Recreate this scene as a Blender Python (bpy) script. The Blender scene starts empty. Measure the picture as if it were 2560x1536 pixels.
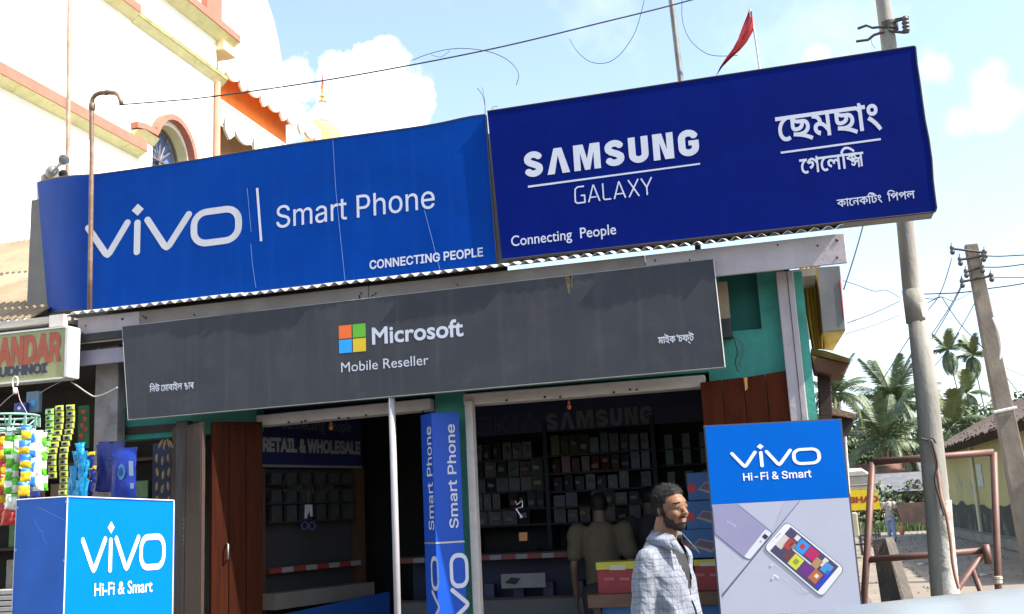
import bpy, bmesh, math, random, os
from mathutils import Vector, Matrix, noise
from mathutils.geometry import delaunay_2d_cdt
import numpy as np
random.seed(7)
R_ = math.radians
ORD = ('first', 'second', 'third', 'fourth', 'fifth', 'sixth', 'seventh', 'eighth', 'ninth', 'tenth', 'eleventh', 'twelfth', 'thirteenth', 'fourteenth')
SC = bpy.context.scene
COL = SC.collection
# ------------------------------------------------------------------ camera
FPX, YAW, PIT, ROL, CAMH = 2600.0, R_(14.6), R_(11.3), R_(2.9), 1.6
fw = Vector((-math.sin(YAW)*math.cos(PIT), math.cos(YAW)*math.cos(PIT), math.sin(PIT)))
r0 = Vector((math.cos(YAW), math.sin(YAW), 0)); u0 = r0.cross(fw)
cr = r0*math.cos(ROL) - u0*math.sin(ROL); cu = r0*math.sin(ROL) + u0*math.cos(ROL)
CAM = Vector((0, 0, CAMH))
cd = bpy.data.cameras.new('camera'); cam = bpy.data.objects.new('camera', cd); COL.objects.link(cam)
cam.matrix_world = Matrix(((cr.x, cu.x, -fw.x, 0), (cr.y, cu.y, -fw.y, 0), (cr.z, cu.z, -fw.z, CAMH), (0, 0, 0, 1)))
cd.sensor_width = 36; cd.lens = FPX/2560*36; cd.clip_start = 0.05; cd.clip_end = 3000
SC.camera = cam
# ------------------------------------------------------------------ light
SUN = Vector((0.9, -0.125, 1.0)).normalized()          # towards the sun
SUN_EL = math.asin(SUN.z); SUN_AZ = math.atan2(SUN.x, SUN.y)
sd = bpy.data.lights.new('sun', 'SUN'); so = bpy.data.objects.new('sun', sd); COL.objects.link(so)
sd.energy = 4.5; sd.angle = R_(0.55); sd.color = (1.0, 0.96, 0.88)
so.rotation_euler = (-SUN).to_track_quat('-Z', 'Y').to_euler(); so.location = (5, -5, 20)
W = bpy.data.worlds.new('World'); SC.world = W; W.use_nodes = True
SC.view_settings.view_transform = 'Standard'; SC.view_settings.look = 'None'
SC.view_settings.gamma = 1; SC.view_settings.use_curve_mapping = False
SC.view_settings.exposure = 1.35
SKY_STRENGTH = 0.15

def ray(x, y):
    return fw + cr*((x-1280)/FPX) - cu*((y-768)/FPX)
def at(x, y, Y):
    d = ray(x, y); return CAM + d*(Y/d.y)
def atX(x, y, X):
    d = ray(x, y); return CAM + d*(X/d.x)
def atZ(x, y, Z):
    d = ray(x, y); return CAM + d*((Z-CAMH)/d.z)

def world_nodes():
    nt = W.node_tree; N = nt.nodes; L = nt.links; N.clear()
    out = N.new('ShaderNodeOutputWorld'); bg = N.new('ShaderNodeBackground'); bg.inputs['Strength'].default_value = SKY_STRENGTH
    sky = N.new('ShaderNodeTexSky'); sky.sky_type = 'NISHITA'; sky.sun_disc = False
    sky.sun_elevation = SUN_EL; sky.sun_rotation = SUN_AZ; sky.air_density = 1.0; sky.dust_density = 1.6; sky.ozone_density = 1.0; sky.altitude = 50
    tc = N.new('ShaderNodeTexCoord')
    nrm = N.new('ShaderNodeVectorMath'); nrm.operation = 'NORMALIZE'; L.new(tc.outputs['Generated'], nrm.inputs[0])
    nz = N.new('ShaderNodeTexNoise'); nz.inputs['Scale'].default_value = 9; nz.inputs['Detail'].default_value = 9; nz.inputs['Roughness'].default_value = .62
    L.new(nrm.outputs[0], nz.inputs['Vector'])
    def m(op, a, b=None, c=None, clamp=False):
        n = N.new('ShaderNodeMath'); n.operation = op; n.use_clamp = clamp
        for i, v in enumerate((a, b, c)):
            if v is None: continue
            if isinstance(v, (int, float)): n.inputs[i].default_value = v
            else: L.new(v, n.inputs[i])
        return n.outputs[0]
    off = m('MULTIPLY', m('SUBTRACT', nz.outputs['Fac'], .5), 0.085)
    total = None
    # cumulus puffs: direction, angular radius, softness, density
    puffs = [(745, 215, 60, .010, 1), (850, 215, 75, .009, 1), (960, 185, 80, .008, 1), (1020, 245, 85, .010, 1), (900, 290, 120, .012, 1), (700, 300, 90, .012, 1),
             (1060, 200, 60, .05, .5), (1390, 265, 40, .05, .45), (2040, 150, 60, .03, .75), (2110, 150, 45, .03, .6), (2320, 165, 60, .035, .8),
             (2480, 200, 55, .035, .7), (2500, 265, 75, .035, .7), (2400, 300, 45, .03, .6), (1130, 110, 40, .06, .35), (2700, 150, 120, .04, .8), (-500, 300, 300, .03, .9), (3300, 500, 300, .04, .8), (1500, -900, 250, .05, .7)]
    for (x, y, r, s, a) in puffs:
        d = ray(x, y).normalized()
        v = N.new('ShaderNodeVectorMath'); v.operation = 'DISTANCE'; L.new(nrm.outputs[0], v.inputs[0]); v.inputs[1].default_value = d
        q = m('SUBTRACT', r/FPX, v.outputs['Value']); q = m('ADD', q, off)
        q = m('MULTIPLY', m('DIVIDE', q, s, clamp=True), a)
        total = q if total is None else m('MAXIMUM', total, q)
    nz2 = N.new('ShaderNodeTexNoise'); nz2.inputs['Scale'].default_value = 3.2; nz2.inputs['Detail'].default_value = 7; nz2.inputs['Roughness'].default_value = .6
    L.new(nrm.outputs[0], nz2.inputs['Vector'])
    w = m('MULTIPLY', m('SUBTRACT', nz2.outputs['Fac'], .50, clamp=True), 1.6, clamp=True)
    total = m('MAXIMUM', total, w)
    total = m('MAXIMUM', total, .07)      # thin high haze over the whole sky
    mix = N.new('ShaderNodeMix'); mix.data_type = 'RGBA'; L.new(total, mix.inputs[0]); L.new(sky.outputs[0], mix.inputs[6]); mix.inputs[7].default_value = (5.2, 5.3, 5.4, 1)
    L.new(mix.outputs[2], bg.inputs['Color']); L.new(bg.outputs[0], out.inputs[0])
world_nodes()

# ------------------------------------------------------------------ materials
MATS = {}
def mat(name, col, rough=.7, metal=0, var=.12, scale=6, bump=.0, bscale=40, streak=0, streak_col=None, spec=.5, fine=0, stretch=(1, 1, 1), patch=None, emit=0, trans=0):
    if name in MATS: return MATS[name]
    m = bpy.data.materials.new(name); m.use_nodes = True; nt = m.node_tree; N = nt.nodes; L = nt.links
    b = N['Principled BSDF']; b.inputs['Roughness'].default_value = rough; b.inputs['Metallic'].default_value = metal
    b.inputs['Specular IOR Level'].default_value = spec
    tc = N.new('ShaderNodeTexCoord'); mp = N.new('ShaderNodeMapping'); mp.inputs['Scale'].default_value = stretch; L.new(tc.outputs['Object'], mp.inputs[0])
    n1 = N.new('ShaderNodeTexNoise'); n1.inputs['Scale'].default_value = scale; n1.inputs['Detail'].default_value = 6; n1.inputs['Roughness'].default_value = .6; L.new(mp.outputs[0], n1.inputs[0])
    rp = N.new('ShaderNodeMapRange'); rp.inputs[1].default_value = .3; rp.inputs[2].default_value = .7; rp.inputs[3].default_value = 1-var; rp.inputs[4].default_value = 1+var; L.new(n1.outputs['Fac'], rp.inputs[0])
    mx = N.new('ShaderNodeMix'); mx.data_type = 'RGBA'; mx.blend_type = 'MULTIPLY'; mx.inputs[0].default_value = 1; mx.inputs[6].default_value = (*col, 1)
    cmb = N.new('ShaderNodeCombineColor'); [L.new(rp.outputs[0], cmb.inputs[i]) for i in range(3)]; L.new(cmb.outputs[0], mx.inputs[7])
    last = mx.outputs[2]
    if streak:
        mp2 = N.new('ShaderNodeMapping'); mp2.inputs['Scale'].default_value = (9, 9, .55); L.new(tc.outputs['Object'], mp2.inputs[0])
        n2 = N.new('ShaderNodeTexNoise'); n2.inputs['Scale'].default_value = 1.6; n2.inputs['Detail'].default_value = 7; L.new(mp2.outputs[0], n2.inputs[0])
        r2 = N.new('ShaderNodeMapRange'); r2.inputs[1].default_value = .52; r2.inputs[2].default_value = .78; r2.inputs[4].default_value = streak; L.new(n2.outputs['Fac'], r2.inputs[0])
        m2 = N.new('ShaderNodeMix'); m2.data_type = 'RGBA'; L.new(r2.outputs[0], m2.inputs[0]); L.new(last, m2.inputs[6]); m2.inputs[7].default_value = (*(streak_col or (.5, .5, .48)), 1); last = m2.outputs[2]
    if patch:
        pc, ps, lo, hi, am = patch
        n3 = N.new('ShaderNodeTexNoise'); n3.inputs['Scale'].default_value = ps; n3.inputs['Detail'].default_value = 8; n3.inputs['Roughness'].default_value = .65; L.new(mp.outputs[0], n3.inputs[0])
        r3 = N.new('ShaderNodeMapRange'); r3.inputs[1].default_value = lo; r3.inputs[2].default_value = hi; r3.inputs[4].default_value = am; L.new(n3.outputs['Fac'], r3.inputs[0])
        m3 = N.new('ShaderNodeMix'); m3.data_type = 'RGBA'; L.new(r3.outputs[0], m3.inputs[0]); L.new(last, m3.inputs[6]); m3.inputs[7].default_value = (*pc, 1); last = m3.outputs[2]
    L.new(last, b.inputs['Base Color'])
    if bump:
        nb = N.new('ShaderNodeTexNoise'); nb.inputs['Scale'].default_value = bscale; nb.inputs['Detail'].default_value = 5; L.new(mp.outputs[0], nb.inputs[0])
        bp = N.new('ShaderNodeBump'); bp.inputs['Strength'].default_value = bump; bp.inputs['Distance'].default_value = .01; L.new(nb.outputs['Fac'], bp.inputs['Height']); L.new(bp.outputs[0], b.inputs['Normal'])
    if emit:
        b.inputs['Emission Color'].default_value = (*col, 1); b.inputs['Emission Strength'].default_value = emit
    if trans: b.inputs['Transmission Weight'].default_value = trans
    MATS[name] = m; return m

# ------------------------------------------------------------------ mesh kit
ORG = {}
class MB:
    def __init__(s): s.v = []; s.f = []; s.mi = []; s.m = 0; s.smooth = False
    def add(s, vs, fs):
        o = len(s.v); s.v += [Vector(v) for v in vs]; s.f += [tuple(i+o for i in f) for f in fs]; s.mi += [s.m]*len(fs); return s
    def hexa(s, a, b):     # two quads of 4 points
        return s.add(list(a)+list(b), [(0, 1, 2, 3), (7, 6, 5, 4), (0, 4, 5, 1), (1, 5, 6, 2), (2, 6, 7, 3), (3, 7, 4, 0)])
    def box(s, x0, x1, y0, y1, z0, z1):
        return s.hexa([(x0, y0, z0), (x1, y0, z0), (x1, y0, z1), (x0, y0, z1)], [(x0, y1, z0), (x1, y1, z0), (x1, y1, z1), (x0, y1, z1)])
    def slab(s, poly, d):  # polygon extruded by vector d
        d = Vector(d); n = len(poly); p = [Vector(q) for q in poly]
        return s.add(p+[q+d for q in p], [tuple(range(n)), tuple(reversed(range(n, 2*n)))]+[(i, i+n, (i+1) % n+n, (i+1) % n) for i in range(n)])
    def tube(s, pts, r, k=8, caps=True):
        pts = [Vector(p) for p in pts]; n = len(pts)
        rs = r if isinstance(r, (list, tuple)) else [r]*n
        o = len(s.v); up = None; vs = []
        for i, p in enumerate(pts):
            t = (pts[min(i+1, n-1)]-pts[max(i-1, 0)]).normalized()
            if up is None: up = Vector((0, 0, 1)) if abs(t.z) < .9 else Vector((1, 0, 0))
            a = (up - t*up.dot(t)).normalized(); up = a; b = t.cross(a)
            vs += [p+(a*math.cos(2*math.pi*j/k)+b*math.sin(2*math.pi*j/k))*rs[i] for j in range(k)]
        fs = [(i*k+j, i*k+(j+1) % k, (i+1)*k+(j+1) % k, (i+1)*k+j) for i in range(n-1) for j in range(k)]
        if caps: fs += [tuple(reversed(range(k))), tuple(range((n-1)*k, n*k))]
        return s.add(vs, fs)
    def lathe(s, c, prof, k=16, axis=None):
        c = Vector(c); ax = (Vector(axis).normalized() if axis else Vector((0, 0, 1)))
        a = ax.orthogonal().normalized(); b = ax.cross(a); n = len(prof)
        vs = [c+ax*h+(a*math.cos(2*math.pi*j/k)+b*math.sin(2*math.pi*j/k))*r for r, h in prof for j in range(k)]
        fs = [(i*k+j, i*k+(j+1) % k, (i+1)*k+(j+1) % k, (i+1)*k+j) for i in range(n-1) for j in range(k)]
        fs += [tuple(reversed(range(k))), tuple(range((n-1)*k, n*k))]
        return s.add(vs, fs)
    def ell(s, c, r, k=16, m=10, rot=None):
        c = Vector(c); vs = [Vector((0, 0, -1))]; 
        for i in range(1, m):
            t = math.pi*i/m
            for j in range(k): vs.append(Vector((math.sin(t)*math.cos(2*math.pi*j/k), math.sin(t)*math.sin(2*math.pi*j/k), -math.cos(t))))
        vs.append(Vector((0, 0, 1)))
        vs = [Vector((v.x*r[0], v.y*r[1], v.z*r[2])) for v in vs]
        if rot: vs = [rot @ v for v in vs]
        fs = [(0, 1+(j+1) % k, 1+j) for j in range(k)]
        for i in range(m-2): fs += [(1+i*k+j, 1+i*k+(j+1) % k, 1+(i+1)*k+(j+1) % k, 1+(i+1)*k+j) for j in range(k)]
        e = len(vs)-1; fs += [(e, 1+(m-2)*k+j, 1+(m-2)*k+(j+1) % k) for j in range(k)]
        return s.add([v+c for v in vs], fs)
    def loft(s, secs, k=28):
        vs = []; n = len(secs)
        for (c, rx, ry) in secs: vs += [Vector(c)+Vector((rx*math.cos(2*math.pi*j/k), ry*math.sin(2*math.pi*j/k), 0)) for j in range(k)]
        fs = [(i*k+j, i*k+(j+1) % k, (i+1)*k+(j+1) % k, (i+1)*k+j) for i in range(n-1) for j in range(k)]+[tuple(reversed(range(k))), tuple(range((n-1)*k, n*k))]
        return s.add(vs, fs)
    def capsule(s, a, b, ra, rb, k=14):
        a = Vector(a); b = Vector(b); s.ell(a, (ra,)*3, k, 8); s.ell(b, (rb,)*3, k, 8); return s.tube([a, b], [ra, rb], k)
    def build(s, name, m, parent=None, org=None, smooth=None, label=None, kind=None):
        if parent is not None: o3 = ORG[parent]
        elif org is not None: o3 = Vector(org)
        else:
            xs = [v.x for v in s.v]; ys = [v.y for v in s.v]; zs = [v.z for v in s.v]
            o3 = Vector(((min(xs)+max(xs))/2, (min(ys)+max(ys))/2, min(zs)))
        me = bpy.data.meshes.new(name); me.from_pydata([v-o3 for v in s.v], [], s.f)
        for q in (m if isinstance(m, (list, tuple)) else [m]): me.materials.append(q)
        if isinstance(m, (list, tuple)): me.polygons.foreach_set('material_index', s.mi)
        if smooth or (smooth is None and s.smooth): me.polygons.foreach_set('use_smooth', [True]*len(me.polygons))
        me.update()
        o = bpy.data.objects.new(name, me); COL.objects.link(o)
        if parent is not None: o.parent = parent; ORG[o] = o3
        else: o.location = o3; ORG[o] = o3
        if label: o['label'] = label
        if kind: o['kind'] = kind
        return o
def tag(o, label, cat, group=None):
    o['label'] = label; o['category'] = cat
    if group: o['group'] = group
    return o
def thing(name, loc, label, cat, group=None):
    o = bpy.data.objects.new(name, None); o.empty_display_size = .1; COL.objects.link(o); o.location = loc; ORG[o] = Vector(loc)
    return tag(o, label, cat, group)
def one(mb, name, m, label, cat, group=None, org=None, smooth=None):
    return tag(mb.build(name, m, None, org, smooth), label, cat, group)
def struct(mb, name, m, org=(0, 0, 0), smooth=None):
    o = mb.build(name, m, None, org, smooth); o['kind'] = 'structure'; return o
def bevel(o, w=.004, seg=2):
    b = o.modifiers.new('bevel', 'BEVEL'); b.width = w; b.segments = seg; b.limit_method = 'ANGLE'; b.angle_limit = R_(40); return o
def copy_thing(root, loc=None, rot=None, scale=None, label=None):
    c = root.copy(); COL.objects.link(c)
    if loc is not None: c.location = loc
    if rot is not None: c.rotation_euler = rot
    if scale is not None: c.scale = (scale,)*3 if isinstance(scale, (int, float)) else scale
    if label: c['label'] = label
    for ch in list(root.children):
        d = ch.copy(); COL.objects.link(d); d.parent = c
        for g in ch.children:
            e = g.copy(); COL.objects.link(e); e.parent = d
    return c

# ------------------------------------------------------------------ lettering
FD = os.path.join(bpy.utils.resource_path('LOCAL'), 'datafiles', 'fonts')
def _font(fn):
    try: return bpy.data.fonts.load(os.path.join(FD, fn))
    except Exception: return None
F_SANS = _font('Inter.woff2'); F_BEN = _font('NotoSansBengali-VariableFont_wdth,wght.woff2')
def contours(s, font=None, bold=0.0):
    c = bpy.data.curves.new('t', 'FONT'); c.body = s; c.fill_mode = 'NONE'; c.resolution_u = 4
    if font: c.font = font
    o = bpy.data.objects.new('t', c); COL.objects.link(o)
    dg = bpy.context.evaluated_depsgraph_get(); me = bpy.data.meshes.new_from_object(o.evaluated_get(dg))
    co = [v.co.to_2d() for v in me.vertices]; nx = {e.vertices[0]: e.vertices[1] for e in me.edges}
    adj = {}
    for e in me.edges:
        a, b = e.vertices; adj.setdefault(a, []).append(b); adj.setdefault(b, []).append(a)
    seen = set(); out = []
    for i in range(len(co)):
        if i in seen or i not in adj: continue
        loop = [i]; seen.add(i); cur = i; prev = None
        st = i+1 if (i+1) in adj[i] else adj[i][0]
        nxt = st
        while nxt != i and nxt not in seen:
            loop.append(nxt); seen.add(nxt)
            cand = [k for k in adj[nxt] if k != cur]; cur, nxt = nxt, (cand[0] if cand else i)
        if len(loop) > 2: out.append([co[k].copy() for k in loop])
    bpy.data.objects.remove(o); bpy.data.curves.remove(c); bpy.data.meshes.remove(me)
    if bold:
        # the biggest loop tells the winding of solid outlines
        def area(l): return sum(l[i].x*l[(i+1) % len(l)].y-l[(i+1) % len(l)].x*l[i].y for i in range(len(l)))/2
        sg = 1 if area(max(out, key=lambda l: abs(area(l)))) > 0 else -1
        res = []
        for l in out:
            l = [p for i, p in enumerate(l) if (p-l[i-1]).length > 1e-5]; n = len(l); q = []
            for i in range(n):
                d1 = (l[i]-l[i-1]).normalized(); d2 = (l[(i+1) % n]-l[i]).normalized()
                n1 = Vector((d1.y, -d1.x)); n2 = Vector((d2.y, -d2.x)); nn = n1+n2
                if nn.length < .3: nn = n1
                nn.normalize(); k = bold/max(.55, nn.dot(n1)); q.append(l[i]+nn*k*sg)
            res.append(q)
        out = res
    return out
def fill(cs):
    """triangles of the non-zero union of closed outlines"""
    vs = []; es = []
    for l in cs:
        l = [p for i, p in enumerate(l) if (Vector(p)-Vector(l[i-1])).length > 1e-6]
        o = len(vs); n = len(l); vs += [Vector(p) for p in l]; es += [(o+i, o+(i+1) % n) for i in range(n)]
    r = delaunay_2d_cdt(vs, es, [], 0, 1e-6, False)
    ov, of = r[0], r[2]
    A = np.array([vs[a][:] for a, b in es]); B = np.array([vs[b][:] for a, b in es])
    P = np.array([[sum(ov[i].x for i in f)/len(f), sum(ov[i].y for i in f)/len(f)] for f in of])
    keep = []
    for p, f in zip(P, of):
        up = (A[:, 1] <= p[1]) & (B[:, 1] > p[1]); dn = (A[:, 1] > p[1]) & (B[:, 1] <= p[1])
        cross = (B[:, 0]-A[:, 0])*(p[1]-A[:, 1])-(p[0]-A[:, 0])*(B[:, 1]-A[:, 1])
        w = int(np.sum(up & (cross > 0)))-int(np.sum(dn & (cross < 0)))
        if w != 0: keep.append(tuple(f))
    return ov, keep
def ccw(l):
    a = sum(l[i][0]*l[(i+1) % len(l)][1]-l[(i+1) % len(l)][0]*l[i][1] for i in range(len(l)))
    return l if a > 0 else list(reversed(l))
def ribbon(pts, w, cap=True, closed=False):
    out = []; pts = [Vector(p) for p in pts]; n = len(pts); h = w/2
    for i in range(n if closed else n-1):
        a, b = pts[i], pts[(i+1) % n]; d = (b-a)
        if d.length < 1e-9: continue
        d.normalize(); q = Vector((-d.y, d.x))*h
        out.append(ccw([a-q, b-q, b+q, a+q]))
    for i, p in enumerate(pts):
        if not cap and not closed and i in (0, n-1): continue
        out.append([p+Vector((math.cos(t*math.pi/8), math.sin(t*math.pi/8)))*h for t in range(16)])
    return out
def arc(cx, cy, rx, ry, a0, a1, n=12):
    return [(cx+rx*math.cos(R_(a0+(a1-a0)*i/n)), cy+ry*math.sin(R_(a0+(a1-a0)*i/n))) for i in range(n+1)]
def logo_shapes(w=.21):
    c = []
    c += ribbon([(0, 1), (.60, .09), (.675, .03), (.75, .09), (1.31, 1)], w)
    c += ribbon([(1.64, .95), (1.64, 0)], w)
    c += [ccw([(1.64, 1.18), (1.84, 1.38), (1.64, 1.58), (1.44, 1.38)])]
    c += ribbon([(1.97, 1), (2.53, .09), (2.61, .03), (2.69, .09), (3.30, 1)], w)
    k = .40
    ring = arc(4.17+.7-k, 1-k, k, k, 0, 90, 7)+arc(4.17-.7+k, 1-k, k, k, 90, 180, 7)+arc(4.17-.7+k, k, k, k, 180, 270, 7)+arc(4.17+.7-k, k, k, k, 270, 360, 7)
    c += ribbon(ring, w, closed=True)
    return c
def heavy_word(scale_space=.16):
    """seven heavy capitals drawn by hand, cap height 1"""
    x = 0; out = []; W_ = .25
    def put(cs, wd):
        nonlocal x
        for l in cs: out.append([Vector((p[0]+x, p[1])) for p in l])
        x += wd+scale_space
    def S():
        return ribbon(arc(.36, .71, .225, .165, 10, 180, 9)+[(.15, .63), (.24, .55), (.46, .45), (.57, .37), (.585, .29)]+arc(.36, .29, .225, .165, 0, -170, 9), W_, cap=False)
    def A(): return [ccw([(0, 0), (.27, 1), (.57, 1), (.84, 0), (.56, 0), (.415, .72), (.27, 0)])]
    def M(): return [ccw([(0, 0), (0, 1), (.36, 1), (.49, .42), (.62, 1), (.98, 1), (.98, 0), (.74, 0), (.74, .68), (.585, 0), (.395, 0), (.24, .68), (.24, 0)])]
    def U(): return ribbon([(.13, 1), (.13, .35)]+arc(.36, .33, .23, .205, 180, 360, 12)+[(.59, .35), (.59, 1)], W_, cap=False)
    def Nn(): return [ccw([(0, 0), (0, 1), (.33, 1), (.49, .36), (.49, 1), (.73, 1), (.73, 0), (.41, 0), (.24, .64), (.24, 0)])]
    def G(): return ribbon(arc(.37, .67, .235, .205, 12, 180, 9)+arc(.37, .33, .235, .205, 180, 360, 12)+[(.605, .52)], W_, cap=False)+[ccw([(.37, .40), (.37, .58), (.73, .58), (.73, .40)])]
    for f, wd in ((S, .71), (A, .84), (M, .98), (S, .71), (U, .72), (Nn, .73), (G, .73)): put(f(), wd)
    return out
class Plane:
    def __init__(s, O, ux, uz, n=None):
        s.O = Vector(O); s.ux = Vector(ux).normalized(); s.uz = Vector(uz).normalized()
        s.n = s.ux.cross(s.uz).normalized()
        if s.n.dot(CAM-s.O) < 0: s.n = -s.n
    def px(s, x, y):
        d = ray(x, y); t = (s.O-CAM).dot(s.n)/d.dot(s.n); p = CAM+d*t-s.O
        return p.dot(s.ux), p.dot(s.uz)
    def pt(s, a, b, h=0): return s.O+s.ux*a+s.uz*b+s.n*h
def facade(Y, z=0): return Plane((0, Y, z), (1, 0, 0), (0, 0, 1))
def stamp(name, pl, cs, m, parent, h=.003, label=None):
    ov, of = fill(cs)
    mb = MB(); mb.add([pl.pt(p[0], p[1], h) for p in ov], of)
    return mb.build(name, m, parent, label=label)
CAPS = {}
def word(name, pl, s, font, L, R, B, T, m, parent, bold=0, cs=None, ref='H', h=.003, ymin=None, lab=None):
    """string fitted between pixel extents L,R with baseline at B and cap line at T"""
    if cs is None:
        cs = contours(s, font, bold); key = (ref, font)
        if key not in CAPS:
            c2 = contours(ref, font); CAPS[key] = (min(p.y for l in c2 for p in l), max(p.y for l in c2 for p in l))
        y0, y1 = CAPS[key]
    else: y0, y1 = (0, 1) if ymin is None else ymin
    x0 = min(p[0] for l in cs for p in l); x1 = max(p[0] for l in cs for p in l)
    a0 = pl.px(*L)[0]; a1 = pl.px(*R)[0]; b0 = pl.px(*B)[1]; b1 = pl.px(*T)[1]
    sx = (a1-a0)/(x1-x0); sy = (b1-b0)/(y1-y0)
    cs = [[(a0+(p[0]-x0)*sx, b0+(p[1]-y0)*sy) for p in l] for l in cs]
    if sx*sy < 0: cs = [list(reversed(l)) for l in cs]
    return stamp(name, pl, cs, m, parent, h, lab)
def rect(a0, a1, b0, b1): return [[(a0, b0), (a1, b0), (a1, b1), (a0, b1)]]
def pxpoly(pl, pts): return [ccw([pl.px(*p) for p in pts])]
# ================================================================== SETTING
M_earth = mat('earth', (.13, .105, .08), .95, var=.25, scale=.6, bump=.6, bscale=3, patch=((.20, .17, .12), .25, .45, .7, .6))
M_lane = mat('lane_dust', (.19, .155, .115), .95, var=.2, scale=.9, bump=.5, bscale=6, patch=((.30, .26, .19), .5, .52, .7, .7))
g = MB(); n = 40
vs = []
for i in range(n+1):
    for j in range(n+1):
        x = -400+800*i/n; y = -380+1000*j/n
        vs.append((x, y, 0))
g.add(vs, [(i*(n+1)+j, (i+1)*(n+1)+j, (i+1)*(n+1)+j+1, i*(n+1)+j+1) for i in range(n) for j in range(n)])
struct(g, 'ground', M_earth)
g = MB(); g.add([(.9, 5, .004), (5.2, 5, .004), (5.6, 90, .004), (1.2, 90, .004)], [(0, 1, 2, 3)]); struct(g, 'lane', M_lane)
M_asph = mat('asphalt', (.06, .058, .055), .9, var=.2, scale=3, bump=.4, bscale=60)
g = MB(); g.add([(-60, -6, .004), (60, -6, .004), (60, 4.2, .004), (-60, 4.2, .004)], [(0, 1, 2, 3)]); struct(g, 'road', M_asph)
M_grass = mat('grass', (.07, .11, .03), .9, var=.4, scale=8)
def blades(name, x0, x1, y0, y1, n, h):
    mb = MB()
    for i in range(n):
        x = random.uniform(x0, x1); y = random.uniform(y0, y1); a = random.uniform(0, 6.28); w = random.uniform(.02, .05); hh = h*random.uniform(.4, 1)
        dx, dy = math.cos(a)*w, math.sin(a)*w; tx, ty = random.uniform(-.1, .1), random.uniform(-.1, .1)
        mb.add([(x-dx, y-dy, 0), (x+dx, y+dy, 0), (x+tx, y+ty, hh)], [(0, 1, 2)])
    o = mb.build(name, M_grass, None, (x0, y0, 0)); tag(o, 'rough green grass growing on the verge beyond the lane', 'grass'); o['kind'] = 'stuff'
blades('grass', 1.6, 6.5, 50.5, 58, 5000, .45)

# ================================================================== SHOP BUILDING
M_teal = mat('teal_paint', (.045, .27, .205), .75, var=.22, scale=5, bump=.35, bscale=25, streak=.18, streak_col=(.12, .33, .27), patch=((.03, .16, .13), 3.5, .52, .75, .5))
M_pink = mat('lilac_white_paint', (.40, .345, .345), .7, var=.1, scale=5, bump=.25, bscale=30, streak=.35, streak_col=(.32, .27, .26), patch=((.30, .25, .24), 9, .6, .8, .5))
M_cream = mat('cream_paint', (.46, .42, .38), .7, var=.14, scale=7, bump=.25, bscale=30, patch=((.2, .16, .13), 7, .55, .8, .6))
M_zinc = mat('galvanised_sheet', (.50, .49, .46), .42, .55, var=.18, scale=7, patch=((.28, .22, .17), 3, .58, .8, .6))
M_brownroof = mat('rusted_sheet', (.21, .155, .095), .75, .1, var=.25, scale=1.5, patch=((.33, .27, .18), 1.2, .45, .7, .6), bump=.2)
M_dark = mat('darkened_interior', (.035, .032, .03), .9, var=.2)  # near-black tone, the darkness of unlit insides put into the colour
M_wood = mat('red_brown_wood', (.036, .0085, .0032), .7, var=.3, scale=3, bump=.3, bscale=18, stretch=(14, 14, .8), spec=.05, patch=((.022, .006, .003), 2, .5, .75, .6))
M_wood2 = mat('dark_wood', (.038, .018, .011), .6, var=.3, scale=3, bump=.3, stretch=(10, 10, .8))
M_steel = mat('dull_steel', (.35, .34, .33), .45, .8, var=.15)
M_nail = mat('black_nail', (.02, .018, .016), .6, .3)
shop = thing('shop_building', (-2, 7.4, 0), 'small teal walled mobile shop with open fronts below the big signboards', 'shop')
YW = 7.4
zr = at(1215, 668, 6.93).z
XL, XR = at(168, 795, 6.93).x, at(2110, 566, 6.93).x
# corrugated roof sheets
def corrugated(mb, x0, x1, y0, z0, y1, z1, pitch, amp, jag=0, th=.0016):
    nx = max(4, int((x1-x0)/pitch*8)); vs = []
    for k, off in enumerate((0, -th)):
        for i in range(nx+1):
            x = x0+(x1-x0)*i/nx; w = amp*math.sin(2*math.pi*x/pitch)
            jy = jag*noise.noise(Vector((x*3, 0, 0)))
            vs += [(x, y0+jy, z0+w+off), (x, y1, z1+w+off)]
    s = 2*(nx+1); fs = []
    for i in range(nx):
        a = 2*i; fs += [(a, a+2, a+3, a+1), (s+a, s+a+1, s+a+3, s+a+2), (a, s+a, s+a+2, a+2), (a+1, a+3, s+a+3, s+a+1)]
    mb.add(vs, fs)
tot = XR-XL; k = 8
for i in range(k):
    x0 = XL+tot*i/k - (.03 if i else 0); x1 = XL+tot*(i+1)/k
    mb = MB(); dz = (i % 2)*.006; dy = random.uniform(-.015, .015)
    corrugated(mb, x0, x1, 6.93+dy, zr+dz, 8.25, zr+.33+dz, .086, .0125, .01)
    mb.build('roof_sheet', M_zinc, shop, smooth=True)
mb = MB(); mb.box(-6.2, .3, 8.2, 11.6, 3.3, 3.36); mb.build('rear_roof', M_zinc, shop)
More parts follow.
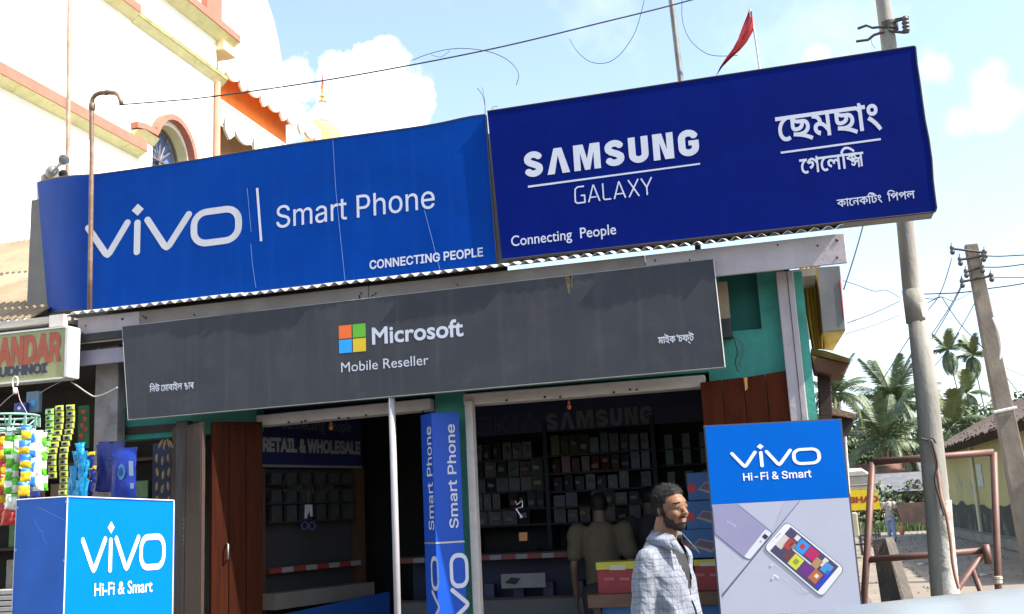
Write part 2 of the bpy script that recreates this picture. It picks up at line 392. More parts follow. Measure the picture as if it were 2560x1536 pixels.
# fascia boards
M_lit = M_pink
fz = [(170, 800, 862), (385, 775, 852), (960, 712, 770), (1607, 641, 712), (2110, 572, 662)]
zt = zr-.016
fb = at(2113, 663, 7.05).z
joints = [XL+.02, at(352, 830, 7.05).x, at(922, 700, 7.05).x, at(1612, 640, 7.05).x, at(2112, 600, 7.05).x]
for i in range(4):
    mb = MB(); x0, x1 = joints[i]+.002, joints[i+1]-.002
    zb = fb+(.012 if i % 2 else 0)
    mb.box(x0, x1, 7.03+.003*i, 7.055+.003*i, zb, zt); o = mb.build('fascia_board', M_pink if i in (0, 3) else mat('stained_fascia', (.22, .185, .155), .8, var=.15, scale=5, patch=((.2, .15, .12), 6, .5, .8, .6)), shop); bevel(o, .003)
    nb = MB()
    for q in range(9):
        x = random.choice((x0+random.uniform(.02, .08), x1-random.uniform(.02, .08), random.uniform(x0, x1))); z = random.uniform(zb+.03, zt-.03)
        nb.box(x-.005, x+.005, 7.024+.003*i, 7.031+.003*i, z-.006, z+.006)
    nb.build('nail', M_nail, o).parent = o
# second lower fascia board by the left stall
mb = MB(); p = at(175, 870, 7.06); mb.box(at(172, 870, 7.06).x, at(330, 870, 7.06).x, 7.065, 7.09, at(300, 905, 7.06).z, at(300, 868, 7.06).z); bevel(mb.build('fascia_board', mat('mauve_board', (.27, .24, .29), .7, var=.15, scale=4), shop), .003)
# front wall in teal above and beside the openings
zc = 3.36
LO, RO = (-4.05, -2.55), (-2.33, -.52)   # the two openings, x
ztopL = at(860, 1036, YW).z; ztopR = at(1440, 985, YW).z
pieces = [(-4.75, -4.05, 0, zc), (-4.05, RO[1], 2.56, zc), (LO[1], RO[0], 0, 2.56)]
mb = MB()
mb.box(-5.35, -4.05, YW, YW+.12, 2.35, zc); mb.box(-4.05, RO[1], YW, YW+.12, 2.52, zc)
mb.box(LO[1]-.02, RO[0], YW+.02, YW+.12, 0, 2.52)
mb.build('front_wall', M_teal, shop)
# right wall bay with recessed alcove
pA = facade(YW)
xa0, xa1 = RO[1], at(1960, 800, YW).x+.03
ra = [at(1818, 702, YW), at(1892, 694, YW), at(1905, 822, YW)]
rx0, rx1, rz0, rz1 = ra[0].x-.06, ra[1].x, ra[2].z, zc-.03
mb = MB()
mb.box(xa0, rx0, YW, YW+.12, 0, zc); mb.box(rx1, xa1, YW, YW+.12, 0, zc); mb.box(rx0, rx1, YW, YW+.12, 0, rz0); mb.box(rx0, rx1, YW, YW+.12, rz1, zc)
mb.build('wall_bay', M_teal, shop)
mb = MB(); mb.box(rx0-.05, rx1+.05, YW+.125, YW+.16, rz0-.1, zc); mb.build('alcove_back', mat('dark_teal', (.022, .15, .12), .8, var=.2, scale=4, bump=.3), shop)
mb = MB(); a, b = at(1793, 706, 7.36), at(1826, 797, 7.36); mb.box(a.x, b.x, 7.36, 7.398, b.z, a.z); mb.build('wooden_panel', mat('pale_ply', (.42, .32, .22), .7, var=.1), shop)
# lintel beams
def beam(x0p, x1p, ytop, thick, Yb, m):
    a = at(x0p[0], x0p[1], Yb); b = at(x1p[0], x1p[1], Yb)
    mb = MB(); mb.hexa([(a.x, Yb, a.z), (b.x, Yb, b.z), (b.x, Yb, b.z+thick), (a.x, Yb, a.z+thick)], [(a.x, YW+.1, a.z), (b.x, YW+.1, b.z), (b.x, YW+.1, b.z+thick), (a.x, YW+.1, a.z+thick)])
    o = bevel(mb.build('lintel_beam', m, shop), .008)
    nb = MB()
    for i in range(7):
        x = random.uniform(a.x, b.x); z = a.z+random.uniform(.004, .02); nb.box(x-.008, x+.008, Yb-.006, Yb+.002, z-.006, z+.008)
    nb.build('nail', M_nail, o).parent = o
beam((640, 1066), (1076, 1024), 0, .085, 7.34, M_cream)
beam((1158, 1014), (1764, 967), 0, .085, 7.34, M_cream)
# jamb strip right of the wrapped column, right pillar, corner strip
def pxslab(name, pts, Y, dy, m, parent, lab=None, bv=.004):
    mb = MB(); mb.slab([at(x, y, Y) for x, y in pts], (0, dy, 0)); o = mb.build(name, m, parent, label=lab); bevel(o, bv); return o
def drop(x, y, Y): p = at(x, y, Y); return Vector((p.x, Y, 0))
mb = MB(); a, b = at(1155, 1030, 7.3), at(1169, 1030, 7.3); mb.box(a.x+.02, b.x+.035, 7.3, 7.38, 0, a.z+.08); bevel(mb.build('door_jamb', M_cream, shop), .006)
a, b = at(1940, 690, 7.28), at(1980, 690, 7.28); a2, b2 = at(1982, 1019, 7.28), at(2029, 1019, 7.28)
mb = MB(); mb.box(a.x, b.x+.008, 7.28, 7.4, 0, fb+.05); bevel(mb.build('pillar', M_pink, shop), .006)
xp = b.x+.008
mb = MB(); mb.box(a.x+.072, a.x+.076, 7.276, 7.281, 0, fb+.05); mb.build('pillar_groove', M_wood2, shop)
mb = MB(); mb.box(xp, xp+.06, 7.33, 7.45, 0, fb+.05); mb.build('corner_strip', M_teal, shop)
# side walls, back wall, ceiling, floor
M_inside = mat('darkened_inside_wall', (.02, .018, .016), .9, var=.2)  # near-black walls, the room's darkness put into their colour
mb = MB()
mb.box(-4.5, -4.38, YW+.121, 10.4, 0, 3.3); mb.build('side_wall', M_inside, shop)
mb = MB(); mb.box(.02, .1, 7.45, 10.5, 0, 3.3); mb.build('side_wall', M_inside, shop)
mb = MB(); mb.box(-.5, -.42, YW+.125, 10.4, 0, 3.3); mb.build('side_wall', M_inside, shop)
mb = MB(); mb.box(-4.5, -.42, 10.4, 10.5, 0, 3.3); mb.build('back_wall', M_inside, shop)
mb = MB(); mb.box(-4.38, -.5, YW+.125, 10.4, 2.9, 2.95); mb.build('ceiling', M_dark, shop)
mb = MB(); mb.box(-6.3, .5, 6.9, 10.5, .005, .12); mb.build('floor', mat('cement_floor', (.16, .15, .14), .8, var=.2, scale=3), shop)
# folding door leaves at the left
def leaf(p0, p1, y0, y1, z1, lab=None, handle=True, m=M_wood, nv=3):
    x0, x1 = p0, p1
    d = Vector((x1-x0, y1-y0, 0)); L_ = d.length; d.normalize(); nn = Vector((d.y, -d.x, 0))
    root = MB(); O = Vector((x0, y0, .13))
    def bx(mb, a0, a1, z0, z1, h0, h1):
        mb.hexa([O+d*a0+nn*h1+Vector((0, 0, z0)), O+d*a1+nn*h1+Vector((0, 0, z0)), O+d*a1+nn*h1+Vector((0, 0, z1)), O+d*a0+nn*h1+Vector((0, 0, z1))],
                [O+d*a0+nn*h0+Vector((0, 0, z0)), O+d*a1+nn*h0+Vector((0, 0, z0)), O+d*a1+nn*h0+Vector((0, 0, z1)), O+d*a0+nn*h0+Vector((0, 0, z1))])
    bx(root, 0, L_, 0, z1-.13, 0, .03)
    o = root.build('door', m, shop, label=lab); bevel(o, .004)
    for q in range(nv):
        pm = MB(); w = L_/nv; bx(pm, q*w+.004, (q+1)*w-.004, .01, z1-.15, .031, .038); c = pm.build('plank', m, o); c.parent = o; bevel(c, .003, 1)
    if handle:
        hm = MB(); c = O+d*(L_*.3)+nn*.045+Vector((0, 0, 1.5-.13))
        hm.tube([c, c+nn*.03+Vector((0, 0, -.01)), c+nn*.03+Vector((0, 0, -.11)), c+Vector((0, 0, -.12))], .006, 6); hm.build('handle', M_steel, o, smooth=True).parent = o
    return o
xa = at(540, 1060, 7.1).x; xb = at(637, 1060, 7.2).x
leaf(xa, xb, 7.02, 7.3, at(580, 1056, 7.15).z, 'red brown folding door leaf nearest the opening', nv=3)
leaf(at(448, 1060, 7.3).x, at(532, 1060, 7.1).x, 7.26, 7.0, at(500, 1062, 7.15).z, 'darker folding door leaf at the left', handle=False, m=M_wood2, nv=2)
mb = MB(); a, b = at(440, 1060, 7.12), at(468, 1060, 7.12); mb.box(a.x, b.x, 7.12, 7.2, 0, a.z+.02); o = mb.build('door_post', mat('grey_wood_post', (.055, .042, .036), .7, var=.25, stretch=(8, 8, .6)), shop); bevel(o, .005)
cm = MB(); c0 = at(460, 1300, 7.1)
for i in range(7): cm.lathe((c0.x, 7.108, c0.z-.03*i), [(.004, -.004), (.009, 0), (.004, .004)], 8, (random.choice((0, 1)), 1, 0))
cm.build('door_chain', M_steel, o, smooth=True).parent = o
# arched red brown board right of the opening
pts = [(1752, 1300), (1750, 957), (1800, 950), (1860, 944), (1920, 935), (1968, 926), (1990, 1300)]
poly = [at(x, y, 7.32) for x, y in pts]; poly[0].z = .13; poly[-1].z = .13; poly[-1].x = poly[-2].x+.01
M_board = mat('varnished_board', (.068, .0145, .0045), .6, var=.35, scale=2.2, bump=.2, stretch=(6, 6, .7), spec=.06)
nbd = 4; xs0, xs1 = poly[1].x, poly[-2].x
def ztop(x):
    for i in range(1, 5):
        if poly[i].x <= x <= poly[i+1].x+1e-6: return poly[i].z+(poly[i+1].z-poly[i].z)*(x-poly[i].x)/(poly[i+1].x-poly[i].x)
    return poly[5].z
for i in range(nbd):
    x0 = xs0+(xs1-xs0)*i/nbd+.002; x1 = xs0+(xs1-xs0)*(i+1)/nbd-.002
    mb = MB(); mb.slab([(x0, 7.32-.002*i, .13), (x0, 7.32-.002*i, ztop(x0)), (x1, 7.32-.002*i, ztop(x1)), (x1, 7.32-.002*i, .13)], (0, .025, 0)); bevel(mb.build('board', M_board, shop), .002, 1)
mb = MB(); p = [at(*q, 7.305) for q in ((1860, 944), (1868, 944), (1869, 972), (1863, 978))]; mb.slab(p, (0, .008, 0)); mb.build('wood_splinter', mat('lit_wood', (.75, .28, .05), .5), shop)  # bright orange puts the sunlight on this splinter into its colour
# meter box and drooping wires on the teal wall
mb = MB(); a, b = at(1800, 798, 7.3), at(1831, 843, 7.3); mb.box(a.x, b.x, 7.3, 7.4, b.z, a.z); bevel(mb.build('meter_box', mat('black_plastic', (.025, .025, .03), .5), shop), .005)
def cable(pts, r, m, lab, name='wire', k=5, org=None, group='loose electric wires'):
    mb = MB(); mb.tube(pts, r, k); return one(mb, name, m, lab, 'wire', group, smooth=True)
def spline(P, n=8):
    P = [Vector(p) for p in P]; out = []
    for i in range(len(P)-1):
        a = P[max(i-1, 0)]; b = P[i]; c = P[i+1]; d = P[min(i+2, len(P)-1)]
        for j in range(n):
            t = j/n; out.append(.5*((2*b)+(c-a)*t+(2*a-5*b+4*c-d)*t*t+(3*b-a-3*c+d)*t*t*t))
    return out+[P[-1]]
def pxs(pts, Y): return [at(p[0], p[1], p[2] if len(p) > 2 else Y) for p in pts]
M_wire = mat('black_wire', (.03, .03, .032), .6); M_wirew = mat('grey_wire', (.10, .10, .11), .6)
cable(spline(pxs([(1833, 842), (1843, 880), (1838, 905), (1845, 930)], 7.33)), .004, M_wire, 'thin black wire hanging down from the meter box on the teal wall')
cable(spline(pxs([(1836, 845), (1856, 862), (1856, 890), (1848, 912), (1856, 918)], 7.3)), .004, M_wirew, 'pale curled wire end hanging on the teal wall below the meter box')

# ------------------------------------------------------------------ SIGNBOARDS
M_blue = mat('blue_flex', (.0003, .040, .245), .55, var=.12, scale=2, streak=.2, streak_col=(.01, .08, .33), spec=.05, patch=((.0003, .028, .21), 1.1, .45, .75, .6), bump=.6, bscale=2.2)
M_navy = mat('navy_flex', (.0005, .0075, .118), .55, var=.1, scale=2, streak=.1, streak_col=(.006, .018, .16), spec=.05, patch=((.0004, .005, .09), 1.3, .45, .75, .5), bump=.6, bscale=2.2)
M_letter = mat('white_vinyl', (.50, .51, .57), .6, var=.05)
M_letter_str = mat('streaked_white_vinyl', (.46, .46, .49), .6, var=.06, streak=.4, streak_col=(.33, .32, .33))
M_edge = mat('dark_trim', (.05, .035, .03), .6, .2)
M_back = mat('grey_back_sheet', (.10, .10, .10), .7, .2)
# --- light blue board with the phone logo
YB = 7.13
bl = thing('signboard', at(650, 720, YB), 'long bright blue board reading "vivo | Smart Phone" on the roof, grey letters', 'signboard')
top = [(232, 436), (400, 414), (600, 384), (800, 356), (1000, 322), (1060, 312), (1120, 304), (1180, 290), (1213, 288)]
bot = [(233, 768), (400, 752), (600, 732), (800, 710), (1000, 688), (1060, 681), (1120, 675), (1180, 669), (1242, 662)]
hx = at(232, 436, YB).x
zt_, zb_ = at(650, 376, YB).z, at(650, 727, YB).z
mb = MB(); NX = 40; NZ = 8; vs = []
Lx = at(93, 457, 7.5).x; Rx_t = at(1213, 288, YB).x; Rx_b = at(1242, 662, YB).x
def blsurf(u, v):
    # u runs left to right; left end bent back to imitate a shadow
    if u < .14:
        t = 1-u/.14; y = YB+.30*(t**1.6)*(.95); xt = hx+(at(93, 457, YB+.285).x-hx)*t; xb_ = hx+(at(120, 781, YB+.285).x-hx)*t
        xx = xb_+(xt-xb_)*v; zz = at(93, 457, YB+.285).z*v*t + zt_*v*(1-t) + (1-v)*(at(120, 781, YB+.285).z*t+zb_*(1-t))
        return Vector((xx, y, zz))
    t = (u-.14)/.86; xt = hx+(Rx_t-hx)*t; xb_ = hx+(Rx_b-hx)*t
    bump = .018*math.exp(-((t-.97)/.06)**2)-.006*math.sin(t*9)
    y = YB+.0004*noise.noise(Vector((t*16, v*3, 3)))
    return Vector((xb_+(xt-xb_)*v, y, zb_+(zt_+bump-zb_)*v))
for i in range(NX+1):
    for j in range(NZ+1): vs.append(blsurf(i/NX, j/NZ))
mb.add(vs, [(i*(NZ+1)+j, (i+1)*(NZ+1)+j, (i+1)*(NZ+1)+j+1, i*(NZ+1)+j+1) for i in range(NX) for j in range(NZ)])
mb.build('front_panel', M_blue, bl, smooth=True)
mb = MB()
for v in (0, 1):
    mb.tube([blsurf(i/NX, v)+Vector((0, .004, .004 if v else -.004)) for i in range(NX+1)], .007, 5)
mb.tube([blsurf(1, v/4)+Vector((.004, .004, 0)) for v in range(5)], .007, 5); mb.build('edge_trim', M_edge, bl)
mb = MB(); mb.box(Lx-.02, Rx_b-.01, YB+.33, YB+.345, zb_-.03, zt_-.01); mb.build('back_panel', M_back, bl)
mb = MB(); x = at(95, 460, 7.55).x; mb.slab([at(91, 458, 7.56), at(96, 458, 7.53), at(96, 800, 7.53), at(91, 800, 7.56)], (.012, .05, 0)); mb.build('frame_post', mat('grey_frame', (.3, .3, .28), .6, .3), bl)
PB = facade(YB)
word('logo', PB, '', None, (213, 572), (605, 560), (277, 646.5), (320, 549), M_letter_str, bl, cs=logo_shapes(), h=.0016, ymin=(-.105, 1.105))
stamp('divider_line', PB, pxpoly(PB, [(640, 471), (646, 470), (656, 603), (650, 604)]), M_letter, bl, .0016)
word('lettering', PB, 'Smart Phone', F_SANS, (691, 545), (1087, 505), (899, 544), (895, 489), M_letter, bl, bold=.002, h=.0016)
word('lettering', PB, 'CONNECTING PEOPLE', F_SANS, (924, 662), (1208, 640), (935, 672), (935, 651.5), M_letter, bl, bold=.02, h=.0016)
# faint cracks and white scratches on the flex
M_scr = mat('scratch', (.16, .27, .55), .6)
for P in ([(627, 610), (631, 660), (640, 720)], [(832, 350), (840, 480), (852, 600), (863, 705)], [(1061, 525), (1078, 590), (1100, 675)], [(618, 470), (628, 580)]):
    a = [Vector(PB.px(*p)) for p in P]; stamp('scratch', PB, ribbon(a, .0035, cap=False), M_scr, bl, .0012)
# --- navy board
YS = 7.1
nv = thing('signboard', at(1780, 620, YS), 'large navy board reading "SAMSUNG GALAXY" with Assamese words, on the roof right', 'signboard')
right = [(2287, 117), (2291, 160), (2298, 205), (2304, 250), (2311, 300), (2321, 350), (2328, 400), (2331, 450), (2337, 500), (2340, 520), (2336, 531)]
left = [(1218, 280), (1222, 320), (1226, 360), (1230, 400), (1234, 440), (1238, 480), (1242, 520), (1246, 560), (1250, 600), (1253, 630), (1255, 650)]
mb = MB(); vs = []; NU = 30
for k in range(11):
    a = at(*left[k], YS); b = at(*right[k], YS)
    for i in range(NU+1):
        t = i/NU; p = a.lerp(b, t); p.y = YS+.0004*noise.noise(Vector((t*14, k*.4, 8))); vs.append(p)
mb.add(vs, [(k*(NU+1)+i, k*(NU+1)+i+1, (k+1)*(NU+1)+i+1, (k+1)*(NU+1)+i) for k in range(10) for i in range(NU)])
mb.build('front_panel', M_navy, nv, smooth=True)
loop = [at(*p, YS) for p in left]+[at(*p, YS) for p in reversed(right)]
mb = MB(); n = len(loop)
mb.add([p+Vector((0, .002, 0)) for p in loop]+[p+Vector((0, .17, 0)) for p in loop], [(i, (i+1) % n, (i+1) % n+n, i+n) for i in range(n)]+[tuple(range(n, 2*n))])
mb.build('side_panel', mat('grey_side_sheet', (.22, .22, .22), .6, .2, var=.15), nv)
mb = MB(); mb.tube([at(*left[0], YS)+Vector((0, 0, .004)), at(*right[0], YS)+Vector((0, 0, .004))], .006, 5)
mb.tube([at(*p, YS)+Vector((.004, 0, 0)) for p in right], .006, 5); mb.tube([at(*left[-1], YS), at(*right[-1], YS)], .006, 5); mb.build('edge_trim', M_edge, nv)
PS = facade(YS)
word('lettering', PS, '', None, (1312, 440), (1749, 380), (1340, 442), (1333, 379), M_letter, nv, cs=heavy_word(), h=.0016)
stamp('underline', PS, pxpoly(PS, [(1320, 465), (1750, 408), (1750, 412), (1320, 470)]), M_letter, nv, .0016)
def thin_word():
    w = .085; out = []; x = 0
    for cs, wd in ((ribbon([(.62, .98), (.22, .98), (.08, .86), (.05, .5), (.05, .12), (.16, .03), (.62, .03), (.62, .45), (.40, .45)], w, cap=False), .66), ([ccw(l) for l in [[(0, 0), (.33, 1), (.42, 1), (.75, 0), (.66, 0), (.565, .28), (.565, .28), (.375, .9), (.09, 0)]]]+ribbon([(.16, .27), (.52, .27)], .075, cap=False), .75),
                   (ribbon([(.05, 1), (.05, .12), (.13, .04), (.5, .04)], w, cap=False), .5), ([ccw(l) for l in [[(0, 0), (.33, 1), (.42, 1), (.75, 0), (.66, 0), (.565, .28), (.375, .9), (.09, 0)]]]+ribbon([(.16, .27), (.6, .27)], .075, cap=False), .75),
                   (ribbon([(.03, 1), (.62, 0)], w, cap=False)+ribbon([(.03, 0), (.62, 1)], w, cap=False), .65), (ribbon([(.0, 1), (.3, .45), (.3, 0)], w, cap=False)+ribbon([(.62, 1), (.3, .45)], w, cap=False), .62)):
        out += [[(p[0]+x, p[1]) for p in l] for l in cs]; x += wd+.14
    return out
word('lettering', PS, '', None, (1436, 490), (1632, 465), (1450, 509), (1446, 467), M_letter, nv, cs=thin_word(), h=.0016)
word('lettering', PS, 'Connecting  People', None, (1278, 605), (1540, 575), (1290, 615), (1288, 590), M_letter, nv, bold=.006, h=.0016)
ben = lambda s: s
def bword(pl, s, L, R, B, T, parent, bold=.01, extra=None):
    return word('lettering', pl, s, F_BEN, L, R, B, T, M_letter, parent, bold=bold, ref='\u09ae', h=.0016)
bword(PS, '\u09c7\u099b\u09ae\u099b\u09be\u0982', (1941, 330), (2203, 300), (2077, 337), (2072, 277), nv, .012)
stamp('underline', PS, pxpoly(PS, [(1952, 380), (2202, 346), (2202, 351), (1952, 385)]), M_letter, nv, .0016)
# gelexi: the last cluster is drawn from two stacked letters
def shifted(cs, dx, dy, sx=1, sy=1): return [[(p[0]*sx+dx, p[1]*sy+dy) for p in l] for l in cs]
def width(cs): return max(p[0] for l in cs for p in l)
g1 = contours('\u09c7\u0997\u09c7\u09b2\u09bf', F_BEN, .012); w1 = width(contours('\u09c7\u0997\u09c7\u09b2\u09bf\u0995', F_BEN))-width(contours('\u0995', F_BEN))
hM = max(p.y for l in contours('\u09ae', F_BEN) for p in l)
ks = shifted(contours('\u0995', F_BEN, .016), w1, hM*.37, .66, .63)+shifted(contours('\u09b8', F_BEN, .016), w1+.15, -.01, .72, .66)+[ccw([(w1-.02, hM-.07), (w1+.66, hM-.07), (w1+.66, hM), (w1-.02, hM)])]+[ccw([(w1+.52, 0), (w1+.59, 0), (w1+.59, hM), (w1+.52, hM)])]
def wordc(pl, cs, L, R, B, T, m, parent, y0=0, y1=1):
    return word('lettering', pl, '', None, L, R, B, T, m, parent, cs=cs, ymin=(y0, y1), h=.0016)
def fixw(cs):
    def area(l): return sum(l[i][0]*l[(i+1) % len(l)][1]-l[(i+1) % len(l)][0]*l[i][1] for i in range(len(l)))
    return cs
# font outlines wind clockwise, so the hand drawn bars are flipped to match
sgn = 1 if sum(g1[0][i][0]*g1[0][(i+1) % len(g1[0])][1]-g1[0][(i+1) % len(g1[0])][0]*g1[0][i][1] for i in range(len(g1[0]))) > 0 else -1
if sgn < 0: ks = ks[:-2]+[list(reversed(l)) for l in ks[-2:]]
wordc(PS, g1+ks, (2000, 420), (2160, 400), (2043, 430), (2040, 395), M_letter, nv, 0, hM)
bword(PS, '\u0995\u09be\u09c7\u09a8\u0995\u09bf\u099f\u0982  \u09bf\u09aa\u09aa\u09b2', (2092, 505), (2287, 485), (2107, 517), (2105, 499), nv, .008)
# --- grey board
YM = 6.965
ms = thing('signboard', at(1060, 980, YM), 'wide dull grey board reading "Microsoft Mobile Reseller" with four coloured squares', 'signboard')
M_grey = mat('grey_flex', (.045, .047, .053), .6, var=.14, scale=2.5, streak=.28, streak_col=(.105, .095, .075), spec=.15, patch=((.075, .070, .060), 5, .55, .8, .6), bump=.12, bscale=4)
q = [at(305, 817, YM), at(1783, 648, YM), at(1812, 918, YM), at(320, 1050, YM)]
zt_m = (q[0].z+q[1].z)/2; zb_m = (q[2].z+q[3].z)/2; xl_m = (q[0].x+q[3].x)/2; xr_m = (q[1].x+q[2].x)/2
mb = MB(); vs = []
for i in range(31):
    for j in range(7):
        t, v = i/30, j/6; vs.append((q[3].lerp(q[0], v).x*(1-t)+q[2].lerp(q[1], v).x*t, YM+.0004*noise.noise(Vector((t*16, v*3, 1))), q[3].lerp(q[0], v).z*(1-t)+q[2].lerp(q[1], v).z*t+.008*noise.noise(Vector((t*7, 4, v)))*(v)))
mb.add(vs, [(i*7+j, (i+1)*7+j, (i+1)*7+j+1, i*7+j+1) for i in range(30) for j in range(6)]); mb.build('front_panel', M_grey, ms, smooth=True)
M_mframe = mat('aluminium_frame', (.33, .32, .31), .5, .4, var=.15)
mb = MB(); c = [q[0], q[1], q[2], q[3]]
for i in range(4):
    a, b = c[i], c[(i+1) % 4]; mb.tube([a+Vector((0, .004, 0)), b+Vector((0, .004, 0))], .0055, 4)
mb.build('frame', M_mframe, ms)
mb = MB(); n = 4; cc = c
mb.add([p+Vector((0, .006, 0)) for p in cc]+[p+Vector((0, .06, 0)) for p in cc], [(i, (i+1) % n, (i+1) % n+n, i+n) for i in range(n)]+[tuple(range(n, 2*n))]); mb.build('side_panel', M_mframe, ms)
PM = facade(YM)
cx0, cz0 = PM.px(881, 846.5); s = PM.px(897.5, 845)[0]-cx0
s2 = (PM.px(881, 829)[1]-cz0)*.95; s = s*2*.98; s2 = s2*2
gp = .004
for (i, j, nm, colr) in ((0, 1, 'orange', (.72, .12, .015)), (1, 1, 'green', (.10, .38, .02)), (0, 0, 'blue', (.01, .30, .75)), (1, 0, 'yellow', (.62, .42, .01))):
    a0 = cx0-s-gp+(s+2*gp)*i; b0 = cz0-s2-gp+(s2+2*gp)*j
    stamp('logo_square', PM, rect(a0, a0+s, b0, b0+s2), mat('vinyl_'+nm, colr, .6, var=.05), ms, .0016, nm+' square of the logo')
word('lettering', PM, 'Microsoft', None, (930, 840), (1158, 815), (934, 861), (932, 821), M_letter, ms, bold=.022, h=.0016)
word('lettering', PM, 'Mobile Reseller', None, (853, 915), (1071, 890), (857, 931), (855, 907), M_letter, ms, bold=.0, h=.0016)
b1 = contours('\u09bf\u09a8\u0989 \u09c7\u09ae\u09be\u09ac\u09be\u0987\u09b2 ', F_BEN, .012); w1 = width(b1)+.22
st = shifted(contours('\u09b8', F_BEN, .02), w1, hM*.42, .6, .58)+shifted(contours('\u099f', F_BEN, .02), w1+.16, -.06, .7, .6)+shifted(contours('\u09be\u09f0', F_BEN, .012), w1+.52, 0)
wordc(PM, b1+st, (374, 975), (485, 962), (395, 979), (394, 964.5), M_letter, ms, 0, hM)
b1 = contours('\u09ae\u09be\u0987', F_BEN, .012); w1 = width(b1)
st = shifted(contours('\u0995', F_BEN, .014), w1-.02, 0, .95, 1)+shifted(contours("'", F_BEN, .012), w1+.62, 0)+shifted(contours('\u099a\u09ab\u09cd\u099f', F_BEN, .012), w1+.82, 0)
wordc(PM, b1+st, (1645, 850), (1735, 845), (1655, 859), (1654, 843.5), M_letter, ms, 0, hM)
M_stain = mat('yellow_stain', (.105, .085, .035), .8, var=.4, scale=20)
for (x, y0, y1, w) in ((1420, 690, 735, .022), (1428, 690, 720, .012)):
    a = Vector(PM.px(x, y0)); b = Vector(PM.px(x+3, y1)); stamp('stain', PM, [ccw([(a.x-w, a.y), (a.x+w, a.y), (b.x+w*.15, b.y), (b.x-w*.3, b.y)])], M_stain, ms, .0010)
# ------------------------------------------------------------------ column wrapped in blue
C0 = at(1078, 1032, 7.08); C1 = at(1147, 1025, 7.22); C2 = at(1051, 1036, 7.22)
col = thing('wrapped_column', (C0.x, C0.y, 0), 'blue printed column between the two shop openings reading "Smart Phone" upwards', 'column')
ztc = C0.z
mb = MB(); C3 = Vector((C1.x-.1, 7.29, 0)); C4 = Vector((C2.x+.02, 7.29, 0))
foot = [Vector((p.x, p.y, 0)) for p in (C0, C1, C3, C4, C2)]
zsp = at(1095, 1358, 7.08).z
for z0, z1 in ((.02, zsp-.004), (zsp+.004, ztc)):
    mb = MB(); mb.slab([f+Vector((0, 0, z0)) for f in foot], (0, 0, z1-z0)); bevel(mb.build('printed_panel', mat('column_blue', (.0005, .055, .36), .45, var=.08, scale=3, spec=.3), col), .003)
mb = MB(); mb.slab([f+Vector((0, 0, zsp-.006))+(f-foot[3]).normalized()*.004 for f in foot], (0, 0, .012)); mb.build('joint_strip', M_steel, col)
ux = (foot[1]-foot[0]).normalized()
PF = Plane(foot[0], Vector((0, 0, 1)), -ux)          # text axis upwards, letter tops to the left
def vword(pl, s, S_, E_, base, cap, bold, name='lettering', cs=None, ymin=None):
    word(name, pl, s, F_SANS, S_, E_, base, cap, M_letter, col, bold=bold, h=.004, cs=cs, ymin=ymin)
vword(PF, 'Smart Phone', (1136, 1321), (1127, 1061), (1140, 1180), (1119, 1180), .012)
fa = foot[2]*0+foot[4]
ul = (foot[0]-foot[4]).normalized(); PL = Plane(foot[4], Vector((0, 0, 1)), -ul)
vword(PL, 'Smart Phone', (1084, 1326), (1068, 1068), (1082, 1180), (1069, 1180), .008)
def vlogo(pl, yt, yb_unit, base, cap):
    cs = logo_shapes(); x1 = max(p[0] for l in cs for p in l)
    a1 = pl.px(*yt)[0]; a_o = pl.px(*yb_unit)[0]; k = (a1-a_o)/1.61
    b0 = pl.px(*base)[1]; b1 = pl.px(*cap)[1]; ky = (b1-b0)/1.21
    cc = [[(a1+(p[0]-x1)*k, b0+(p[1]+.105)*ky) for p in l] for l in cs]
    if k*ky < 0: cc = [list(reversed(l)) for l in cc]
    stamp('logo', pl, cc, M_letter, col, .004)
vlogo(PF, (1146, 1383), (1146, 1471), (1171, 1430), (1124, 1430))
vlogo(PL, (1088, 1391), (1088, 1477), (1098, 1430), (1079, 1430))
# white pipe in front
a = at(979, 993, 7.0)
mb = MB(); mb.tube([(a.x, 7.0, a.z+.06), (a.x+.002, 7.0, 1.5), (a.x, 7.0, 0)], .024, 14); one(mb, 'prop_pole', mat('white_pipe', (.30, .28, .285), .45, var=.1, streak=.3, streak_col=(.3, .27, .25)), 'white painted steel pole standing below the grey board', 'pole', smooth=True, org=(a.x, 7.0, 0))
# ------------------------------------------------------------------ TEMPLE-LIKE HOUSE behind, left
M_tw = mat('cream_white_wall', (.80, .78, .66), .85, var=.05, scale=2, bump=.15, bscale=12)
M_yel = mat('yellow_cornice', (.66, .63, .34), .8, var=.12, scale=4, patch=((.35, .33, .1), 5, .55, .75, .6))
M_sal = mat('salmon_paint', (.36, .13, .085), .8, var=.14, scale=5, patch=((.35, .17, .12), 7, .55, .8, .5))
M_org = mat('orange_paint', (.75, .14, .03), .8, var=.1, scale=3)
M_yow = mat('yellow_orange_wall', (.80, .52, .16), .8, var=.06)
M_fr = mat('white_fringe', (.62, .60, .55), .7, var=.04)
TX = -9.0
hs = thing('temple_building', (TX, 13, 0), 'tall cream temple building with salmon cornices and arched window behind the blue board', 'temple')
yend = 15.05
def wallpt(x, y, X=TX): return atX(x, y, X)
mb = MB(); y0w = 4.5
